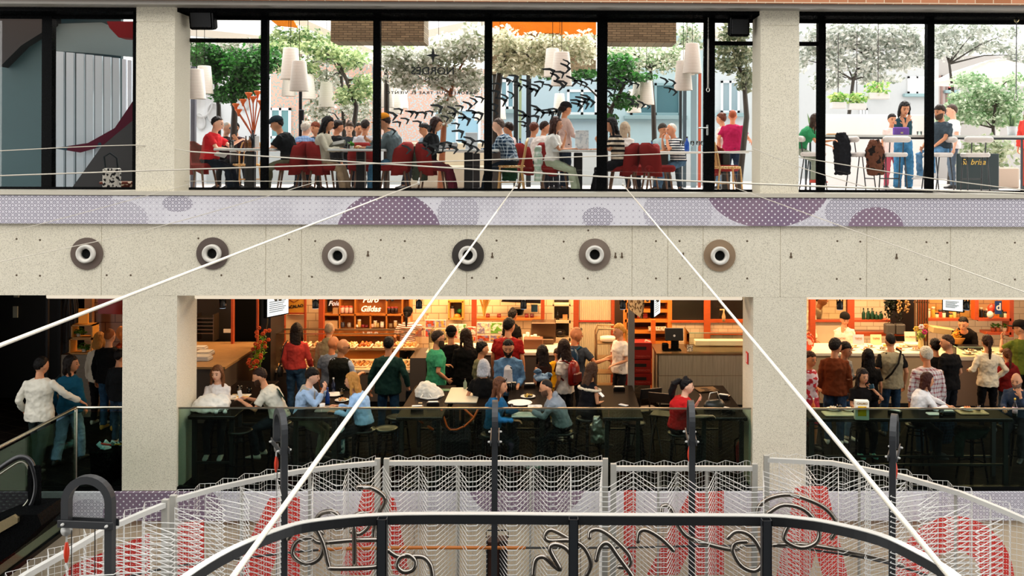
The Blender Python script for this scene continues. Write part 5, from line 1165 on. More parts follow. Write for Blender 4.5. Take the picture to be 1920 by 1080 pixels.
# things on tables; TZ is the table top
TZ = 1.0
def at(px, py, z=TZ): return onfloor(px, py, z)
def glass_of(p, r, h, c, lab, fill=.7, group=None, name='drinking_glass', z=None):
    t = thing(name, (p.x, p.y, p.z), 0, lab, 'glass', group)
    obj('tumbler', M().lathe(0, 0, 0, [(r*.85, 0), (r, h), (r*.93, h), (r*.78, .008), (.001, .008)], 16), mat('#f2f5f2', 'glass'), t, smooth=True)
    if c: obj('drink', M().lathe(0, 0, .009, [(r*.76, 0), (r*(.8+.1*fill), h*fill)], 14), mat(c, 'paint', rough=.1), t, smooth=True)
    return t
def napkin_box(px, py, rz, lab, c='#e9e5dd', z=TZ):
    p = at(px, py, z); t = thing('napkin_dispenser', p, R(rz), lab, 'napkin holder', 'napkin dispensers')
    obj('case', M().rbox(0, 0, .035, .19, .1, .07, .015), mat('#15120f', 'paint', rough=.25), t); obj('napkins', M().rbox(0, 0, .072, .15, .05, .012, .005), mat(c), t); return t
napkin_box(782, 770, 8, 'black napkin dispenser on the empty table near the glass'); napkin_box(812, 762, 4, 'napkin dispenser further back on the table with the cloth bag')
napkin_box(993, 727, 5, 'napkin dispenser on the far end of the middle table'); napkin_box(1161, 733, 0, 'napkin dispenser beside the hand of the off-shoulder woman')
napkin_box(1357, 748, -30, 'napkin dispenser in front of the woman in red'); napkin_box(1366, 774, -40, 'napkin dispenser near the glass, right of the handbag'); napkin_box(1678, 778, -40, 'narrow napkin dispenser in the middle of the long table'); napkin_box(1778, 779, 2, 'napkin dispenser on the long table beside the brown tray')
T1('smartphone', M().rbox(0, 0, .006, .075, .15, .009, .012, (0, 0, R(50))).xf(Matrix.Translation(at(1169, 760))), mat('#dfe3e6', 'paint', rough=.1), 'white phone lying on the table right of the off-shoulder woman', 'phone')
def tray(px, py, w, d, c, lab, rz=0, z=TZ):
    p = at(px, py, z); return T1('tray', M().rbox(0, 0, .01, w, d, .02, .03).rbox(0, 0, .018, w*.9, d*.86, .006, .03).xf(Matrix.Translation(p) @ Matrix.Rotation(R(rz), 4, 'Z')), mat(c, 'paint'), lab, 'tray')
# table 1
T1('paper_wrap', M().rbox(0, 0, .008, .3, .34, .012, .02).xf(Matrix.Translation(at(448, 745))), mat('#e9e2d0', 'print', '#d7b25a', a=9), 'white paper with snack remains in front of the man in the white tee', 'paper'); glass_of(at(442, 744)+Vector((.02, .12, 0)), .045, .15, '#d59a3a', 'tall glass with pale drink on the left table', .35); glass_of(at(457, 742)+Vector((.05, .12, 0)), .035, .1, None, 'small empty glass beside the tall glass on the left table')
c_ = M(); rn = random.Random(2)
for i in range(3): c_.rbox(rn.uniform(-.04, .04), rn.uniform(-.04, .04), .03, .1, .05, .02, .01, (rn.random(), 0, rn.random()*3))
T1('crumpled_napkin', c_.xf(Matrix.Translation(at(431, 749))), mat('#f0ece4'), 'crumpled white napkin left of the glasses', 'napkin')
bg = M(); bg.rings([bg.ell((0, 0, 0), (.3, 0, 0), (0, .22, 0), 16), bg.ell((.02, 0, .1), (.28, 0, 0), (0, .2, 0), 16), bg.ell((.04, .02, .19), (.2, 0, 0), (0, .1, 0), 16), bg.ell((.05, .03, .23), (.12, 0, 0), (0, .03, 0), 16)])
BAGP = at(394, 768); bg.xf(Matrix.Translation(BAGP)); organic('tote_bag', bg, mat('#e4e1d8', 'cloth'), None, voxel=.014, smooth_it=2, disp=.06, dsize=.09); tag(bpy.data.objects['tote_bag'], 'slumped white cloth tote on the left high table', 'bag')
T1('headphones', M().tube([(-.06, 0, .02), (-.04, .07, .05), (.04, .09, .05), (.07, .02, .02)], .014, 8).ball((-.06, -.01, .03), (.03, .03, .03)).ball((.07, .0, .03), (.03, .03, .03)).xf(Matrix.Translation(at(413, 776))), mat('#d8dbd9', 'paint'), 'white looped straps right of the tote bag', 'strap', smooth=True)
# table 2
tray(620, 768, .42, .34, '#8c8478', 'grey brown tray near the glass on the pair’s table'); T1('paper_plate', M().lathe(0, 0, 0, [(.1, 0), (.15, .02), (.145, .022), (.09, .006)], 20).xf(Matrix.Translation(at(626, 741))), mat('#efe9df'), 'white paper plate with food between the pair', 'plate', smooth=True)
bottle(*at(614, 757)[:2], 1.0, .25, .036, '#123a80', 'dark blue water bottle on the pair’s table', capc='#1a4a9a'); bottle(*at(625, 736)[:2], 1.0, .24, .036, '#0b1730', 'near-black bottle with white mark behind the blue one', capc='#dddddd'); glass_of(at(641, 742), .038, .11, '#caa06a', 'glass tumbler in front of the blond woman', .3)
plate(*at(641, 752)[:2], 1.0, .11, '#d98a3a', '#e9d9b0', 'small plate of fried food before the blond woman'); T1('paper_cup', M().lathe(0, 0, 0, [(.035, 0), (.045, .09), (.04, .09)], 14).xf(Matrix.Translation(at(604, 768))), mat('#f0eeea'), 'white cup lying at the near left of the pair’s table', 'cup', smooth=True)
# table 3
bg = M(); bg.rings([bg.ell((0, 0, 0), (.24, 0, 0), (0, .17, 0), 16), bg.ell((-.02, 0, .08), (.22, 0, 0), (0, .15, 0), 16), bg.ell((-.06, .03, .18), (.12, 0, 0), (0, .09, 0), 16), bg.ell((-.06, .05, .22), (.06, 0, 0), (0, .04, 0), 16)]).xf(Matrix.Translation(at(806, 742)))
o = organic('cloth_bag', bg, mat('#ece7da', 'cloth'), None, voxel=.013, smooth_it=2, disp=.06, dsize=.08); tag(o, 'crumpled white cloth bag with handles on the empty table', 'bag')
hd = obj('handle', M().tube([(-.08, -.1, .08), (-.12, -.2, .02), (.0, -.26, .015), (.14, -.22, .015), (.18, -.1, .03)], .014, 8).tube([(-.02, -.1, .08), (.05, -.19, .02), (.14, -.15, .02), (.16, -.06, .05)], .014, 8).xf(Matrix.Translation(at(806, 742))), mat('#efeae0', 'cloth'), o, smooth=True)
T1('green_card', M().rbox(0, 0, .006, .2, .14, .01, .01).xf(Matrix.Translation(at(832, 732))), mat('#1f6a4a'), 'dark green card behind the cloth bag', 'card'); T1('paper_scrap', M().rbox(0, 0, .008, .06, .05, .016, .01).xf(Matrix.Translation(at(788, 757))), mat('#b89a6a'), 'small tan paper scrap on the empty table', 'paper')
# table 4 with tray paper
tray(869, 742, .5, .95, '#cfc6ae', 'large beige paper lined tray on the fourth table'); bottle(*at(872, 731)[:2], 1.025, .16, .03, '#8fa08a', 'small clear green glass bottle on the beige tray')
# table 5
T1('paper_plate', M().lathe(0, 0, 0, [(.13, 0), (.19, .02), (.185, .024), (.12, .008)], 24).xf(Matrix.Translation(at(975, 757))), mat('#f1eee8'), 'white paper plate with scraps on the middle table', 'plate', smooth=True)
T1('place_mat', M().rbox(0, 0, .006, .4, .28, .008, .01).xf(Matrix.Translation(at(985, 778))), mat('#e8e6e0', 'print', '#c9d6cf', a=8), 'printed white place mat hanging at the near edge of the middle table', 'place mat')
plate(*at(990, 745)[:2], 1.0, .12, '#caa83a', '#3a2a18', 'plate of olives and lemon between the pair at the middle table'); T1('foil_wrap', M().rbox(0, 0, .02, .22, .14, .03, .03).xf(Matrix.Translation(at(1003, 765))), mat('#dfe3e2', 'print', '#b9bfc2', a=12), 'crumpled foil beside the man in grey', 'foil'); glass_of(at(958, 773), .035, .12, None, 'empty tumbler near the glass on the middle table')
# table 7
hb = M(); hb.rings([hb.ell((0, 0, 0), (.17, 0, 0), (0, .11, 0), 14), hb.ell((0, 0, .07), (.18, 0, 0), (0, .1, 0), 14), hb.ell((0, 0, .13), (.13, 0, 0), (0, .04, 0), 14)])
t = thing('handbag', at(1339, 766), R(20), 'dark handbag with silver ring in front of the woman in red', 'bag'); obj('pouch', hb, mat('#101c1c', 'paint'), t, smooth=True); obj('strap', M().tube([(-.1, 0, .12), (-.07, .0, .24), (.05, 0, .25), (.1, 0, .12)], .009, 6), mat('#c9ccc9', 'metal'), t, smooth=True)
T1('paper_bag', M().rbox(0, 0, .015, .34, .3, .02, .02, (0, 0, .2)).xf(Matrix.Translation(at(1325, 732))), mat('#6a5238', 'print', '#3a2c1e', a=7), 'brown glossy paper lying at the far end of the right table', 'paper')
# long right table
bottle(*at(1525, 777)[:2], 1.0, .24, .03, '#c4541f', 'orange soda bottle at the left end of the long table', capc='#ded8c8')
tray(1572, 777, .46, .26, '#d8c7a2', 'cream tray with snacks on the long table left'); plate(*at(1561, 772)[:2], 1.026, .1, '#e9e2d0', '#d4b46a', 'bowl of crisps on the cream tray'); glass_of(at(1574, 774)+Vector((0, 0, .026)), .04, .1, '#c0571f', 'glass of orange drink on the cream tray', .6); plate(*at(1590, 773)[:2], 1.026, .08, '#f0e9da', '#d98a3a', 'small plate right of the orange drink')
t = thing('paper_bag', at(1615, 786), R(-6), 'white and yellow printed paper bag standing before the woman with the phone', 'bag'); obj('bag_body', M().rbox(0, 0, .14, .2, .1, .28, .01), mat('#ece6d6'), t); obj('yellow_print', M().bb(-.06, .06, -.056, -.051, .06, .2), mat('#e2b21c', 'print', '#c98a14', a=14), t); obj('lettering', text_m('CALMO', .045, .003, bold=.001).xf(Matrix.Translation((0, -.055, .24))), mat('#a8875a'), t)
tray(1822, 774, .44, .25, '#a98a62', 'brown tray with fried food on the long table right'); plate(*at(1813, 772)[:2], 1.026, .1, '#c4622a', '#e2a050', 'plate of croquettes on the brown tray'); glass_of(at(1834, 772)+Vector((0, 0, .026)), .04, .07, '#d8742a', 'short glass with orange drink on the brown tray', .7)
glass_of(at(1765, 782), .036, .11, '#b06a34', 'glass of amber drink left of the brown tray', .35); T1('paper_plate', M().rbox(0, 0, .01, .2, .14, .015, .03).xf(Matrix.Translation(at(1750, 777))), mat('#e5e2dc'), 'white paper dish left of the amber glass', 'plate')
t = bottle(*at(1903, 782)[:2], 1.0, .28, .036, '#1c1410', 'dark glass bottle with pink label at the right end of the long table', capc='#c9a227'); obj('pink_label', M().lathe(0, 0, .06, [(.0368, 0), (.0368, .09)], 14), mat('#e8b9c6'), t, smooth=True)
jm = M(); jm.rings([jm.ell((0, 0, .8), (.24, 0, 0), (0, .17, 0), 16), jm.ell((0, 0, .76), (.26, 0, 0), (0, .19, 0), 16), jm.ell((-.05, -.02, .66), (.22, 0, 0), (0, .16, 0), 16)]).rings([jm.ell((-.2, -.1, .76), (.09, 0, 0), (0, .06, 0), 12), jm.ell((-.24, -.12, .55), (.08, 0, 0), (0, .05, 0), 12), jm.ell((-.25, -.12, .38), (.075, 0, 0), (0, .04, 0), 12)])
o = organic('jacket', jm.xf(Matrix.Translation((WX(1826, 14.0)+.05, 14.15, 0))), mat('#1c2420', 'cloth'), None, voxel=.014, smooth_it=2, disp=.05, dsize=.08); tag(o, 'dark green jacket slung over the stool at the long right table', 'jacket')
# ------------------------------------------------------------------ people of the lower floor
def mug(p, r, h, c, lab, head=True, name='beer_glass', cat='glass'):
    t = thing(name, (p.x, p.y, p.z-h/2), 0, lab, cat)
    obj('tumbler', M().lathe(0, 0, 0, [(r*.8, 0), (r, h), (r*.92, h), (r*.75, .01), (.001, .01)], 14), mat('#f2f5f2', 'glass'), t, smooth=True)
    obj('drink', M().lathe(0, 0, .011, [(r*.72, 0), (r*.86, h*.78)], 14), mat(c, 'paint', rough=.1), t, smooth=True)
    if head: obj('foam', M().lathe(0, 0, .011+h*.78, [(r*.86, 0), (r*.9, h*.15)], 14), mat('#efe2c8'), t, smooth=True)
    return t
def under(i, lab):
    r = i['root']; return stool(r.location.x, r.location.y+.0, r.rotation_euler.z, lab)
P = person
# left passage
P('young man in white sweater walking away beside his partner at the stairs', 78, 14.5, 178, hy=670, top='#ddd8c9', sl='l', bot='#26302f', L=(.10, .08, -.46), Rr=(.34, .22, -.34), feet=((.1, .12), (-.1, -.25)), hc='#0d0a09', shoes='#4a5250', w=1.12, hyaw=-20, hem=-.13)
teal = P('woman in teal sweater and light jeans looking back over her shoulder', 134, 14.95, 172, hy=667, fem=True, hair='bob', hc='#1a1310', top='#14506a', sl='l', bot='#7fa0bd', bk='denim', bt='wide', hyaw=-75, hp=4, L=(.1, .05, -.48), Rr=(.05, .1, -.5), feet=((.08, -.22), (-.1, .14)), shoes='#1e2426', w=1.08)
i_ = P('man in black sweater and jeans with shaved head in the far left queue', 206, 16.8, 176, hy=617, hair='buzz', hc='#8a4a20', top='#0c0c0d', sl='l', bot='#2c4a63', bk='denim', shoes='#c9922e', w=1.12, skin='m')
P('blond woman in white blouse next to the man in black sweater', 187, 17.1, 172, hy=624, fem=True, hair='bob', hc='#b87a35', top='#e8d9c0', sl='l', bot='#101012', shoes='#d9cfbf', Rr=(.08, .16, -.4))
P('person in dark jacket and jeans half hidden by the left column', 226, 15.9, 160, hy=655, hair='short', hc='#15100e', top='#17191b', sl='l', bot='#33475a', bk='denim', shoes='#dddddd')
P('orange lit bearded man behind the bald queue leader, mostly hidden', 228, 17.6, -100, hy=611, hair='bald', skin='#d98a50', top='#8a3a22', sl='s')
def shoulder_bag(i, side, c, lab, w=.26, h=.2, drop=.62, fwd=.02, strapc=None):
    """a bag hanging at the hip with its strap over the shoulder"""
    S = i['arms'][0 if side > 0 else 1][0]; k = i['k']; lat = i['lat']; fw = i['fw']
    c0 = S+lat*side*.13-Vector((0, 0, drop*k))-fw*fwd; rz = i['root'].rotation_euler.z
    t = thing('shoulder_bag', c0, rz, lab, 'bag')
    m = M(); m.rings([m.ell((0, 0, -h/2), (.045, 0, 0), (0, w/2, 0), 14), m.ell((0, 0, 0), (.06, 0, 0), (0, w/2, 0), 14), m.ell((0, 0, h*.4), (.04, 0, 0), (0, w*.45, 0), 14), m.ell((0, 0, h/2), (.02, 0, 0), (0, w*.38, 0), 14)])
    obj('pouch', m, mat(c, 'paint', rough=.4), t, smooth=True)
    wm = Matrix.Translation(c0) @ Matrix.Rotation(rz, 4, 'Z'); inv = wm.inverted()
    top = inv @ (S+Vector((0, 0, .075*k))+lat*side*.0); 
    st = M(); st.tube([(0, -w*.35, h*.4), top+Vector((side*.05, -.08, -.08)), top, top+Vector((side*.05, .08, -.08)), (0, w*.35, h*.4)], .011, 6); obj('strap', st, mat(strapc or c, 'paint'), t, smooth=True); return t
shoulder_bag(teal, 1, '#0e1412', 'black leather shoulder bag of the woman in teal', w=.3, h=.24, drop=.36)
# middle bay, seated and standing
a = P('woman in white blouse with sunglasses hooked on her shirt, seated facing forward', 407, 14.75, 8, hy=684, pose='stool', fem=True, hair='long', hc='#6a4226', top='#e9e8e8', sl='l', lean=4, hp=8, hyaw=-12, L=(-.1, .3, -.3), Rr=(-.02, .34, -.33), bot='#22252b', shoes='#cfd8d8', skin='l'); under(a, 'stool under the woman in the white blouse')
g = M()
for z in (-.19, -.265): g.ball((.0, 0, z), (.024, .012, .03), 10, 6)
g.tube([(0, 0, -.19), (0, 0, -.265)], .004, 5)
f_ = a['wm'] @ (a['J']['sh']+Vector((.0, -.135, 0))); T1('sunglasses', g.xf(Matrix.Translation(f_)), mat('#2a1410', 'paint', rough=.1), 'round brown sunglasses hanging from the white blouse', 'glasses', smooth=True)
a = P('bearded man in off-white printed tee bent over his food at the left table', 487, 14.55, -88, hy=690, pose='stool', hair='short', hc='#2b1a12', beard='#3a2418', top='#d6d0bf', sl='s', lean=30, hp=22, L=(-.02, .34, -.14), Rr=(-.04, .36, -.16), bot='#1b2026', shoes='#d9d2c4', skin='m', w=1.08); under(a, 'stool under the man in the off-white tee')
bk_ = a['wm'] @ (a['J']['chest']+Vector((0, .15, .0))); pr = M().rbox(0, 0, 0, .012, .15, .15, .004).rbox(0, -.02, -.09, .012, .05, .06, .004); o = T1('shirt_print', pr, mat('#1f4238', 'print', '#2d5a4a', a=12), 'dark green square print on the back of the off-white tee', 'print'); o.location = bk_+Vector((.015, -.07, .05)); o.rotation_euler = (0, R(-30), R(28))
phn = a['hands'][1]; T1('smartphone', M().rbox(0, 0, 0, .075, .012, .14, .01, (R(-20), 0, R(60))).xf(Matrix.Translation(phn+Vector((-.03, -.02, .04)))), mat('#d9dcdc', 'paint'), 'phone held by the man in the off-white tee', 'phone')
rb = P('long-haired woman in red blouse and blue jeans seen from behind at the bakery', 556, 17.6, 184, hy=607, fem=True, hair='long', hc='#1d130d', top='#c8423a', sl='l', bot='#34506b', bk='denim', Rr=(.1, .14, -.46), L=(.02, .05, -.5), hem=-.02, skin='m', w=1.05); shoulder_bag(rb, 1, '#23201a', 'dark handbag of the woman in the red blouse', w=.22, h=.2, drop=.5)
P('grey-haired man in beige jacket facing the bakery case', 618, 17.75, 178, hy=606, hair='buzz', hc='#a08468', top='#a08a64', sl='l', bot='#2c2a2a', w=1.15, skin='m', hood=True)
P('shaved-headed man in blue-grey shirt with bag strap, behind the vest wearer', 625, 16.6, 165, hy=631, hair='bald', top='#6f7580', sl='s', bot='#20242a', skin='#c47a4c', w=1.1, hyaw=-30)
P('bald man in black quilted vest over short grey sleeves holding a card', 643, 16.15, 150, hy=636, hair='bald', skin='#d08e62', top='#aab2c2', sl='s', vest='#161711', bot='#14161b', glasses='face', w=1.15, L=(.0, .3, -.2), Rr=(.0, .3, -.25), hyaw=-45)
a = P('dark-haired man eating in light blue shirt with grey sweater over his shoulders', 586, 14.5, 92, hy=690, pose='stool', hair='kid', hc='#120d0b', top='#a4bfe0', sl='l', scarf='#a9a394', lean=14, hp=16, L=(-.08, .27, .0), Rr=(-.06, .27, .0), bot='#6f6f58', shoes='#1a1b1d', skin='l'); under(a, 'stool under the man with the grey sweater')
a = P('woman with wavy blond hair and light blue blouse leaning over the table', 660, 14.2, -92, hy=699, pose='stool', fem=True, hair='wavy', hc='#b07a3a', top='#9dbfe6', sl='l', lean=18, hp=12, L=(-.05, .34, -.24), Rr=(-.05, .36, -.2), bot='#15161a', shoes='#a88a6a', skin='m', w=1.05); under(a, 'stool under the blond woman in light blue')
pb = M(); pb.rings([pb.ell((0, 0, 0), (.055, 0, 0), (0, .05, 0), 10), pb.ell((0, 0, .2), (.06, 0, 0), (0, .04, 0), 10), pb.ell((.01, 0, .4), (.04, 0, 0), (0, .02, 0), 10)]); T1('plastic_bag', pb.xf(Matrix.Translation((WX(642, 14.15), 14.1, .42))), mat('#d5dde0', 'print', '#5a7a8a', a=12), 'white and blue plastic bag hanging from the table by the blond woman', 'bag', smooth=True)
a = P('man in dark green shirt and jeans standing with his back turned', 729, 16.15, 182, hy=632, hair='short', hc='#0d0b0a', top='#16342f', sl='l', bot='#2b4862', bk='denim', w=1.18, L=(.12, .02, -.5), Rr=(.16, -.02, -.47), shoes='#20303c', feet=((.13, .05), (-.14, -.06)), hem=-.12)
cm = M(); cm.rings([cm.ell((0, 0, 0), (.1, 0, 0), (0, .06, 0), 12), cm.ell((.02, 0, -.2), (.12, 0, 0), (0, .07, 0), 12), cm.ell((.04, 0, -.4), (.1, 0, 0), (0, .05, 0), 12)]); o = organic('jacket', cm.xf(Matrix.Translation(a['hands'][1]+Vector((.03, -.02, .02)))), mat('#15171b', 'cloth'), None, voxel=.013, disp=.04, dsize=.06); tag(o, 'dark jacket carried by the man in dark green', 'jacket')
P('shop worker in striped tee and black cap reaching up behind the bakery counter', 765, 19.9, 176, hy=577, fem=True, hair='pony', hc='#0c0a0a', cap='=#0c0a0a', top='#e6d6cb', tk='stripe', tc2='#7a3a34', ta=26, Rr=(.26, .12, .12), L=(.1, .05, -.45), bot='#1a1a1a', skin='m', w=1.05)
P('man in bright green tee and glasses turned right at the middle counter', 822, 16.55, 118, hy=620, hair='short', hc='#2a201a', beard='#3f342c', glasses='face', top='#3f9c72', sl='s', bot='#23303a', w=1.14, L=(-.02, .22, -.26), Rr=(.03, .12, -.42), skin='m', hyaw=-8)
P('person in black tee and black cap with back turned at the middle counter', 846, 17.3, 186, hy=613, hair='short', hc='#15100d', cap='=#0c0d0f', top='#0b0b0c', sl='s', bot='#0d0d0f', skin='m', L=(.05, .15, -.4))
P('woman with long brown hair draped in loose black clothes', 873, 17.1, 190, hy=617, fem=True, hair='long', hc='#22150e', top='#09090a', sl='l', bot='#09090a', bt='skirt', w=1.3, hyaw=30)
P('woman in olive cardigan with tied dark hair looking right', 905, 16.45, 112, hy=641, fem=True, hair='bun', hc='#120d0b', top='#6f6d52', sl='l', bot='#6f6d52', bt='skirt', skin='m', L=(.02, .1, -.45), Rr=(.02, .05, -.5))
a = P('person with white-silver bob and black tee seated with back turned', 907, 15.15, 172, hy=675, pose='stool', fem=True, hair='bob', hc='#bfc0c8', top='#0d0d0e', sl='s', bot='#101012', skin='m', Rr=(.02, .22, -.4), L=(.08, .1, -.42), w=1.1); under(a, 'stool under the silver-haired person')
a = P('bearded man in open denim shirt over white tee holding two beers', 953, 15.95, 2, hy=635, hair='short', hc='#0f0b0a', beard='#15100d', top='#5f86ad', sl='l', tk='denim', inner='#dcd9da', bot='#1c1f26', skin='m', L=(-.02, .26, -.34), Rr=(-.12, .28, -.34), hp=20, w=1.12)
mug(a['hands'][1]+Vector((.05, -.02, .02)), .042, .15, '#3a160c', 'dark beer in the right hand of the bearded man'); mug(a['hands'][0]+Vector((-.04, -.02, .02)), .042, .15, '#2c0f08', 'dark beer in the left hand of the bearded man')
g = M()
for z in (-.13, -.21): g.ball((.0, 0, z), (.028, .012, .028), 10, 6)
g.tube([(0, 0, -.13), (0, 0, -.21)], .004, 5)
T1('sunglasses', g.xf(Matrix.Translation(a['wm'] @ (a['J']['sh']+Vector((.04, -.155, 0))))), mat('#14100e', 'paint', rough=.1), 'dark sunglasses hooked on the white tee of the bearded man', 'glasses', smooth=True)
P('broad dark-haired man in deep red tee behind the bearded man', 955, 17.3, 166, hy=597, hair='kid', hc='#0d0a09', top='#8e1716', sl='s', bot='#1b1b1d', w=1.3, skin='m', hyaw=-20, H=1.86)
P('kitchen worker in black with hair tied up behind the counter', 962, 19.7, 150, hy=580, fem=True, hair='high', hc='#0a0808', top='#0d0c0c', sl='s', bot='#0d0c0c', skin='d')
a = P('woman with long brown hair and blue denim shirt seated at the middle table', 938, 13.98, 78, hy=707, pose='stool', fem=True, hair='long', hc='#5a3520', glasses='head', top='#1f5a83', tk='denim', sl='l', lean=10, L=(-.1, .38, -.14), Rr=(-.02, .34, -.28), bot='#14171d', shoes='#6a3a3a', skin='m'); under(a, 'stool under the woman in the denim shirt')
a = P('man in grey hooded top leaning forward at the middle table', 1024, 14.1, -86, hy=711, pose='stool', hair='buzz', hc='#1f1712', beard='#5a3f30', top='#7f8790', sl='l', hood=True, lean=26, hp=20, L=(-.1, .38, -.14), Rr=(-.02, .36, -.18), bot='#111317', shoes='#d8d6d0', skin='m', w=1.15, feet=((.1, .38), (-.12, .1))); under(a, 'stool under the man in grey')
P('long-haired woman in dark sleeveless top touching her face', 1017, 16.15, -140, hy=648, fem=True, hair='long', hc='#1b110d', top='#2b1712', sl='n', bot='#15161b', skin='m', Rr=(-.02, .2, -.06), hyaw=-20); sc_ = M(); rn = random.Random(8)
for i in range(9): sc_.ball((rn.uniform(-.1, .1), rn.uniform(-.05, .05), rn.uniform(-.08, .08)), (.07, .05, .045), 8, 6)
o = organic('scarf', sc_.xf(Matrix.Translation((WX(1018, 15.85), 15.85, WZ(705, 15.85)))), mat('#8fa9c4', 'print', '#46607a', a=10), None, voxel=.012, disp=.03, dsize=.05); tag(o, 'bundled blue patterned scarf held by the sleeveless woman', 'scarf')
P('small child in yellow tee among the crowd', 1046, 17.3, 10, hy=652, H=1.35, kid=True, hair='kid', hc='#2c1a10', top='#dfa018', sl='s', bot='#c9952a', skin='m', hp=20)
a = P('dark-haired woman in white tee with a shiny red backpack', 1057, 16.2, -128, hy=637, fem=True, hair='long', hc='#22140e', top='#e9dfd4', sl='s', bot='#13141a', skin='m', L=(.0, .1, -.5), Rr=(.05, .2, -.36), hyaw=-20, shoes='#e5e2dd')
def backpack(i, c, c2, lab, w=.27, h=.4, d=.15, side=0.0, dz=-.02):
    J = i['J']; t = thing('backpack', i['wm'] @ (J['chest']+Vector((side, .19, dz-.05))), i['root'].rotation_euler.z, lab, 'bag')
    m = M(); m.rings([m.ell((0, 0, -h/2), (w*.42, 0, 0), (0, d*.4, 0), 16), m.ell((0, 0, -h*.42), (w*.5, 0, 0), (0, d*.5, 0), 16), m.ell((0, 0, h*.2), (w*.5, 0, 0), (0, d*.48, 0), 16), m.ell((0, -.01, h*.42), (w*.38, 0, 0), (0, d*.36, 0), 16), m.ell((0, -.02, h*.52), (w*.15, 0, 0), (0, d*.15, 0), 16)]); obj('main_sack', m, mat(c, 'paint', rough=.25), t, smooth=True)
    p = M().rbox(0, d*.5, -h*.18, w*.75, .07, h*.42, .03); obj('front_pocket', p, mat(c2, 'paint'), t)
    for s in (-1, 1): obj('strap', M().tube([(s*w*.3, -.05, h*.42), (s*w*.45, -.12, h*.52), (s*w*.52, -.26, h*.4), (s*w*.55, -.3, h*.05), (s*w*.5, -.12, -h*.3)], .014, 6), mat(c2, 'cloth'), t, smooth=True)
    return t
backpack(a, '#8a160e', '#5a0f0a', 'shiny dark red backpack on the woman in the white tee')
a = P('bald man in dark tee reaching out to the right with sunglasses on his head', 1080, 16.9, 160, hy=613, hair='bald', glasses='head', top='#3b4048', sl='s', bot='#1c2028', skin='#c97c4e', hyaw=-60, Rr=(.3, .22, -.2), L=(.05, .1, -.45), w=1.15); backpack(a, '#123048', '#1e5068', 'dark blue drawstring bag on the bald man’s back', w=.3, h=.44)
a = P('woman in cream off-shoulder top holding a phone at the right-middle table', 1110, 14.85, 130, hy=682, pose='stool', fem=True, hair='long', hc='#4a3020', top='#15151a', sl='n', bot='#15151a', lean=6, L=(.0, .26, -.26), Rr=(.0, .22, -.3), skin='m', hp=16); under(a, 'stool under the off-shoulder woman')
fr_ = M(); fr_.tube([a['wm'] @ (a['J']['sh']+a['J']['lat']*math.cos(t_)*.2+a['J']['fwd']*math.sin(t_)*.135-Vector((0, 0, .095))) for t_ in [2*math.pi*i/20 for i in range(20)]], .026, 8, closed=True); o = organic('neckline_frill', fr_, mat('#e9dcc3', 'cloth'), None, voxel=.012, disp=.02, dsize=.03); o.parent = a['root']; o.matrix_parent_inverse = a['wm'].inverted()
T1('smartphone', M().rbox(0, 0, 0, .075, .012, .15, .01, (R(-50), 0, R(60))).xf(Matrix.Translation(a['hands'][0]+Vector((.04, 0, .03)))), mat('#e5ecee', 'emit', a=.3), 'lit phone held by the off-shoulder woman', 'phone')
bp = M(); bp.rings([bp.ell((0, 0, -.2), (.11, 0, 0), (0, .07, 0), 14), bp.ell((0, 0, .05), (.12, 0, 0), (0, .08, 0), 14), bp.ell((-.02, 0, .2), (.05, 0, 0), (0, .04, 0), 14)]); o = organic('rucksack', bp.xf(Matrix.Translation((WX(1123, 14.3), 14.3, .72))), mat('#b9b5ae', 'metal', rough=.4), None, voxel=.012, disp=.05, dsize=.06); tag(o, 'silver grey rucksack hanging behind the off-shoulder woman', 'bag')
P('woman with long blond ponytail and white tee working at the tray trolley', 1160, 17.7, -62, hy=607, fem=True, hair='pony', hc='#c58a3c', top='#e7ddd3', sl='s', bot='#15151a', skin='m', L=(.02, .24, -.34), Rr=(.02, .26, -.3), w=1.1)
a = P('dark-haired woman in red tee with sunglasses on her head, hand at her mouth', 1288, 14.05, 84, hy=711, pose='stool', fem=True, hair='high', hc='#0f0a0c', glasses='head', top='#b71a1b', sl='s', lean=10, hp=6, L=(-.12, .27, -.02), Rr=(-.05, .42, -.22), bot='#15161a', shoes='#9fc3d4', skin='l', w=1.5); under(a, 'stool under the woman in red')
pt = M(); hd = a['J']; pt.tube([a['J']['hm'] @ Vector(v) for v in ((0, .1, .06), (0, .16, .02), (.02, .18, -.1), (.02, .15, -.24))], [.04, .055, .055, .02], 8); o = organic('ponytail', pt, mat('#0f0a0c', 'hair'), a['root'], voxel=.01, disp=.02, dsize=.04)
# right bay
P('server in white with dark headband, hand at his temple, behind the beige counter', 1584, 19.35, 0, hy=586, hair='bald', cap='=#131110', top='#ecdccb', sl='l', bot='#222222', skin='m', Rr=(-.1, .14, .0), L=(-.02, .2, -.4), hyaw=0, hp=14)
P('cook in white bending over behind the glazed hatch', 1541, 20.9, 60, hy=546, hair='short', hc='#1a1210', top='#e2d3b4', sl='l', bot='#ddd0b8', skin='m', lean=28)
P('young man in rust brown jacket and jeans with back turned', 1567, 15.95, 168, hy=635, hair='kid', hc='#15100e', top='#6a3218', sl='l', bot='#2c3f56', bk='denim', hyaw=-45, skin='m', w=1.08, shoes='#e6e4df', vest=None)
P('smiling youth in grey hooded sweatshirt facing the queue', 1586, 16.15, 42, hy=641, hair='kid', hc='#120c0a', top='#8d8d8a', sl='l', hood=True, bot='#4d6a86', bk='denim', skin='m', L='cross', Rr='cross', shoes='#dedad2')
P('woman with very long black curly hair and black top', 1628, 16.0, 176, hy=655, fem=True, hair='long', hc='#0a0707', top='#0c0b0b', sl='s', bot='#14161c', skin='m', w=1.05)
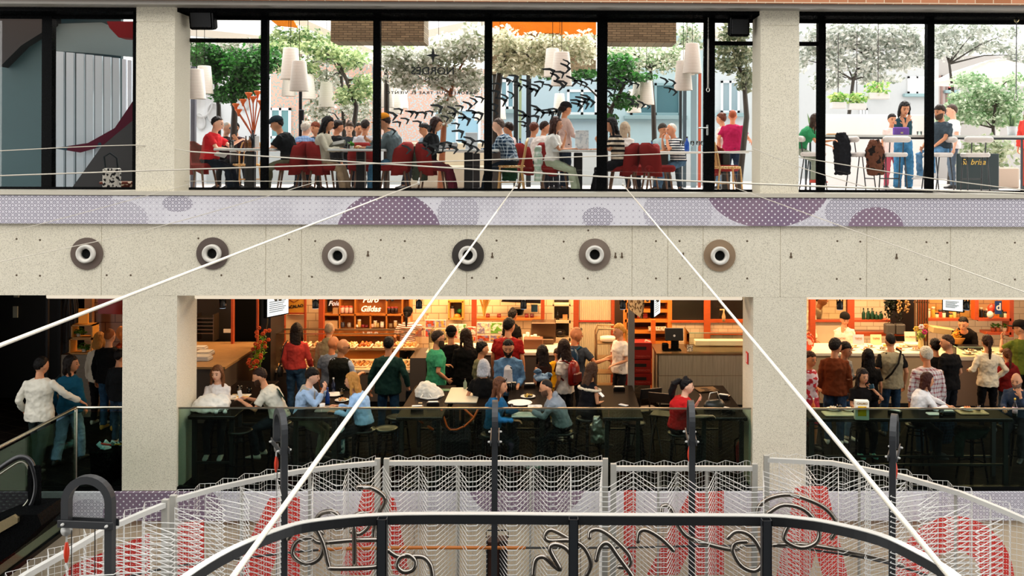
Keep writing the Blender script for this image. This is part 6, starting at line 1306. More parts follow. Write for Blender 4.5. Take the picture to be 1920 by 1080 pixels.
a = P('young person in beige vest over black tee with crossbody strap and jeans', 1669, 16.45, 180, hy=625, hair='buzz', hc='#120d0b', top='#0f0f10', sl='s', vest='#8f8870', bot='#263a4e', bk='denim', skin='m', Rr=(.08, .04, -.5), L=(.06, .1, -.45), w=1.02, ta=None)
T1('crossbody_strap', M().tube([a['wm'] @ v for v in (Vector((.17, .06, .95)), Vector((.06, .2, 1.12)), Vector((-.06, .2, 1.3)), Vector((-.14, .1, 1.48)), Vector((-.12, -.06, 1.5)))], .018, 6), mat('#161412', 'cloth'), 'black crossbody strap over the beige vest', 'strap', smooth=True)
P('white-haired man in red and blue checked shirt with back turned', 1736, 15.3, 174, hy=651, hair='kid', hc='#d8cdb9', top='#d9d3d3', tk='plaid', tc2='#9a4a52', ta=14, sl='l', bot='#2c3a46', skin='#d68a5e', hyaw=20, w=1.15)
a = P('woman in black sleeveless top with yellow patterned shoulder bag', 1753, 16.6, 178, hy=636, fem=True, hair='bun', hc='#0d0a0a', top='#101010', sl='n', bot='#14161c', skin='m'); shoulder_bag(a, -1, '#7c6a2c', 'yellow and brown patterned bag behind the checked shirt', w=.2, h=.3, drop=.5)
P('young man in black polo looking left beside the right counter', 1776, 16.4, -150, hy=628, hair='short', hc='#33231a', top='#0e0e10', sl='s', bot='#14161c', skin='m', hyaw=45, L=(-.1, .22, -.3), Rr=(-.05, .1, -.45), w=1.1)
P('server in black jacket leaning far over the right counter', 1806, 19.6, -28, hy=588, hair='short', hc='#15100e', top='#15110f', sl='l', bot='#0d0d0d', lean=52, side=0, hp=20, skin='m', L=(-.04, .2, -.42), Rr=(-.04, .2, -.42), hyaw=-10, H=1.8)
P('woman in cream top with long dark ponytail, hands on hips', 1851, 16.75, 172, hy=629, fem=True, hair='pony', hc='#2a1710', top='#e3d6bd', sl='l', bot='#0d0d0f', bt='slim', skin='m', L=(.1, .22, -.3), Rr='hip', shoes='#3a3a3a')
P('child in dark red hooded top next to the cream-clad woman', 1888, 16.9, 178, hy=655, H=1.42, kid=True, hair='pony', hc='#4a2a18', top='#7c1c1a', sl='l', hood=True, bot='#2b3c4e', bk='denim', skin='m')
P('man in olive shirt with dark cap photographing the counter', 1913, 17.5, 186, hy=602, hair='buzz', hc='#1d1612', cap='#1a1512', glasses='face', top='#5d6a26', sl='s', bot='#2a2c22', skin='m', L=(.0, .34, .0), Rr=(.0, .3, -.1), hyaw=40, w=1.1)
a = P('bald man in dark blue shirt resting his chin on his hand at the far right', 1906, 14.6, -40, hy=704, pose='stool', hair='bald', top='#2c3646', sl='l', lean=14, hp=16, Rr='table', L=(-.1, .2, -.02), bot='#15161a', skin='m', w=1.15, beard='#6a5446'); under(a, 'stool under the bald man at the far right')
a = P('woman in black top with phone at her ear and turquoise trainers', 1618, 14.75, 6, hy=706, pose='stool', fem=True, hair='long', hc='#1c1210', top='#14100f', sl='s', lean=6, hp=8, L=(.02, .1, .02), Rr=(-.04, .28, -.3), bot='#15151a', shoes='#6fc0b4', skin='m', hyaw=10, feet=((.09, .22), (-.09, .22))); under(a, 'stool under the woman with the phone')
T1('smartphone', M().rbox(0, 0, 0, .02, .07, .15, .01, (R(70), 0, R(20))).xf(Matrix.Translation(a['hands'][0]+Vector((.0, -.03, .0)))), mat('#2a5568', 'paint', rough=.15), 'blue phone held at the ear of the woman in black', 'phone')
a = P('woman in white blouse with dark red-brown bob reaching over the long table', 1739, 14.5, 88, hy=705, pose='stool', fem=True, hair='bob', hc='#3a1710', top='#e9e6e6', sl='l', lean=16, hp=10, L=(-.04, .48, -.24), Rr=(-.02, .40, -.2), bot='#23262c', shoes='#2a2a2a', skin='m', w=1.08); under(a, 'stool under the woman in the white blouse at right')
cf = M(); cf.rings([cf.ell((0, 0, 0), (.22, 0, 0), (0, .14, 0), 14), cf.ell((.02, 0, -.22), (.25, 0, 0), (0, .15, 0), 14), cf.ell((.05, 0, -.42), (.16, 0, 0), (0, .12, 0), 14)]); o = organic('coat', cf.xf(Matrix.Translation((WX(1765, 14.65), 14.75, .82))), mat('#1b2430', 'plaid', '#2b3a4a', a=20), None, voxel=.014, disp=.05, dsize=.08); tag(o, 'dark navy checked coat hanging below the woman in white', 'coat')
P('person in colourful flower print top cut off by the right column', 1520, 15.7, 30, hy=659, fem=True, hair='bun', hc='#3a2014', top='#d8c0c4', tk='print', tc2='#b8323a', ta=12, sl='n', bot='#b03040', bt='skirt', skin='#c97c4e', L='front')
# ------------------------------------------------------------------ upper floor: restaurant and terrace
flush()
UZ = lambda py, Y: WZ(py, Y)
SK = mat('#f4f4f2', 'plain')
# left room behind the first panes: dark walls with a slatted white stair panel
struct('wall_side_room', bb(XL, WX(225, 17.2), 17.2, 17.3, UP, 7.7), mat('#1c3b41', 'plain'))
struct('wall_partition', bb(WX(262, 14.6), WX(266, 14.6), 14.5, 16.4, UP, 7.0), mat('#20303a', 'plain'))
def ppoly(pts, Y, d): 
    return M().prism([W(x, y, Y) for x, y in pts], Y, Y+d)
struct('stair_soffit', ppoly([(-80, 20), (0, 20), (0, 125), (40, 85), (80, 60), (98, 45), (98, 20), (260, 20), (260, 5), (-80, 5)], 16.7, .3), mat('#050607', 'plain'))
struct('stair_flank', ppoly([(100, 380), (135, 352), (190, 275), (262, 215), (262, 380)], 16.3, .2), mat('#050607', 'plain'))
T1('grey_panel', ppoly([(-20, 370), (-20, 125), (35, 85), (80, 62), (80, 370)], 16.95, .1), mat('#2f5258', 'plain'), 'large grey green panel with rounded corner behind the first pane', 'panel')
T1('red_canopy', ppoly([(200, 40), (260, 40), (260, 72), (222, 70), (205, 52)], 15.9, .3), mat('#6a1218', 'cloth'), 'dark red canopy at the top of the second pane', 'canopy')
T1('wall_panel', ppoly([(99, 45), (190, 42), (262, 75), (262, 108), (178, 100), (99, 95)], 16.9, .1), mat('#5f7578', 'plain'), 'slanted grey ceiling panel above the white slats', 'panel')
t = thing('slatted_panel', (0, 0, 0), 0, 'tall white slatted wall panel behind the second pane', 'panel')
for i, (a, b) in enumerate(((105, 119), (124, 138), (143, 157), (161, 174), (178, 191), (195, 207), (211, 223), (229, 236), (239, 246), (249, 258))):
    top = 96+i*2; obj('slat', ppoly([(a, 360), (a, top), (b, top+1), (b, 360)], 16.6-.02*i, .05), mat('#aebcc4' if i < 7 else '#c9d3de', 'paint'), t)
T1('red_streak', ppoly([(99, 278), (165, 268), (215, 240), (252, 185), (252, 225), (215, 268), (150, 286)], 16.4, .02), mat('#4a1828', 'print', '#1f3a44', a=4), 'dark red curved painted streak across the white slats', 'painting')
t = thing('tote_bag', (WX(209, 15.2), 15.2, UP), 0, 'black and white patterned tote bag left of the left upper column', 'bag'); obj('bag_body', M().rbox(0, 0, .2, .26, .12, .4, .03), mat('#c9c6bc', 'print', '#1b1b1b', a=18), t)
obj('handle', M().tube([(-.09, -.02, .4), (-.1, -.05, .58), (0, -.06, .64), (.09, -.03, .56), (.09, 0, .4)], .014, 6), mat('#20282c', 'cloth'), t, smooth=True)
T1('low_table', M().rbox(WX(220, 15.3), 15.6, UP+.16, .7, .4, .04, .02).bb(WX(220, 15.3)-.2, WX(220, 15.3)+.2, 15.5, 15.7, UP, UP+.14), mat('#5c2a20', 'print', '#c9b9a0', a=10), 'low table with small goods behind the second pane', 'table')
# backdrop buildings beyond the terrace
WIN = mat('#6f9aa8', 'paint', rough=.15); PALE = mat('#dfe3e4', 'plain')
def building(x0, x1, Y, c, lab, wins, ytop=-60, kind='plain', c2=None):
    t = thing('building', (WX(x0, Y, 200), Y, UP), 0, lab, 'building'); X0 = WX(x0, Y, 200)
    obj('wall', M().bb(0, WX(x1, Y, 200)-X0, 0, .3, -.7, WZ(ytop, Y)-UP), mat(c, kind, c2), t)
    for (a, b, y0, y1, fc, gc) in wins:
        xa, xb, za, zb = WX(a, Y)-X0, WX(b, Y)-X0, WZ(y1, Y)-UP, WZ(y0, Y)-UP
        f = obj('window', M().bb(xa, xb, -.05, .02, za, za+.06).bb(xa, xb, -.05, .02, zb-.06, zb).bb(xa, xa+.06, -.05, .02, za, zb).bb(xb-.06, xb, -.05, .02, za, zb).bb((xa+xb)/2-.03, (xa+xb)/2+.03, -.05, .02, za, zb), mat(fc, 'paint'), t)
        obj('pane', M().bb(xa+.05, xb-.05, -.02, -.005, za+.05, zb-.05), mat(gc, 'paint', rough=.15), f)
        obj('sill', M().rbox((xa+xb)/2, -.08, za-.06, xb-xa+.3, .2, .1, .02), mat('#86a3a8'), f)
    return t
building(255, 500, 21.5, '#e3e8ec', 'pale grey wall with shell reliefs behind the man in red', [])
for i, (px, py, rx, rz) in enumerate(((379, 196, .22, .36), (392, 168, .2, .24), (398, 215, .16, .26), (372, 230, .12, .2), (450, 190, .15, .25))):
    m = M(); n = 22; m.rings([[Vector((math.cos(a)*rx*f, -y, math.sin(a)*rz*f)) for a in [2*math.pi*k/n for k in range(n)]] for f, y in ((1, 0), (.98, .03), (.8, .035), (.78, .02), (.5, .03), (.48, .02), (.1, .03))])
    o = T1('shell_relief', m.xf(Matrix.Translation((WX(px, 21.4), 21.48, WZ(py, 21.4))) @ Matrix.Rotation(R(10-i*8), 4, 'Y')), mat('#c2c3c4', 'paint'), ['largest oval relief on the pale wall, left of the tree trunk', 'upper right oval relief on the pale wall', 'lower right oval relief by the trunk', 'small oval relief low on the pale wall', 'oval relief right of the trunk'][i], 'relief', smooth=True)
building(495, 700, 23.5, '#c9a493', 'pinkish house front with white framed blue window behind the diners', [(505, 545, 205, 262, '#e8ecee', '#5f8d92')], 120, 'print', '#8fa9a6')
building(700, 910, 24.5, '#d9b6a6', 'salmon and pale blue house front behind the lettered pane', [(812, 900, 205, 285, '#e3ecf1', '#9cc0d2')], 130, 'print', '#b9cfd8')
building(910, 1130, 23.0, '#aac3cf', 'light blue grey front with two windows behind the waitress', [(935, 965, 150, 205, '#dfe8ec', '#7fa6b6'), (1062, 1118, 168, 215, '#dfe8ec', '#86b0c2')], 128, 'plain')
building(1130, 1335, 23.0, '#a9c4cb', 'blue grey front with a wide shuttered window behind the older men', [(1180, 1275, 155, 215, '#7fa3ab', '#48707a')], 60, 'plain')
building(1338, 1500, 26.0, '#bcc3c6', 'pale grey front beyond the doorway pane', [(1350, 1385, 150, 210, '#dfe5e8', '#8da3ac')], 60)
building(1495, 1760, 30.0, '#b4b8ba', 'bright white house front with shuttered openings across the street', [(1635, 1652, 145, 172, '#a35f58', '#b9b0ae'), (1700, 1735, 140, 172, '#f4f4f4', '#ffffff'), (1610, 1625, 200, 260, '#d5d8da', '#b5bcbf')], 60)
building(1740, 1990, 31.0, '#a9a5a1', 'white house front with brown louvred shutters at the far right', [(1752, 1775, 138, 200, '#8f6f66', '#a99a94'), (1776, 1786, 138, 165, '#b05048', '#c26a5a')], 100)
T1('low_wall', M().bb(WX(380, 21), WX(1335, 21.3), 21.2, 21.35, UP, UP+.75), mat('#b9c1c4', 'plain'), 'long low pale wall closing the terrace behind the diners', 'wall')
T1('banquette', M().rbox((WX(765, 19)+WX(925, 19))/2, 19.2, UP+.45, WX(925, 19)-WX(765, 19), .25, .9, .04).rbox((WX(765, 19)+WX(925, 19))/2, 18.9, UP+.22, WX(925, 19)-WX(765, 19), .6, .44, .04), mat('#d9cfba', 'cloth'), 'long cream upholstered bench behind the woman in leather jacket', 'bench')
# pane reflections of brick shaped as boxes, beams, roof glazing bars
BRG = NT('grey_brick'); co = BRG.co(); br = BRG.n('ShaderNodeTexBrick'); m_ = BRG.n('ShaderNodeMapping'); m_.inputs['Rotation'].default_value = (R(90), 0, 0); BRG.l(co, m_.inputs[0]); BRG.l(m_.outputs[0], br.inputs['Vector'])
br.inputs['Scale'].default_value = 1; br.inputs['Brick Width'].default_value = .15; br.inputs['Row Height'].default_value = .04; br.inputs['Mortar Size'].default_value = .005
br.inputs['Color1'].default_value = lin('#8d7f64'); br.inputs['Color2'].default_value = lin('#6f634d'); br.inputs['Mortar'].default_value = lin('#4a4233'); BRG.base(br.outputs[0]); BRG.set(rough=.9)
def brick_refl(x0, x1, y0, y1, Y, d=.6):  # solid boxes in place of the opposite brickwork's reflection in the panes
    Xa, Xb = WX(x0, Y, 60), WX(x1, Y, 60); return struct('brick_reflection', M().bb(Xa, Xb, Y, Y+d, WZ(y1, Y, (x0+x1)/2), WZ(y0, Y, (x0+x1)/2)), BRG.m)
brick_refl(620, 795, 25, 78, 16.2); brick_refl(921, 1118, 62, 139, 19.5, .3); brick_refl(1137, 1268, 25, 80, 16.2)
brick_refl(500, 560, 75, 105, 19.5, .3)
T1('orange_awning', ppoly([(921, 25), (1118, 25), (1118, 66), (1105, 60), (1075, 100), (1050, 62), (985, 62), (965, 85), (945, 60), (921, 50)], 19.2, .06), mat('#e07a1e', 'cloth'), 'bright orange awning seen through foliage at the top centre', 'awning')
T1('orange_awning', ppoly([(498, 30), (545, 30), (558, 52), (520, 48)], 18.5, .06), mat('#d9801f', 'cloth'), 'small orange awning corner at the top left of the restaurant', 'awning')
for i, (x0, y0, x1, y1) in enumerate(((540, 30, 720, 110), (790, 66, 907, 36), (800, 92, 907, 78), (1337, 60, 1420, 100), (1140, 92, 1320, 84), (355, 60, 490, 72), (495, 85, 760, 120))):
    Y = 19.0; a = W(x0, y0, Y); b = W(x1, y1, Y); T1('roof_beam', M().tube([(a[0], Y, a[1]), (b[0], Y+.3, b[1])], .07, 4, sq=True), mat('#e6e2d9', 'paint'), 'white painted roof beam of the terrace canopy, '+['rising at the upper left', 'upper, above the star emblem', 'lower, above the star emblem', 'beyond the doorway pane', 'above the shuttered window', 'over the left transom', 'long one above the diners'][i], 'beam')
for i, (px, w, c) in enumerate(((966, 8, '#101418'), (990, 9, '#101418'), (974, 5, '#8a9a78'), (700, 6, '#9fb0bf'), (1283, 6, '#3f4f58'), (1300, 10, '#7f97a0'), (1311, 5, '#b5523a'), (1275, 5, '#20282c'), (1330, 5, '#a9b7bc'), (360, 8, '#5d6170'), (928, 12, '#1a1713'))):
    Y = 19.6 if px != 360 else 16.5; T1('steel_mullion', M().bb(WX(px-w/2, Y), WX(px+w/2, Y), Y, Y+.08, UP, UZ(128, Y)), mat(c, 'paint'), ['wide black upright of the terrace glazing, left of pair', 'wide black upright of the terrace glazing, right of pair', 'thin green grey upright between two black ones', 'pale upright beside the second mullion', 'dark blue grey upright right of the shuttered window', 'broad grey blue upright near the doorway', 'thin red brown upright near the doorway', 'thin black upright right of the shuttered window', 'thin pale upright just left of the doorway', 'violet grey upright at the left column', 'dark tree-like upright by the fourth mullion'][i], 'post')
# ------------- trees and climbing foliage
def tree(px, Yt, base, pts, clusters, lab, c, seed, trunkc='#2b241c', tr=.06, n=260, ls=.1):
    X = WX(px, Yt, 250); t = thing('tree', (X, Yt, base), 0, lab, 'tree')
    m = M(); P0 = Vector((0, 0, 0)); q = [Vector((WX(x, Yt, y)-X, 0, WZ(y, Yt, x)-base)) for x, y in pts]
    m.tube([P0]+q, [tr]+[tr*(1-.5*(i+1)/len(q)) for i in range(len(q))], 8)
    for (cx, cy, rx, rz, dy) in clusters:
        e = Vector((WX(cx, Yt, cy)-X, dy, WZ(cy, Yt, cx)-base)); s = min(q+[P0], key=lambda v: (v-e).length)
        m.tube([s, (s+e)/2+Vector((.05, .03, .1)), e], [tr*.4, tr*.25, tr*.12], 6)
    obj('trunk', m, mat(trunkc, 'wood'), t, smooth=True)
    f = M(); rnd = random.Random(seed)
    for i, (cx, cy, rx, rz, dy) in enumerate(clusters):
        rx *= 1.15; rz *= 1.15; k = 2.0*n*(rx*rz)/(40*25); e = Vector((WX(cx, Yt, cy)-X, dy, WZ(cy, Yt, cx)-base)); s = Yt/F_PX
        f.join(leafball(e, (rx*s, .45, rz*s), int(k), ls, seed*31+i))
    obj('foliage', f, mat(c[0], 'leaf', c[1]), t); return t
DG = ('#0c2412', '#3f8434'); MG = ('#3a6b34', '#c9d6a4'); WG = ('#66744c', '#f3f3ea'); BG = ('#7d8560', '#efe9d2')  # WG: blown highlights and backlight painted in as pale leaf colour
tree(438, 17.9, UP, [(438, 250), (440, 205), (432, 160), (450, 120)], [(380, 105, 45, 30, 0), (425, 115, 45, 30, .2), (470, 125, 45, 35, -.2), (455, 160, 40, 25, 0), (430, 178, 35, 18, -.1), (395, 140, 25, 18, .1), (500, 110, 30, 30, 0)], 'leafy dark tree growing by the table of the man in red', DG, 1, tr=.075)
tree(410, 18.8, UP, [(410, 200), (400, 120)], [(375, 95, 35, 22, 0), (430, 92, 45, 20, .2), (395, 125, 40, 20, 0), (475, 95, 25, 22, 0)], 'tree with glare painted pale on its leaves, behind the dark tree on the left', WG, 2)
tree(665, 18.6, UP, [(662, 250), (668, 200), (650, 150), (630, 110)], [(520, 80, 35, 28, 0), (570, 75, 40, 25, .1), (610, 90, 40, 28, 0), (655, 110, 40, 25, 0), (560, 130, 45, 25, 0), (680, 165, 25, 30, 0), (650, 180, 25, 20, 0)], 'bright green vine-like tree over the hanging lamps', MG, 3, n=230)
tree(645, 19.4, UP, [(645, 240), (640, 140)], [(640, 100, 40, 22, 0), (680, 108, 32, 20, 0), (600, 110, 30, 15, 0), (610, 150, 45, 25, .1), (670, 205, 35, 30, 0), (600, 205, 30, 30, 0)], 'tree with glare painted pale on its leaves, behind the bright green one', WG, 4, n=170)
tree(826, 17.3, UP, [(832, 240), (832, 215), (845, 175), (850, 150)], [(740, 110, 35, 28, 0), (780, 115, 45, 30, .1), (845, 95, 50, 35, 0), (890, 80, 35, 40, 0), (830, 145, 45, 25, 0), (880, 150, 35, 28, 0), (760, 150, 40, 22, 0), (838, 200, 28, 22, 0), (836, 222, 18, 14, 0)], 'tree with sun glare painted white on its leaves, behind the lettered pane', WG, 5, trunkc='#9a5a34', n=250)
tree(725, 17.8, UP, [(725, 150), (722, 110)], [(722, 85, 25, 20, 0), (745, 100, 35, 22, 0), (760, 92, 25, 16, 0)], 'bright green foliage cluster just right of the second mullion', MG, 6, n=240)
tree(932, 17.4, UP, [(930, 250), (932, 180), (938, 130), (955, 95)], [(945, 80, 30, 35, 0), (990, 95, 45, 35, 0), (1045, 90, 50, 30, 0), (1095, 90, 30, 35, 0), (960, 125, 40, 22, 0), (1010, 128, 40, 18, 0)], 'olive brown leaved tree in front of the brick reflection', BG, 7, n=210, tr=.09)
tree(1135, 17.8, UP, [(1135, 250), (1145, 205), (1170, 160)], [(1050, 142, 45, 9, 0), (1100, 140, 30, 10, 0), (1150, 150, 30, 22, 0), (1170, 190, 30, 18, 0), (1145, 225, 15, 14, 0), (1160, 120, 35, 22, 0), (1200, 145, 35, 10, 0)], 'thin dark green tree beside the fifth mullion', DG, 8, n=260)
tree(1230, 18.8, UP, [(1225, 200), (1220, 130)], [(1160, 95, 35, 22, 0), (1200, 110, 40, 25, 0), (1250, 115, 45, 25, 0), (1295, 70, 30, 28, 0), (1260, 95, 40, 18, 0), (1170, 130, 35, 15, 0)], 'wide green tree with white glare painted on its leaves, above the shuttered window', ('#4d7a3c', '#ecebdd'), 9, n=230)  # near-white leaf colour stands in for blown highlights
tree(1385, 17.2, UP, [(1400, 220), (1395, 150), (1380, 110)], [(1365, 120, 30, 20, 0), (1395, 105, 25, 22, 0), (1398, 150, 20, 25, 0), (1380, 60, 35, 22, 0), (1360, 90, 25, 18, 0)], 'dark tree left of the right upper column', ('#2b4a2c', '#a3a88a'), 10, n=240)
tree(1600, 22.5, UP, [(1590, 230), (1600, 150), (1620, 100)], [(1580, 65, 40, 30, 0), (1630, 75, 45, 35, 0), (1690, 70, 45, 35, 0), (1570, 110, 35, 30, 0), (1625, 120, 45, 25, 0), (1680, 115, 45, 22, 0), (1530, 80, 30, 40, 0), (1500, 110, 20, 30, 0), (1560, 150, 40, 20, .3), (1725, 95, 25, 35, .2), (1650, 148, 50, 12, .2)], 'large tree crown with sun glare painted on its leaves, over the right panes', ('#7f8c7c', '#fafbf6'), 11, n=210, ls=.13)  # whitish leaf pair paints in the overexposed sunlight
tree(1780, 23.5, UP, [(1790, 200), (1780, 120)], [(1770, 60, 40, 25, 0), (1830, 58, 40, 20, 0), (1890, 62, 30, 15, 0), (1760, 95, 22, 22, 0), (1800, 90, 45, 18, .3), (1860, 85, 50, 15, .3), (1915, 100, 25, 25, .3)], 'tree crown with sun glare painted on its leaves, at the top of the far right pane', ('#7f8c7c', '#fafbf6'), 12, n=200, ls=.13)  # sun glare of this crown is put into its leaf colours
tree(1865, 21.5, UP, [(1865, 290), (1862, 240), (1866, 200), (1870, 170)], [(1800, 195, 30, 28, 0), (1845, 175, 40, 28, 0), (1890, 190, 35, 30, 0), (1820, 220, 30, 18, 0), (1880, 225, 30, 18, 0), (1900, 150, 20, 15, 0), (1850, 205, 50, 30, .4), (1830, 150, 40, 18, .3), (1785, 235, 25, 20, .3), (1915, 205, 15, 40, .3)], 'light green shrub tree behind the man in the dark tee', ('#5f8f56', '#dbe8cf'), 13, n=250, ls=.11, tr=.05)
T1('bamboo_hedge', leafball((WX(1855, 20.5), 20.6, UP+.75), (.95, .3, .55), 420, .16, 55), mat('#5f7f4a', 'leaf', '#e3e8d0'), 'loose hedge of narrow leaves under the bar counter at far right', 'hedge')
for i, (x, y, rx, rz) in enumerate(((1605, 185, 22, 10), (1645, 165, 26, 12), (1570, 183, 18, 8))):
    Y = 21; t = thing('hanging_planter', (WX(x, Y), Y, WZ(y+12, Y)), 0, ['middle hanging planter box with trailing green plants', 'right hanging planter box with yellow green plants', 'left tuft of bright green trailing plants'][i], 'planter'); s = Y/F_PX
    obj('trough', M().rbox(0, 0, .0, rx*1.5*s, .2, .14, .02), mat('#dadcdb'), t); obj('foliage', leafball((0, 0, .17), (rx*s*1.2, .22, rz*s*1.5), 150, .11, 60+i), mat('#4f9a3a', 'leaf', '#d9e39a'), t); obj('hanger', M().tube([(0, 0, .05), (0, 0, 1.6)], .01, 5), mat('#555555', 'metal'), t)
T1('parasol', M().lathe(WX(1870, 24), 24.0, WZ(150, 24), [(1.7, 0), (1.2, .25), (.3, .55), (.02, .6), (.02, .57), (.3, .52), (1.2, .2)], 8).bb(WX(1870, 24)-.03, WX(1870, 24)+.03, 23.97, 24.03, UP, WZ(120, 24)), mat('#e8e2da', 'cloth'), 'large pale parasol above the shrub at the far right', 'parasol')
T1('stone_planter', M().rbox(WX(1862, 20.2), 20.2, UP+.22, .9, .5, .45, .05), mat('#b9aa98', 'plain'), 'beige stone planter under the bar counter at far right', 'planter')
T1('white_screen', M().rbox(WX(1640, 22), 22, UP+.8, 2.6, .1, 1.7, .03), mat('#eeeeec', 'plain'), 'white low garden wall behind the woman with the purple bag', 'wall')
t = thing('menu_stand', (WX(1832, 18.9), 18.9, UP), 0, 'dark green board with gold script under the bar counter', 'sign'); obj('board', M().rbox(0, 0, .35, .85, .06, .75, .02), mat('#0e2628', 'paint'), t); obj('gold_script', text_m('Sa brisa', .16, .004, shear=.3).xf(Matrix.Translation((-.1, -.035, .55))), mat('#d6b04a'), t)
# ------------- orange dried flowers at the left table
t = thing('dried_flowers', (WX(474, 17.1), 17.1, UP+.75), 0, 'tall orange dried flowers in a dark vase behind the left table', 'flowers')
obj('vase', M().lathe(0, 0, 0, [(.05, 0), (.07, .12), (.05, .22), (.06, .24)], 14), mat('#16202a', 'paint', rough=.15), t, smooth=True)
m = M(); fl = M()
for i, (dx, h) in enumerate(((-.28, .62), (-.2, .8), (-.1, .92), (-.02, .85), (.06, .95), (.12, .78), (-.33, .72))):
    m.tube([(0, 0, .2), (dx*.4, .02, h*.6), (dx, .04, h)], .012, 5); fl.lathe(dx, .04, h-.05, [(.012, 0), (.03, .06), (.07, .12), (.055, .13), (.02, .08)], 10)
obj('stems', m, mat('#b5521c', 'wood'), t); obj('blossoms', fl, mat('#d9661f', 'plain'), t, smooth=True)
# ------------- pendant lamps
def pend_proto():
    t = thing('pendant_lamp', (0, 0, 0), 0, 'white woven tapered pendant shade', 'lamp', 'white tapered pendant shades of the restaurant')
    sh = M(); sh.rings([sh.ell((0, 0, z), (r, 0, 0), (0, r, 0), 28) for r, z in ((.2, -.26), (.145, .26), (.135, .27), (.02, .27), (.02, .26), (.13, .25), (.19, -.26))], cap=False)
    q = NT('woven_shade'); w = q.n('ShaderNodeTexWave'); w.bands_direction = 'Z'; w.inputs['Scale'].default_value = 12; w.inputs['Distortion'].default_value = .6; q.l(q.co(), w.inputs['Vector'])
    q.base(q.mix(w.outputs['Fac'], lin('#cfcac0'), lin('#efece4'))); q.set(rough=.8)
    obj('shade', sh, q.m, t, smooth=True); obj('cord', M().tube([(0, 0, .27), (0, 0, 3.5)], .006, 5), BLK, t); b = M(); b.ball((0, 0, .02), .05, 10, 8); obj('bulb', b, mat('#fff2d8', 'emit', a=1.5), t, smooth=True); return t
LP = [(368, 158, 16.2, 1), (383, 150, 17.4, 1), (545, 120, 16.9, 1.1), (561, 143, 16.0, 1), (541, 160, 18.5, .85), (577, 163, 18.5, .95), (612, 178, 19.2, 1), (724, 178, 18.0, .95), (741, 190, 18.4, .95), (752, 182, 19.0, .9), (822, 145, 17.6, .95), (903, 205, 19.0, .9), (1036, 118, 17.0, 1), (1053, 130, 16.4, 1.15), (1049, 195, 18.6, .8), (1198, 178, 18.2, .95), (1212, 173, 17.9, .95), (1189, 190, 18.7, .9), (1281, 142, 16.2, 1), (1298, 110, 16.0, 1), (1288, 118, 17.6, .9), (937, 205, 19.1, .8)]
LN = ['leftmost pendant shade, right of the left column', 'pendant shade tucked behind the leftmost one', 'upper left shade of the group over the man in black', 'front shade of the group over the man in black', 'small far shade left of that group', 'far shade right of that group', 'lone small shade above the blue shirt diner', 'left shade of three at the second mullion', 'middle shade of three at the second mullion', 'right shade of three at the second mullion', 'shade behind the mirrored lettering', 'pale far shade left of the fourth mullion', 'left large shade before the brick reflection', 'right large shade before the brick reflection', 'small brownish shade above the waitress', 'middle shade of three before the shuttered window', 'right shade of three before the shuttered window', 'left shade of three before the shuttered window', 'lower shade of the cluster left of the door', 'upper right shade of the cluster left of the door', 'back shade of the cluster left of the door', 'small far shade right of the fourth mullion']
PR = None
for (px, py, Y, s), lab in zip(LP, LN):
    loc = (WX(px, Y, py), Y, WZ(py, Y, px)); lb = 'white tapered '+lab
    if PR is None: PR = pend_proto(); PR.location = loc; PR['label'] = lb; o = PR
    else: o = dup(PR, loc, 0, lb)
    o.scale = (s*.8, s*.8, s*.95)
# heat lamp pole
T1('heater_pole', M().cyl(WX(562, 17.5), 17.5, UP, UZ(160, 17.5), .03).rbox(WX(564, 17.5), 17.5, UZ(218, 17.5), .09, .09, .2, .02), mat('#30343a', 'metal'), 'dark round pole under the lamp group left of centre', 'pole')
for i, (px, py, w) in enumerate(((379, 40, .36), (1383, 47, .3))):
    Y = 14.0; t = thing('loudspeaker', (WX(px, Y), Y, WZ(py, Y)), 0, ['black boxed speaker beside the left upper column', 'black boxed speaker beside the right upper column'][i], 'speaker'); obj('cabinet', M().rbox(0, 0, 0, w, .2, .3, .04, (R(12), 0, 0)), BLK, t); obj('grille', M().rbox(0, -.1, -.02, w*.8, .02, .22, .02, (R(12), 0, 0)), mat('#17181a'), t); obj('bracket', M().bb(-.03, .03, .02, .1, .1, .22), BLK, t)
# ------------- furniture
REDC = mat('#7e201d', 'cloth'); WLEG = mat('#6a4a30', 'wood')
def red_chair():
    t = thing('dining_chair', (0, 0, 0), 0, 'red upholstered tub chair', 'chair', 'red upholstered chairs of the restaurant')
    obj('seat', M().rbox(0, -.02, .43, .5, .48, .11, .06), REDC, t)
    m = M(); rings = []
    for z, r_, off in ((.36, .25, .0), (.5, .27, .02), (.68, .28, .04), (.8, .25, .06), (.84, .2, .07)):
        pts = [(-math.cos(a)*r_, math.sin(a)*r_*.9+off, z-.0+(0 if abs(a-math.pi/2) < 1.1 else -.06)) for a in [math.pi*(-.06+1.12*i/14) for i in range(15)]]
        inn = [(-math.cos(a)*(r_-.045), math.sin(a)*(r_-.045)*.9+off, z+(0 if abs(a-math.pi/2) < 1.1 else -.06)) for a in [math.pi*(-.06+1.12*i/14) for i in range(15)]][::-1]
        rings.append([Vector(p) for p in pts+inn])
    m.rings(rings); obj('backrest', m, REDC, t, smooth=True)
    for sx, sy in ((-1, -1), (1, -1), (-1, 1), (1, 1)): obj('leg', M().tube([(sx*.17, sy*.16, .4), (sx*.22, sy*.22, .01)], [.02, .013], 8), WLEG, t, smooth=True)
    return t
RC = red_chair(); rcu = [0]
def chair(px, Y, face, lab, proto=None, used=rcu):
    pr = proto or RC
    loc = (WX(px, Y, 330), Y, UP)
    if not used[0]: used[0] = 1; pr.location = loc; pr.rotation_euler = (0, 0, R(face)); pr['label'] = lab; return pr
    return dup(pr, loc, R(face), lab)
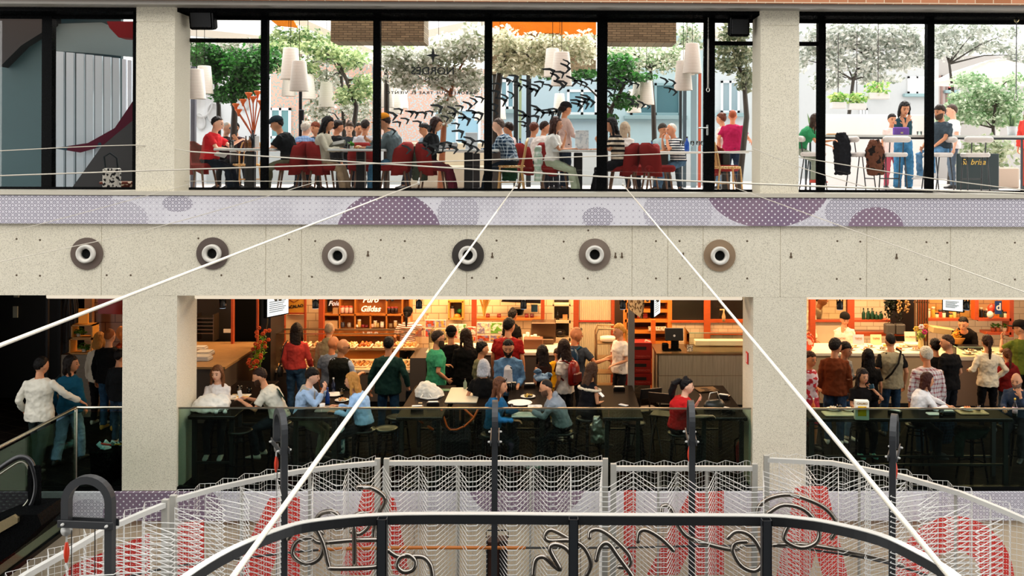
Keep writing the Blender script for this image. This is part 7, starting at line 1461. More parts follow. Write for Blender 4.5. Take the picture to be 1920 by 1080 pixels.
def rattan():
    t = thing('rattan_chair', (0, 0, 0), 0, 'rattan bistro chair', 'chair', 'rattan bistro chairs'); c = mat('#c69a5c', 'wood')
    obj('seat', M().lathe(0, 0, .43, [(.19, 0), (.23, .02), (.22, .04), (.001, .035)], 20), mat('#b98a4e', 'print', '#e3cfa4', a=40), t, smooth=True)
    for s in (-1, 1):
        obj('leg', M().tube([(s*.17, -.17, .43), (s*.2, -.2, .01)], .015, 8), c, t, smooth=True); obj('leg', M().tube([(s*.17, .17, .43), (s*.2, .22, .01)], .015, 8), c, t, smooth=True)
    obj('back_hoop', M().tube([(-.18, .17, .42), (-.2, .22, .65), (-.15, .25, .84), (0, .27, .9), (.15, .25, .84), (.2, .22, .65), (.18, .17, .42)], .015, 8), c, t, smooth=True)
    bp_ = M()
    for i in range(5): x = -.12+.06*i; bp_.tube([(x, .19, .44), (x*.9, .25, .84)], .008, 5)
    obj('back_canes', bp_, c, t); obj('cross_braces', M().tube([(-.19, -.18, .2), (.19, .2, .2)], .01, 6).tube([(.19, -.18, .2), (-.19, .2, .2)], .01, 6), c, t); return t
RT = rattan(); rtu = [0]
def low_table(px0, px1, Y, d, lab, topc='#d8dcd8', legc='#151719'):
    X0, X1 = WX(px0, Y, 285), WX(px1, Y, 285); t = thing('restaurant_table', ((X0+X1)/2, Y+d/2, UP), 0, lab, 'table', 'pale topped restaurant tables'); w = X1-X0
    obj('table_top', M().rbox(0, 0, .705, w, d, .035, .01), mat(topc, 'paint', rough=.25), t); obj('pedestal', M().rbox(0, 0, .35, .14, .14, .66, .02), mat(legc, 'paint'), t); obj('base', M().rbox(0, 0, .02, min(.5, w*.6), .45, .03, .02), mat(legc, 'paint'), t); return t
low_table(400, 512, 15.05, .75, 'pale table between the man in red and the man in black'); low_table(614, 722, 15.05, .75, 'pale table between the woman in beige and the man in the hat')
low_table(815, 935, 15.05, .75, 'pale table of the woman in leather jacket and the man in plaid'); low_table(1035, 1135, 15.05, .75, 'pale table between the woman in mint trousers and the striped woman')
low_table(1180, 1320, 16.9, .8, 'long pale table of the two older men'); low_table(1330, 1405, 16.2, .7, 'pale table behind the rattan chair at the door')
low_table(430, 480, 17.6, .7, 'far table behind the dark trunk'); low_table(560, 700, 17.2, .7, 'far table of the group of young people'); low_table(850, 930, 17.6, .7, 'far table with bottles behind the plaid shirt')
chair(372, 15.4, 80, 'red chair under the man in the red tee'); chair(548, 15.4, -80, 'red chair under the man in black at the left table'); chair(585, 16.0, 90, 'red chair with the back towards the woman in beige, left of her'); chair(608, 15.35, 90, 'red chair under the woman in the beige jacket')
chair(742, 15.4, -90, 'red chair under the man in the orange hat'); chair(812, 15.4, 90, 'red chair under the woman in leather jacket'); chair(996, 16.1, 90, 'red chair behind the long-haired woman in mint trousers'); chair(1040, 15.4, 90, 'red chair under the woman in mint trousers')
chair(1168, 15.4, -90, 'red chair under the woman with the striped top'); chair(1205, 16.0, -80, 'empty red chair behind the striped woman'); chair(1232, 15.2, 95, 'empty red chair facing right before the older men'); chair(683, 16.2, 180, 'red chair seen under the table of the woman in beige'); chair(1352, 16.4, 60, 'red orange chair behind the rattan chair by the door')
chair(958, 15.35, -90, 'rattan chair under the man in the plaid shirt', RT, rtu); chair(1362, 15.1, 100, 'rattan chair by the door, left of the right column', RT, rtu); chair(462, 16.6, 0, 'light wooden chair behind the left table', RT, rtu)
for (px, Y, z0, c, lab, w) in ((955, 15.55, .3, '#1f4a30', 'dark green jacket over the back of the rattan chair', .14), (788, 15.5, .2, '#56604f', 'olive grey coat over the chair of the woman in leather', .15), (1011, 15.3, .25, '#a9c4b0', 'white and green checked scarf over the red chair', .09)):
    m = M(); m.rings([m.ell((0, 0, .66), (w*.8, 0, 0), (0, .1, 0), 12), m.ell((0, 0, .5), (w, 0, 0), (0, .14, 0), 12), m.ell((0, 0, .1), (w*.85, 0, 0), (0, .12, 0), 12)]); o = organic('coat' if w > .1 else 'scarf', m.xf(Matrix.Translation((WX(px, Y, 300), Y, UP+.12))), mat(c, 'cloth' if w > .1 else 'plaid', '#f0f0ea' if w < .1 else None, a=10 if w < .1 else None), None, voxel=.013, disp=.05, dsize=.06); tag(o, lab, 'coat' if w > .1 else 'scarf')
# table things upstairs
UT = UP+.7225
def upat(px, Y): return Vector((WX(px, Y, 280), Y, UT))
def ubottle(px, Y, c, lab, h=.26, r=.035, z=None): return bottle(WX(px, Y, 270), Y, z or UT, h, r, c, lab)
ubottle(474, 15.35, '#16202a', 'tall dark bottle on the left upper table', .3, .045); ubottle(461, 15.25, '#5a3210', 'left brown beer bottle on the left upper table', .2, .028); ubottle(468, 15.25, '#6a3c12', 'right brown beer bottle on the left upper table', .2, .028)
mug(upat(434, 15.2)+Vector((0, 0, .07)), .04, .13, '#c4641a', 'amber beer glass in front of the man in the red tee', False); T1('menu_card', M().rbox(0, 0, .1, .07, .01, .2, .002).xf(Matrix.Translation(upat(482, 15.3))), mat('#e6e6e6'), 'white upright card on the left upper table', 'card')
ubottle(975, 17.8, '#1a4a9a', 'bright blue bottle beyond the plaid shirt', .24); ubottle(1288, 17.1, '#1b4fae', 'larger blue bottle on the long upper table', .27, .045); ubottle(1222, 17.2, '#1c4a86', 'smaller blue bottle between the older men’s plates', .2, .035)
def wine(px, Y, lab, z=None):
    t = thing('wine_glass', (WX(px, Y, 270), Y, z or UT), 0, lab, 'glass'); obj('bowl_and_stem', M().lathe(0, 0, 0, [(.035, 0), (.004, .01), (.004, .09), (.035, .13), (.036, .19), (.034, .19), (.03, .13), (.001, .1)], 14), mat('#f4f7f7', 'glass'), t, smooth=True)
for px, l in ((1278, 'wine glass left of the blue bottle'), (1298, 'wine glass right of the blue bottle'), (1309, 'second wine glass right of the blue bottle'), (1317, 'wine glass nearest the door mullion')): wine(px, 17.05, l)
T1('bread_plate', M().lathe(0, 0, 0, [(.05, 0), (.1, .02), (.05, .01)], 16).ball((0, 0, .03), (.06, .05, .03)).xf(Matrix.Translation(upat(672, 15.3))), mat('#c98f52', 'food', '#e8d2a8'), 'plate with a bread roll before the man in the hat', 'plate', smooth=True); glass_of(upat(652, 15.2), .035, .09, '#e9ebe8', 'clear glass by the open menu of the woman in beige')
potted(661, 0, 15.45, .035, .05, 'small green succulent on the table of the woman in beige', 71, '#cfd3d0', (.06, .06, .05), 30, ls=.07, z=UT)
T1('open_book', M().rbox(0, 0, .04, .3, .2, .05, .01, (R(20), R(-8), 0)).xf(Matrix.Translation(upat(840, 15.35))), mat('#16181c'), 'dark open menu held by the woman in leather jacket', 'book'); T1('ice_bucket', M().rbox(0, 0, .14, .2, .02, .28, .01).xf(Matrix.Translation(upat(884, 15.5))), mat('#c9cfd3', 'paint'), 'pale standing card holder on the table right of the leather jacket', 'card')
T1('white_menu', M().rbox(0, 0, .16, .22, .015, .32, .004, (R(-6), 0, 0)).xf(Matrix.Translation(upat(1091, 15.35))), mat('#e1e6e6', 'print', '#c3cdd2', a=20), 'tall pale standing menu between the two women at centre right', 'menu'); pm_ = bpy.data.objects['white_menu']; obj('foot', M().rbox(0, 0, .008, .24, .06, .016, .004).xf(Matrix.Translation(upat(1091, 15.33))), mat('#b5652a', 'wood'), pm_)
T1('open_menu', M().rbox(0, 0, .07, .28, .16, .06, .02, (R(25), R(-12), 0)).xf(Matrix.Translation(upat(631, 15.3))), mat('#4a4a38', 'plain'), 'olive folder held by the woman in beige', 'folder')
T1('napkin', M().rbox(0, 0, 0, .17, .16, .012, .01, (R(-20), R(15), R(30))).xf(Matrix.Translation((WX(410, 15.05), 15.12, UP+.62))), mat('#dcdedb', 'cloth'), 'white napkin on the lap of the man in red', 'napkin')
# bar counter outside right
Y = 17.3; xa, xb = WX(1440, Y, 250), WX(1990, Y, 250); t = thing('bar_counter', (xa, Y, UP), 0, 'long thin white bar counter along the right terrace', 'counter')
obj('counter_top', M().bb(0, xb-xa, 0, .4, 1.0, 1.045), mat('#d5dcd8', 'paint', rough=.3), t); obj('edge_rail', M().bb(0, xb-xa, -.015, .0, .965, 1.0), mat('#1a2226', 'paint'), t)
for px in (1512, 1520, 1545, 1918): obj('leg', M().bb(WX(px, Y)-xa-.015, WX(px, Y)-xa+.015, .05, .08, 0, 1.0), mat('#20343c', 'paint'), t)
def tstool():
    t = thing('terrace_stool', (0, 0, 0), 0, 'terrace bar stool with pale padded seat', 'stool', 'terrace bar stools with roll cushions'); c = mat('#23292c', 'paint'); pad = mat('#c9c5c0', 'cloth')
    obj('seat', M().rbox(0, 0, .68, .44, .38, .08, .07), pad, t)
    for sx in (-1, 1): obj('side_frame', M().tube([(sx*.18, -.2, .01), (sx*.17, -.12, .64), (sx*.17, .12, .64), (sx*.19, .2, .01)], .012, 6), c, t, smooth=True); 
    obj('back_post', M().tube([(-.12, .15, .64), (-.12, .19, .92)], .011, 6).tube([(.12, .15, .64), (.12, .19, .92)], .011, 6), c, t); obj('footrest', M().tube([(-.18, -.17, .25), (.18, -.17, .25)], .011, 6), c, t)
    m = M(); m.tube([(-.2, .19, .95), (.2, .19, .95)], .055, 12); obj('back_roll', m, pad, t, smooth=True); return t
TS = tstool(); tsu = [0]
for px, Y_, f, lab in ((1525, 16.75, 60, 'terrace stool under the person in green, behind the mullion'), (1614, 17.0, 100, 'empty terrace stool left of the standing woman’s coat'), (1674, 16.9, 180, 'terrace stool in front of the standing woman'), (1758, 16.85, -70, 'terrace stool under the man in the dark tee'), (1828, 16.8, 175, 'empty terrace stool right of the man in the dark tee')): chair(px, Y_, f, lab, TS, tsu)
for px, Y_, w, h, c, c2, lab in ((1640, 16.75, .17, .62, '#5c3a2a', '#1c1714', 'brown fur trimmed coat hanging from the empty stool'), (1578, 16.9, .16, .75, '#14171c', None, 'black coat draped over a stool beside the mullion')):
    m = M(); m.rings([m.ell((0, 0, .3+h), (w*.5, 0, 0), (0, .06, 0), 12), m.ell((0, 0, .25+h*.8), (w, 0, 0), (0, .1, 0), 12), m.ell((.02, 0, .3), (w*.9, 0, 0), (0, .1, 0), 12)]); o = organic('coat', m.xf(Matrix.Translation((WX(px, Y_, 300), Y_, UP+.02))), mat(c, 'print' if c2 else 'cloth', c2, a=9 if c2 else None), None, voxel=.013, disp=.06, dsize=.06); tag(o, lab, 'coat')
BT = UP+1.045
t = thing('purple_handbag', (WX(1690, 17.4, 240), 17.42, BT), 0, 'purple quilted handbag with gold clasp on the bar counter', 'bag'); obj('bag_body', M().rbox(0, 0, .07, .29, .09, .15, .03), mat('#6f4fa0', 'cloth'), t); obj('clasp', M().rbox(0, -.05, .04, .045, .01, .03, .008), mat('#d9c9a2', 'metal'), t)
wine(1764, 17.4, 'wine glass on the bar counter before the man in the dark tee', BT); glass_of(Vector((WX(1751, 17.4, 240), 17.4, BT)), .06, .08, None, 'wide low glass on the bar counter by the mullion'); glass_of(Vector((WX(1724, 17.4, 240), 17.4, BT)), .05, .07, None, 'low glass on the bar counter right of the purple bag')
T1('wood_board', M().rbox(0, 0, .012, .28, .16, .02, .04).xf(Matrix.Translation((WX(1566, 17.4, 245), 17.45, BT))), mat('#c98a3e', 'wood'), 'round wooden board lying on the bar counter', 'board')
def aloe(px, lab, seed, pc):
    rnd = random.Random(seed); t = thing('potted_plant', (WX(px, 17.45, 240), 17.48, BT), 0, lab, 'plant'); obj('pot', M().lathe(0, 0, 0, [(.07, 0), (.09, .17), (.08, .17), (.075, .14), (.001, .14)], 16), mat(pc), t, smooth=True)
    m = M()
    for i in range(14):
        a = rnd.random()*6.28; r = rnd.uniform(.03, .14); h = rnd.uniform(.14, .28); u = Vector((-math.sin(a), math.cos(a), 0))*.016; b = Vector((math.cos(a)*.03, math.sin(a)*.03, .14)); mid = b+Vector((math.cos(a)*r*.5, math.sin(a)*r*.5, h*.6)); tip = b+Vector((math.cos(a)*r, math.sin(a)*r, h))
        m.rings([[b-u, b+u, b+Vector((0, 0, .006))], [mid-u*1.1, mid+u*1.1, mid+Vector((0, 0, .008))], [tip-u*.1, tip+u*.1, tip+Vector((0, 0, .002))]])
    obj('leaves', m, mat('#2f5a3a', 'leaf', '#a9c48a'), t)
aloe(1522, 'spiky aloe in a grey pot on the bar counter by the right column', 5, '#aaa49c'); aloe(1899, 'spiky aloe in a white pot on the bar counter at far right', 6, '#c9cdd0')
ct = M(); 
for i in range(20): z = i*.05; ct.tube([(math.cos(a)*.012, 0, z+math.sin(a)*.03) for a in [2*math.pi*k/8 for k in range(8)]] if i % 2 else [(0, math.cos(a)*.012, z+math.sin(a)*.03) for a in [2*math.pi*k/8 for k in range(8)]], .004, 4, closed=True)
t = thing('steel_chain', (WX(1326, 14.05), 14.05, UZ(72, 14.05)), 0, 'steel chain with hanging rod in front of the door mullion', 'chain'); obj('chain_links', ct.xf(Matrix.Scale(.5, 4)), mat('#b9b6ae', 'metal'), t); obj('rod', M().tube([(0, 0, 0), (0, 0, -.72)], .014, 8), mat('#a9a69e', 'metal'), t, smooth=True); obj('eye_loop', M().tube([(math.cos(a)*.022, 0, -.75+math.sin(a)*.03) for a in [2*math.pi*k/12 for k in range(12)]], .006, 6, closed=True), mat('#c9c6be', 'metal'), t)
t = thing('steel_chain', (WX(1904, 14.05), 14.05, UZ(45, 14.05)), 0, 'rod with hook hanging in front of the far right pane', 'chain'); obj('rod', M().tube([(0, 0, .1), (0, 0, -1.0)], .008, 6), mat('#7f7f80', 'metal'), t); obj('hook', M().tube([(math.cos(a)*.025, 0, -1.05+math.sin(a)*.05) for a in [2*math.pi*k/12 for k in range(12)]], .006, 6, closed=True), mat('#c9c6be', 'metal'), t); obj('shackle', M().tube([(math.cos(a)*.03, 0, .12+math.sin(a)*.05) for a in [2*math.pi*k/12 for k in range(12)]], .01, 6, closed=True), mat('#c9b98a', 'metal'), t)
T1('lever_lock', M().tube([(0, -.05, 0), (0, -.09, 0), (-.13, -.09, 0)], .011, 8).rbox(0, -.05, -.03, .03, .02, .16, .01).xf(Matrix.Translation((WX(1324, GY), GY-.01, gz(239)))), mat('#c9ccc9', 'metal'), 'steel lever handle on the door mullion', 'handle')
# ------------- lettering and bird marks stuck on the panes
DEC = mat('#101618', 'plain', rough=.8)
yd = GY-.006
def stuck(txt, px, py, h, lab, sp=1.0, wpx=None, bold=0):
    m = text_m(txt, 1.0, .003, mirror=True, spacing=sp, bold=bold); xs_ = [v[0] for v in m.v]; zs = [v[2] for v in m.v]; w0, h0 = max(xs_)-min(xs_), max(zs)-min(zs); cx_, cz_ = (max(xs_)+min(xs_))/2, (max(zs)+min(zs))/2
    s = GY/F_PX; X, Z = W(px, py, GY); sx, sz = wpx*s/w0, h*s/h0
    m.v = [((x-cx_)*sx+X, yd+y*.5, (z-cz_)*sz+Z) for x, y, z in m.v]; return T1('window_lettering', m, DEC, lab, 'lettering')
stuck('NORDÉS', 811, 131, 18, 'large mirrored brand lettering on the third pane', wpx=80, bold=.012); stuck('GIN', 810, 148, 6, 'small mirrored three-letter word under the large lettering', sp=1.5, wpx=26, bold=.02)
stuck('SABORES QUE TRAE EL VIENTO', 808, 174.5, 6.5, 'long mirrored slogan line on the third pane', sp=1.2, wpx=168, bold=.03)
X, Z = W(812, 104, GY); s_ = GY/F_PX
T1('star_emblem', M().prism([(X+math.cos(a)*r*s_, Z+math.sin(a)*r*s_) for a, r in [(k*math.pi/4+math.pi/2, 17 if k % 2 == 0 and k % 4 == 0 else (14 if k % 2 == 0 else 4)) for k in range(8)]], yd-.002, yd), DEC, 'four-pointed star emblem above the mirrored lettering', 'emblem')
def bird(m, px, py, s, rot, flip=1):
    a = [(-1, .72), (.2, .6), (1, .12), (.3, -.85), (.05, -.85), (.42, -.08), (.1, .22), (-1, .45)]
    c, sn = math.cos(rot), math.sin(rot); X, Z = W(px, py, GY); k = s*GY/F_PX
    m.prism([(X+(x*c-z*sn)*k, Z+(x*sn+z*c)*flip*k) for x, z in a], yd-.002, yd)
bl_ = [(735, 217), (748, 208), (768, 213), (776, 214), (760, 226), (792, 215), (806, 212), (783, 231), (800, 240), (735, 246), (862, 202), (877, 198), (888, 190), (900, 186), (884, 212), (848, 216), (872, 226), (897, 216), (893, 225), (855, 235), (762, 280), (795, 272), (800, 285), (812, 280), (825, 275), (838, 272), (850, 280), (866, 268), (880, 264), (876, 276), (890, 280), (900, 268), (745, 232), (820, 203), (835, 222), (848, 208), (866, 218), (860, 250),
       (1030, 135), (1040, 145), (1050, 139), (1060, 128), (1062, 118), (1072, 152), (1055, 157), (1048, 160), (1085, 155), (1095, 158), (1105, 152), (1028, 163), (1012, 157), (1000, 172), (1005, 165), (990, 168), (985, 156), (968, 158), (972, 164), (958, 178), (946, 183), (940, 190), (928, 175), (932, 160), (950, 152), (964, 146), (1003, 205), (1012, 212), (1026, 210), (1029, 216), (1038, 208), (1043, 214), (1002, 222), (1080, 192), (1090, 188), (1098, 184), (1082, 200), (1095, 196), (1106, 192), (980, 232), (985, 240), (978, 215), (984, 222), (925, 200), (927, 212),
       (1155, 152), (1163, 158), (1170, 150), (1178, 155), (1192, 160), (1245, 152), (1260, 155), (1252, 168), (1262, 172), (1182, 190), (1192, 198), (1202, 196), (1214, 200), (1140, 175), (1148, 170), (1120, 155)]
rn = random.Random(77)
for grp, lab, rng in (((712, 908), 'third pane', 0), ((921, 1118), 'fourth pane', 1), ((1118, 1320), 'fifth pane', 2)):
    t = thing('window_decal', (0, 0, 0), 0, 'flock of dark chevron bird marks printed on the '+lab, 'window decal')
    for px, py in bl_:
        if grp[0] <= px <= grp[1]: m = M(); bird(m, px, py, rn.uniform(8, 12.5)*(.75 if rng == 2 else 1), rn.uniform(-.25, .3), 1); obj('bird_mark', m, DEC, t)
# ------------------------------------------------------------------ people of the upper floor
def U(lab, px, Y, face, hy, **k): return person(lab, px, Y, face, hy=hy, floor=UP, vox=.011, **k)
U('man in red tee reaching over the table beside the left upper column', 408, 15.4, 88, 222, pose='sit', hair='short', hc='#1c1512', top='#c8252c', sl='s', bot='#16202c', skin='l', lean=12, L=(-.05, .44, -.08), Rr=(.0, .4, -.25), hp=14, w=1.12, shoes='#1a1a1a')
U('bearded man with glasses in dark shirt facing forward behind the beers', 440, 18.1, -15, 234, pose='sit', hair='short', hc='#15100e', beard='#1a1310', glasses='face', top='#3a2028', sl='l', bot='#1a1a1a', skin='m', Rr=(-.05, .25, -.1), L=(.05, .28, -.02))
U('bald person behind the shoulder of the man in red', 426, 18.3, 70, 240, pose='sit', hair='buzz', hc='#c9c2b8', top='#14161a', sl='l', skin='l')
U('man in black tee and dark cap leaning left over the left table', 519, 15.4, -85, 219, pose='sit', hair='short', hc='#1b1513', cap='#20303a', top='#101417', sl='s', bot='#6f7058', skin='m', lean=24, hp=16, L='table', Rr='table', w=1.2)
U('grey-haired man in blue checked shirt with back turned', 574, 17.3, 160, 231, pose='sit', hair='kid', hc='#b9b3a8', top='#7d99bf', tk='plaid', tc2='#5a78a3', sl='l', bot='#333333', skin='l', lean=16, w=1.15, L='table', Rr='table')
U('reddish-haired person with face half hidden beside the blue shirt', 591, 18.0, -30, 237, pose='sit', fem=True, hair='kid', hc='#6a3018', top='#3f4a5a', sl='l', skin='m')
U('woman with dark ponytail, beige jacket and tan skirt reading a menu', 615, 15.3, 84, 225, pose='sit', fem=True, hair='long', hc='#0f0c0c', top='#c9c3ae', sl='l', bot='#9a8468', skin='m', lean=8, hp=18, L=(-.08, .36, -.24), Rr=(-.06, .36, -.24), shoes='#8a8a7a', hem=-.05)
U('dark-haired man seen from the side behind the beige jacket', 634, 17.0, 120, 231, pose='sit', hair='kid', hc='#1a1210', top='#14171b', sl='l', skin='m')
U('young man in dark hoodie facing forward in the middle of the group', 655, 17.9, 10, 229, pose='sit', hair='kid', hc='#3a281c', top='#2c3238', sl='l', hood=True, skin='l', w=1.0)
U('person with dark hair low behind the white tee', 673, 18.4, 30, 246, pose='sit', hair='short', hc='#1a1412', top='#5a2226', sl='s', skin='m', H=1.55)
U('short-haired man in white tee with back turned at the far table', 685, 16.7, 178, 228, pose='sit', hair='short', hc='#2a2320', top='#cfd4dc', sl='s', skin='m', bot='#222222')
U('man in orange cap and grey-blue overshirt bent over the table', 719, 15.35, -85, 214, pose='sit', hair='kid', hc='#2a1a12', cap='#d98a20', top='#5e6c70', sl='l', bot='#3a6682', bk='denim', skin='m', lean=20, hp=20, L='table', Rr=(-.08, .35, -.1), w=1.15, hem=-.06, shoes='#5a8ab0')
U('woman in black leather jacket and dark red trousers reading', 818, 15.3, 86, 229, pose='sit', fem=True, hair='bob', hc='#2c1610', top='#121416', sl='l', bot='#5c1c2a', skin='m', lean=10, hp=18, L=(-.1, .3, -.22), Rr=(-.08, .3, -.24), shoes='#2a1a14')
U('dark-haired person far behind the leather jacket', 795, 18.3, -60, 243, pose='sit', hair='kid', hc='#1a1412', top='#8aa0b0', sl='s', skin='m')
U('man in blue and white plaid shirt leaning left on the rattan chair', 934, 15.4, -95, 222, pose='sit', hair='short', hc='#5a4a40', top='#22384e', tk='plaid', tc2='#b9c9d3', ta=18, sl='l', bot='#15212e', skin='l', lean=22, L='table', Rr='table', w=1.15, shoes='#8fa6bc')
U('person with dark hair beyond the plaid shirt', 953, 17.6, -110, 240, pose='sit', hair='kid', hc='#2a1c16', top='#e1d0d0', sl='s', skin='m')
U('man in white shirt seen from behind in the centre', 1022, 16.6, 150, 229, pose='sit', hair='short', hc='#2a1a12', top='#ddd6d0', sl='l', bot='#25282e', skin='m', lean=14, w=1.15, hyaw=-40)
U('person with brown hair behind the white shirt', 1002, 17.6, 140, 237, pose='sit', fem=True, hair='kid', hc='#5a2c1a', top='#b8c0c8', sl='s', skin='m')
U('woman with very long brown hair, white tee and mint trousers', 1043, 15.25, 80, 229, pose='sit', fem=True, hair='long', hc='#40241a', top='#e6e4dc', sl='s', bot='#a9b59a', skin='m', lean=6, L=(-.12, .22, .0), Rr=(-.06, .38, -.22), shoes='#e9e9e6')
U('waitress with dark cap and ponytail in beige top serving', 1061, 17.6, 120, 192, fem=True, hair='pony', hc='#1a1210', cap='=#17181a', top='#c7b0a8', sl='l', bot='#17212e', bk='denim', skin='m', L=(.0, .42, -.3), Rr=(.05, .3, -.35))
U('woman with long black hair and black and cream striped top', 1146, 15.3, -80, 228, pose='sit', fem=True, hair='long', hc='#0c0a0a', top='#17171a', tk='stripe', tc2='#d9c9b0', ta=13, sl='s', bot='#121418', skin='m', lean=12, hp=14, L=(-.08, .32, -.08), Rr='table')
U('curly-haired person in pale ruffled blouse behind the striped woman', 1172, 17.2, 150, 238, pose='sit', fem=True, hair='wavy', hc='#a89a84', top='#d5d3cf', sl='l', skin='l', w=1.1)
U('older man in pale tee eating, facing the striped polo', 1243, 17.9, 30, 240, pose='sit', hair='kid', hc='#3a342f', top='#a9c9d3', sl='s', bot='#3a4650', skin='m', L='chin', Rr='table', w=1.1)
U('white-haired man in navy and white striped polo eating', 1259, 17.4, -75, 237, pose='sit', hair='buzz', hc='#d8d2c8', top='#1e2a3a', tk='stripe', tc2='#e8e8e6', ta=22, sl='s', bot='#4f6f8a', bk='denim', skin='#d69470', lean=14, L='chin', Rr=(-.1, .24, .02), w=1.15)
U('red-haired man in magenta tee with back turned behind the door pane', 1374, 18.0, 165, 206, hair='buzz', hc='#9a4a28', top='#b01c50', sl='s', bot='#26344a', bk='denim', skin='#d68a62', w=1.15, lean=6, L=(.1, .1, -.4), Rr=(.2, .3, -.3))
U('woman with tied hair left of the magenta tee', 1352, 18.6, -130, 222, fem=True, hair='bun', hc='#5a2e1c', top='#e0dcd6', sl='s', bot='#5a7a94', bk='denim', skin='m')
U('person in green top seated at the bar counter behind the mullion', 1530, 17.0, 60, 262, pose='stool', seat=.7, fem=True, hair='long', hc='#3a2a20', top='#2f8a58', sl='s', bot='#8f9a8a', skin='m', lean=38, L=(.0, .4, -.2), Rr=(.0, .4, -.3), shoes='#c84a3a')
U('woman with sunglasses on her head and dark crop top standing at the bar counter', 1696, 17.95, 0, 191, fem=True, hair='bob', hc='#15110f', glasses='head', top='#1f3f4a', sl='n', bot='#3f78a0', bk='denim', bt='wide', skin='m', L=(-.22, .2, -.06), Rr=(-.16, .2, -.02), hp=22, hem=.16)
U('woman partly hidden behind the standing woman', 1673, 19.2, 0, 214, fem=True, hair='bun', hc='#1c1412', top='#e3cfc8', sl='s', bot='#a84a5a', skin='m')
U('bearded man in dark tee and jeans seated at the terrace bar', 1762, 17.05, -65, 197, pose='stool', seat=.7, hair='kid', hc='#2a2019', beard='#4a3a2e', top='#3c4a54', sl='s', bot='#5a87ad', bk='denim', skin='m', L=(-.05, .32, -.4), Rr=(-.02, .3, -.42), w=1.15, hp=10, shoes='#d9d9d6', feet=((.2, .42, .35), (-.2, .3, .3)))
U('person in white tee behind the man in the dark tee', 1784, 19.5, -100, 196, hair='short', hc='#4a3a30', top='#f0f0f0', sl='s', bot='#5a6a7a', skin='l')
U('person in coral red top at the right edge of the terrace', 1932, 18.8, -40, 192, fem=True, hair='bob', hc='#7a3a28', top='#d9463c', sl='l', bot='#b04a3a', skin='#e09070')
flush()
# ------------------------------------------------------------------ suspended wire net, posts, rings and ropes of the atrium
GAL = mat('#c4c3be', 'paint', rough=.4); WIRE = mat('#d6d5d1', 'paint', rough=.4); STEELP = mat('#a9a79f', 'paint', rough=.5)
def lift(px, py, z): return onfloor(px, py, z)
ZR = .78
segs = [[(20, 1098), (50, 1078), (118, 1040), (200, 992), (270, 962), (310, 946)],
        [(325, 938), (400, 917), (480, 899), (560, 884), (640, 874), (708, 868)],
        [(725, 868), (930, 868), (1135, 868)],
        [(1150, 878), (1280, 878), (1415, 878)],
        [(1437, 862), (1560, 868), (1690, 893), (1800, 925), (1880, 957), (1960, 992)]]
wheres = ['at the far left', 'left of centre', 'in the centre', 'right of centre', 'at the far right']
def resample(pts, step):
    out = [pts[0].copy()]; d = 0.0; nxt = step
    for a, b in zip(pts, pts[1:]):
        L = (b-a).length
        while d+L >= nxt: out.append(a.lerp(b, (nxt-d)/L)); nxt += step
        d += L
    return out
full = []
for s_i, (sg, wh) in enumerate(zip(segs, wheres)):
    P3 = [lift(x, y, ZR) for x, y in sg]; full += P3
    t = thing('net_frame', (0, 0, 0), 0, 'galvanised frame panel with pleated wire net, '+wh, 'frame')
    obj('top_rail', M().tube(P3, .028, 4, sq=True), GAL, t)
    ends = [P3[0], P3[-1]]
    pw = M()
    for e, nm_ in zip(ends, ('start', 'end')): obj('end_post', M().bb(e.x-.035, e.x+.035, e.y-.03, e.y+.03, -2.6, ZR+.06), STEELP, t)
    L = resample(P3, .045)
    nv = M(); fine = []
    for i, p in enumerate(L):
        a = L[max(i-1, 0)]; b = L[min(i+1, len(L)-1)]; tg_ = (b-a).normalized(); nr = Vector((tg_.y, -tg_.x, 0))
        if nr.y > 0: nr = -nr
        if nr.length < .1: nr = Vector((0, -1, 0))
        ph = (i % 6)/6; tri = 1-abs(ph*2-1); fine.append(p-nr*(.02+.13*tri))
    for p in fine[::1]: nv.tube([(p.x, p.y, ZR+.05), (p.x, p.y, -2.2)], .0026, 4, round_=False)
    for k in range(44): z = ZR+.055-k*.065; nv.tube([Vector((p.x, p.y, z)) for p in fine], .0024, 4, round_=False)
    obj('wire_mesh', nv, WIRE, t)
    mids = L[len(L)//3], L[2*len(L)//3]
    if s_i in (1, 2, 3, 4):
        for p in mids: obj('mullion', M().bb(p.x-.014, p.x+.014, p.y-.014, p.y+.014, -2.4, ZR), STEELP, t)
# inner pleated net: deep trapezoid folds
R_ = resample(full, .02); inner = []; step = 0; acc = []
per = .49; i = 0
cl = [0.0]
for a, b in zip(R_, R_[1:]): cl.append(cl[-1]+(b-a).length)
def at_len(s):
    s = max(0, min(cl[-1]-1e-6, s)); k = min(int(s/cl[-1]*(len(R_)-1)), len(R_)-2)
    while k > 0 and cl[k] > s: k -= 1
    while k < len(R_)-2 and cl[k+1] < s: k += 1
    f = (s-cl[k])/max(cl[k+1]-cl[k], 1e-6); p = R_[k].lerp(R_[k+1], f); k0, k1 = max(0, k-25), min(len(R_)-1, k+25); tg_ = (R_[k1]-R_[k0]).normalized()
    nr = Vector((tg_.y, -tg_.x, 0)); nr = -nr if nr.y > 0 else nr
    return p, nr
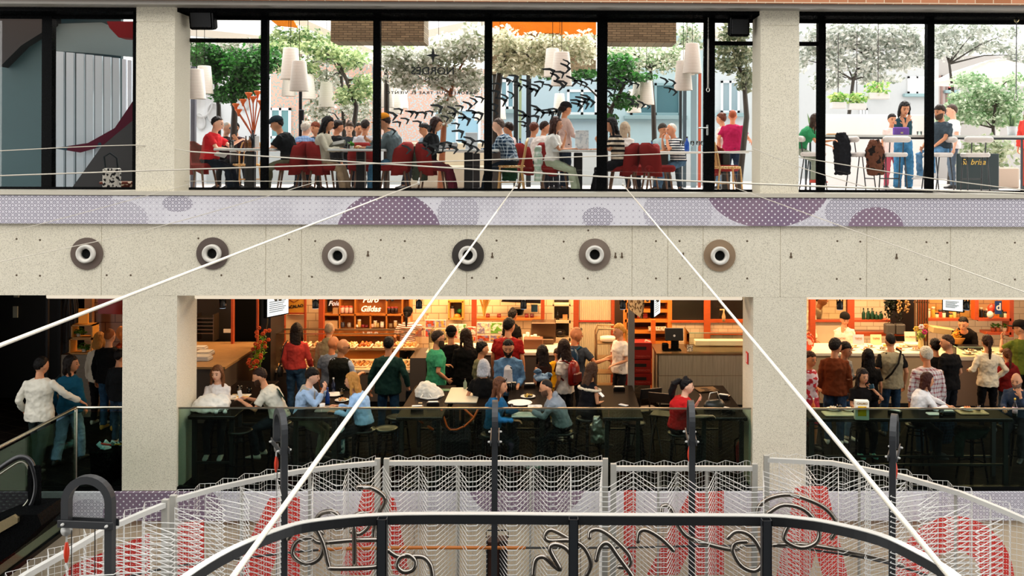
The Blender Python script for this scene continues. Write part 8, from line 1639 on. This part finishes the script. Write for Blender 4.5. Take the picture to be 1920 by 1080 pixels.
# align a peak with px 930
s0 = min(range(len(R_)), key=lambda k: abs(R_[k].x-WX(930, R_[k].y, 870))); off = cl[s0] % per
zig = []; s = off-per
while s < cl[-1]:
    for ds, dep in ((0, .3), (.19, .88), (.30, .88)):
        p, nr = at_len(s+ds); zig.append(p+nr*dep)
    s += per
net = thing('pleated_net', (0, 0, 0), 0, 'deeply folded white wire net hanging inside the galvanised frames', 'net')
m = M()
for k in range(34): z = .83-k*.06; m.tube([Vector((p.x, p.y, z)) for p in zig], .0056, 4, round_=False)
obj('horizontal_wires', m, WIRE, net)
m = M()
for j, p in enumerate(zig):
    if j % 3 == 0: m.tube([(p.x, p.y, .84), (p.x, p.y, -1.25)], .004, 4, round_=False)
obj('fold_wires', m, WIRE, net)
# black ring rail in front
ring_px = [(300, 1125), (345, 1083), (430, 1031), (530, 990), (600, 975), (720, 965), (900, 963.5), (1075, 965), (1250, 966), (1430, 967), (1500, 972), (1560, 981), (1650, 1003), (1720, 1035), (1780, 1070), (1840, 1120)]
ZB = 1.41; RB = [lift(x, y, ZB) for x, y in ring_px]
def smooth_path(P, n=4):
    out = []
    for i in range(len(P)-1):
        p0, p1, p2, p3 = P[max(i-1, 0)], P[i], P[i+1], P[min(i+2, len(P)-1)]
        for k in range(n):
            t_ = k/n; out.append(.5*((2*p1)+(p2-p0)*t_+(2*p0-5*p1+4*p2-p3)*t_*t_+(3*p1-p0-3*p2+p3)*t_**3))
    out.append(P[-1]); return out
RB = smooth_path(RB)
t = thing('ring_rail', (0, 0, 0), 0, 'curved black steel ring rail with pale top in the foreground', 'rail')
def ribbon(P, w, z0, z1):
    rings = []
    for i, p in enumerate(P):
        tg_ = (P[min(i+1, len(P)-1)]-P[max(i-1, 0)]).normalized(); nr = Vector((tg_.y, -tg_.x, 0)).normalized()
        rings.append([Vector((p.x, p.y, 0))+nr*a+Vector((0, 0, b)) for a, b in ((-w/2, z0), (w/2, z0), (w/2, z1), (-w/2, z1))])
    return M().rings(rings)
obj('rail_tube', ribbon(RB, .07, ZB-.085, ZB), mat('#1c1e20', 'paint', rough=.5), t); obj('top_strip', ribbon(RB, .072, ZB, ZB+.008), mat('#bdbcb6', 'paint'), t)
for px in (720, 1075, 1433):
    p = min(RB, key=lambda q_: abs(q_.x-WX(px, q_.y, 965))); X = WX(px, p.y, 970)
    m = M(); Yp = p.y-.085
    for (a, b) in ((-.045, -.038), (.038, .045)): m.bb(X+a, X+b, Yp-.045, Yp+.045, -2.0, ZB-.0)
    for (a, b) in ((-.045, -.038), (.038, .045)): m.bb(X-.045, X+.045, Yp+a, Yp+b, -2.0, ZB-.0)
    obj('ring_post', m, mat('#23262a', 'paint', rough=.45), t)
# hooked posts with pulleys
POST = mat('#2b2d30', 'paint', rough=.45)
def hook_post(px, py, z, ang, lab, span=.44):
    p = lift(px, py, z); t = thing('hooked_post', (p.x, p.y, -2.6), ang, lab, 'post', 'black hooked posts around the net')
    r = span/2; H = z+2.6
    path = [(0, 0, 0), (0, 0, H-r)]+[(0, r-math.cos(a)*r, H-r+math.sin(a)*r) for a in [math.pi*i/14 for i in range(1, 14)]]+[(0, 2*r, H-r), (0, 2*r, H-.42)]
    obj('mast', M().tube(path, .037, 4, sq=True, ref=(1, 0, 0)), POST, t)
    obj('cross_bar', M().rbox(.05, r, H-.42, .014, span+.12, .07, .005).rbox(-.05, r, H-.42, .014, span+.12, .07, .005), POST, t)
    obj('bolt', M().tube([(-.075, 0, H-.42), (.075, 0, H-.42)], .014, 8).tube([(-.075, 2*r, H-.42), (.075, 2*r, H-.42)], .014, 8), GAL, t)
    w_ = M(); w_.rings([[Vector((x, 2*r+math.cos(a)*q_, H-.5+math.sin(a)*q_)) for a in [2*math.pi*i/16 for i in range(16)]] for x, q_ in ((-.02, .05), (-.008, .035), (.008, .035), (.02, .05))]); obj('pulley_wheel', w_, GAL, t, smooth=True)
    obj('shackle', M().tube([(0, 2*r, H-.54), (0, 2*r, H-.62)], .01, 6), GAL, t); obj('turnbuckle', M().tube([(0, 2*r, H-.62), (0, 2*r, H-.68), (0, 2*r, H-.74), (0, 2*r, H-.8)], [.014, .026, .026, .014], 8), mat('#d23a1c', 'paint', rough=.3), t, smooth=True)
    obj('thimble', M().tube([(math.cos(a)*.022, 2*r, H-.84+math.sin(a)*.03) for a in [2*math.pi*k/10 for k in range(10)]], .007, 6, closed=True), GAL, t)
    obj('hoist_cable', M().tube([(0, 2*r-.05, H-.5), (0, 2*r-.05, .2)], .005, 5).tube([(0, r*.7, H-.45), (.0, r*.7, .2)], .005, 5), mat('#55585a', 'metal'), t)
    return t
hook_post(533, 779, 1.69, R(28), 'black hooked post with red turnbuckle, left of centre'); hook_post(928, 765, 1.69, R(3), 'black hooked post seen edge-on near the centre'); hook_post(1298, 765, 1.69, R(-4), 'black hooked post in front of the woman in red'); hook_post(1674, 791, 1.69, R(-24), 'black hooked post in front of the long right table')
hook_post(207, 900, 1.69, R(84), 'large black arched post at the lower left with red carabiner')
# lower ring rod
rod = smooth_path([lift(x, y, -.09) for x, y in ((200, 1090), (330, 1062), (460, 1046), (600, 1031), (760, 1027), (930, 1027), (1150, 1027), (1300, 1024), (1449, 1024), (1560, 1036), (1656, 1054), (1740, 1080), (1800, 1110))])
t = thing('ring_rod', (0, 0, 0), 0, 'thin dark steel rod ring running low behind the net, orange on its left half', 'rod'); obj('dark_rod', M().tube(rod, .014, 8), mat('#2c2c2c', 'paint'), t, smooth=True); obj('orange_sleeve', M().tube([p+Vector((0, -.002, 0)) for p in rod[12:22]], .022, 8), mat('#c9752e', 'paint'), t, smooth=True)
# counterweight cage at the centre post
p = lift(930, 1018, .0); t = thing('counterweight_box', (p.x, p.y+.25, 0), 0, 'dark upright counterweight box with wire handle at the centre post', 'box')
obj('box_shell', M().rbox(0, 0, -.35, .26, .2, .62, .02), mat('#4a2c22', 'paint', rough=.5), t); obj('side_plate', M().rbox(.08, -.11, -.35, .1, .02, .64, .01).rbox(-.12, -.11, -.35, .02, .02, .64, .005), mat('#1c1c1e', 'paint'), t); obj('handle', M().tube([(-.14, 0, -.03), (-.14, 0, .06), (.14, 0, .06), (.14, 0, -.03)], .008, 6), mat('#1c1c1e', 'metal'), t)
# red printed letter sheets behind the net
q = NT('red_halftone'); s_ = q.n('ShaderNodeSeparateXYZ'); q.l(q.co('Object', (26, 26, 26)), s_.inputs[0]); a = q.math('SUBTRACT', q.math('FRACT', s_.outputs[0]), .5); b = q.math('SUBTRACT', q.math('FRACT', s_.outputs[2]), .5)
d_ = q.math('SQRT', q.math('ADD', q.math('MULTIPLY', a, a), q.math('MULTIPLY', b, b))); q.base(q.mix(q.math('GREATER_THAN', .22, d_), lin('#c9281f'), lin('#dba094'))); q.set(rough=.6); REDH = q.m
YL = 13.25
L_ = [([(110, 1090), (135, 1060), (280, 1000), (280, 1090)], 'red slanting sheet at the lower left corner'), ([(318, 1090), (318, 985), (382, 975), (382, 1090)], 'red upright bar sheet right of the left steel posts'),
      ([(424, 1100), (505, 935), (562, 932), (562, 1100), (540, 1100), (536, 990), (500, 1100)], 'red letter sheet behind the post left of centre'), ([(638, 1078), (682, 914), (697, 914), (740, 936), (768, 1078), (738, 1078), (722, 1010), (697, 1078)], 'red pointed letter sheet left of the second steel post'),
      ([(1170, 920), (1192, 920), (1192, 1078), (1170, 1078)], 'narrow upright red letter sheet right of centre'), ([(1213, 1078), (1292, 925), (1357, 921), (1357, 1078), (1305, 1078), (1303, 1010), (1272, 1078)], 'red letter sheet behind the post of the woman in red'),
      ([(1452, 1100), (1492, 912), (1550, 912), (1594, 1100), (1548, 1100), (1530, 1034), (1512, 1100)], 'tall red letter sheet like a capital A at the right'),
      ([(1790+math.cos(a)*112, 1090-math.sin(a)*122) for a in [R(5+k*10) for k in range(18)]]+[(1790-math.cos(a)*52, 1090-math.sin(a)*58) for a in [R(5+k*17) for k in range(11)]], 'red rounded letter sheet at the lower right')]
for pts, lab in L_:
    m = M().prism([W(x, y, YL) for x, y in pts], YL, YL+.012); T1('letter_sheet', m, REDH, lab, 'letter')
# bent chrome tube figures
CH = mat('#9c958d', 'metal', rough=.22)
figs = [([(605, 1000), (590, 985), (600, 965), (625, 960), (640, 975), (630, 990), (650, 985), (665, 968), (685, 965), (692, 985), (675, 1000), (660, 995)], 'double chrome loop behind the left letter', 11.6),
        ([(540, 1010), (560, 990), (590, 995), (605, 1020), (600, 1045), (575, 1055), (550, 1040), (555, 1018), (580, 1010), (600, 1018), (660, 1012), (715, 1010)], 'round chrome coil with a long arm at left', 11.4),
        ([(590, 985), (605, 1020), (615, 1060), (625, 1066), (700, 1062), (712, 1055)], 'chrome hook shape under the left coil', 11.3),
        ([(664, 985), (664, 1062)], 'short upright chrome tube with cross piece at left', 11.3),
        ([(700, 1010), (702, 985), (712, 960), (722, 935), (700, 915), (672, 912)], 'tall bent chrome tube near the second steel post', 11.7),
        ([(728, 1032), (745, 1045), (765, 1042), (778, 1052), (775, 1066), (758, 1070), (745, 1060), (752, 1045), (775, 1045), (795, 1046), (808, 1060), (812, 1082)], 'chrome spiral right of the second steel post', 11.2),
        ([(1070, 1012), (1035, 995), (1022, 1005), (1030, 1014), (1070, 1012), (1095, 1025), (1108, 1055), (1100, 1080)], 'first chrome scroll of the central script', 11.4),
        ([(1105, 1008), (1108, 997), (1125, 995), (1150, 1010), (1180, 1040), (1178, 1060), (1160, 1062)], 'second chrome scroll of the central script', 11.4),
        ([(1000, 1080), (1004, 1052), (1020, 1046), (1040, 1062), (1050, 1064), (1032, 1030), (1038, 1020), (1060, 1028), (1075, 1050), (1080, 1075)], 'low left chrome scroll of the central script', 11.0),
        ([(1196, 1015), (1200, 998), (1215, 996), (1240, 1010), (1262, 1030)], 'third chrome scroll of the central script', 11.4),
        ([(1118, 1050), (1125, 1028), (1140, 1020), (1160, 1045), (1185, 1078)], 'small inner chrome scroll of the central script', 11.1),
        ([(1240, 960), (1242, 952), (1252, 950), (1260, 958), (1275, 990), (1300, 1010), (1370, 1030), (1390, 1025)], 'chrome cane shape right of centre', 11.6),
        ([(1365, 1008), (1380, 998), (1402, 1002), (1420, 1020), (1430, 1050), (1415, 1068), (1390, 1060), (1375, 1035), (1380, 1020), (1400, 1016)], 'oval chrome loop left of the third steel post', 11.3),
        ([(1420, 968), (1425, 950), (1445, 935), (1480, 928), (1520, 938), (1550, 955), (1570, 985), (1560, 1010)], 'wide chrome arch behind the capital A sheet', 11.7),
        ([(1440, 962), (1470, 948), (1510, 958), (1535, 990), (1530, 1015), (1500, 1025), (1470, 1010), (1480, 985)], 'inner chrome arch behind the capital A sheet', 11.5),
        ([(1450, 1022), (1500, 1022), (1560, 1030), (1640, 1045), (1690, 1058)], 'long chrome tube low at the right', 11.6)]
for pts, lab, Yf in figs:
    P_ = smooth_path([Vector((W(x, y, Yf)[0], Yf+.03*math.sin(i), W(x, y, Yf)[1])) for i, (x, y) in enumerate(pts)], 5); T1('bent_tube', M().tube(P_, .029, 8), CH, lab, 'metal tube', smooth=True)
# ropes
ROPE = mat('#c6bfb1', 'cloth'); 
def rope(pts, r, lab, knot=None, c=ROPE):
    P_ = [Vector((W(x, y, Y)[0], Y, W(x, y, Y)[1])) for x, y, Y in pts]
    if len(P_) > 2: P_ = smooth_path(P_, 4)
    o = T1('rope', M().tube(P_, r, 8), c, lab, 'rope', smooth=True)
    if knot is not None:
        kx, ky, kY = knot; X, Z = W(kx, ky, kY); obj('knot', M().ball((X, kY, Z), (.02, .02, .028), 8, 6).tube([(X, kY, Z+.02), (X+.01, kY, Z+.07)], .01, 6), GAL, o, smooth=True)
    return o
KY = FACE_Y-.02
rope([(785, 343, KY), (-60, 671, 2.9)], .0078, 'thick pale rope from the third pane sill down to the left edge', (785, 343, KY))
rope([(968, 346, KY), (425, 1098, 2.2)], .0078, 'thick pale rope from the fourth pane sill down to the lower left', (968, 346, KY))
rope([(1168, 346, KY), (1800, 1104, 2.2)], .0078, 'thick pale rope from the fifth pane sill down to the lower right', (1168, 346, KY))
rope([(1378, 352, KY), (1960, 562, 8.5)], .0055, 'thin cord running from the door sill down to the right edge'); rope([(590, 342, KY), (283, 429, 12), (-40, 499, 9.5)], .0045, 'thin cord crossing the first pipe sleeve to the left edge'); rope([(355, 345, KY), (80, 419, 12), (-40, 444, 10.5)], .004, 'thin cord crossing the left column foot to the left edge')
rope([(354, 284, KY), (700, 306, 12.6), (1070, 328, 11.2), (1420, 345, 10), (1960, 364, 8.8)], .0095, 'long pale cord slanting down across all upper panes to the right'); rope([(-40, 331, 10.5), (340, 318, 11.3), (758, 305, 12.3), (1412, 283, KY)], .0075, 'long pale cord rising across all upper panes to the right')
rope([(-40, 285, 12), (252, 272, KY-.02), (356, 284, KY-.02)], .006, 'thin cord across the left panes and the left upper column'); rope([(345, 339.5, 14.1), (1075, 340.5, 14.1)], .005, 'thin level cord low along the middle upper panes')
rope([(1412, 278, KY), (1507, 316, 13), (1640, 355, 12.3)], .0055, 'short cord falling from the right upper column to the sill'); rope([(1497, 295, 13.65), (1737, 333, 12.7), (1960, 361, 12)], .007, 'cord falling across the two right panes'); rope([(1750, 360, 13.5), (1960, 372, 13)], .0035, 'very thin cord low at the far right pane')
# escalator at the left edge
t = thing('escalator', (0, 0, 0), 0, 'dark escalator end with black handrail loop at the lower left edge', 'escalator')
Ye = 10.6; ep = lambda x, y, Y=Ye: Vector((W(x, y, Y)[0], Y, W(x, y, Y)[1]))
obj('handrail', M().tube(smooth_path([ep(-80, 935), ep(-20, 893), (ep(15, 868)), ep(38, 857), ep(56, 864), ep(66, 890), ep(68, 915), ep(62, 940), ep(48, 960), ep(20, 968)], 4), .03, 8), mat('#191a1c', 'paint', rough=.3), t, smooth=True)
obj('inner_trim', M().tube(smooth_path([ep(-80, 945), ep(-20, 903), (ep(18, 877)), ep(38, 866), ep(50, 872), ep(58, 892), ep(59, 915), ep(54, 936), ep(42, 952)], 4), .012, 6), mat('#a9a898', 'metal'), t, smooth=True)
obj('newel_frame', M().tube([ep(58, 877), ep(58, 985)], .022, 4, sq=True).tube([ep(72, 876), ep(72, 985)], .022, 4, sq=True).tube([ep(54, 876), ep(74, 876)], .02, 4, sq=True), BLK, t)
sk = M().prism([W(x, y, Ye-.3) for x, y in ((-90, 1010), (-90, 1110), (20, 1040), (78, 985), (70, 965), (20, 965))], Ye-.3, Ye+.2); obj('skirt', sk, BLK, t)
cp = ep(-5, 1005, Ye-.35); obj('comb_plate', M().prism([W(x, y, Ye-.34) for x, y in ((-40, 1000), (25, 966), (33, 972), (33, 980), (-40, 1022))], Ye-.34, Ye-.3), mat('#cdb98e', 'metal'), t)
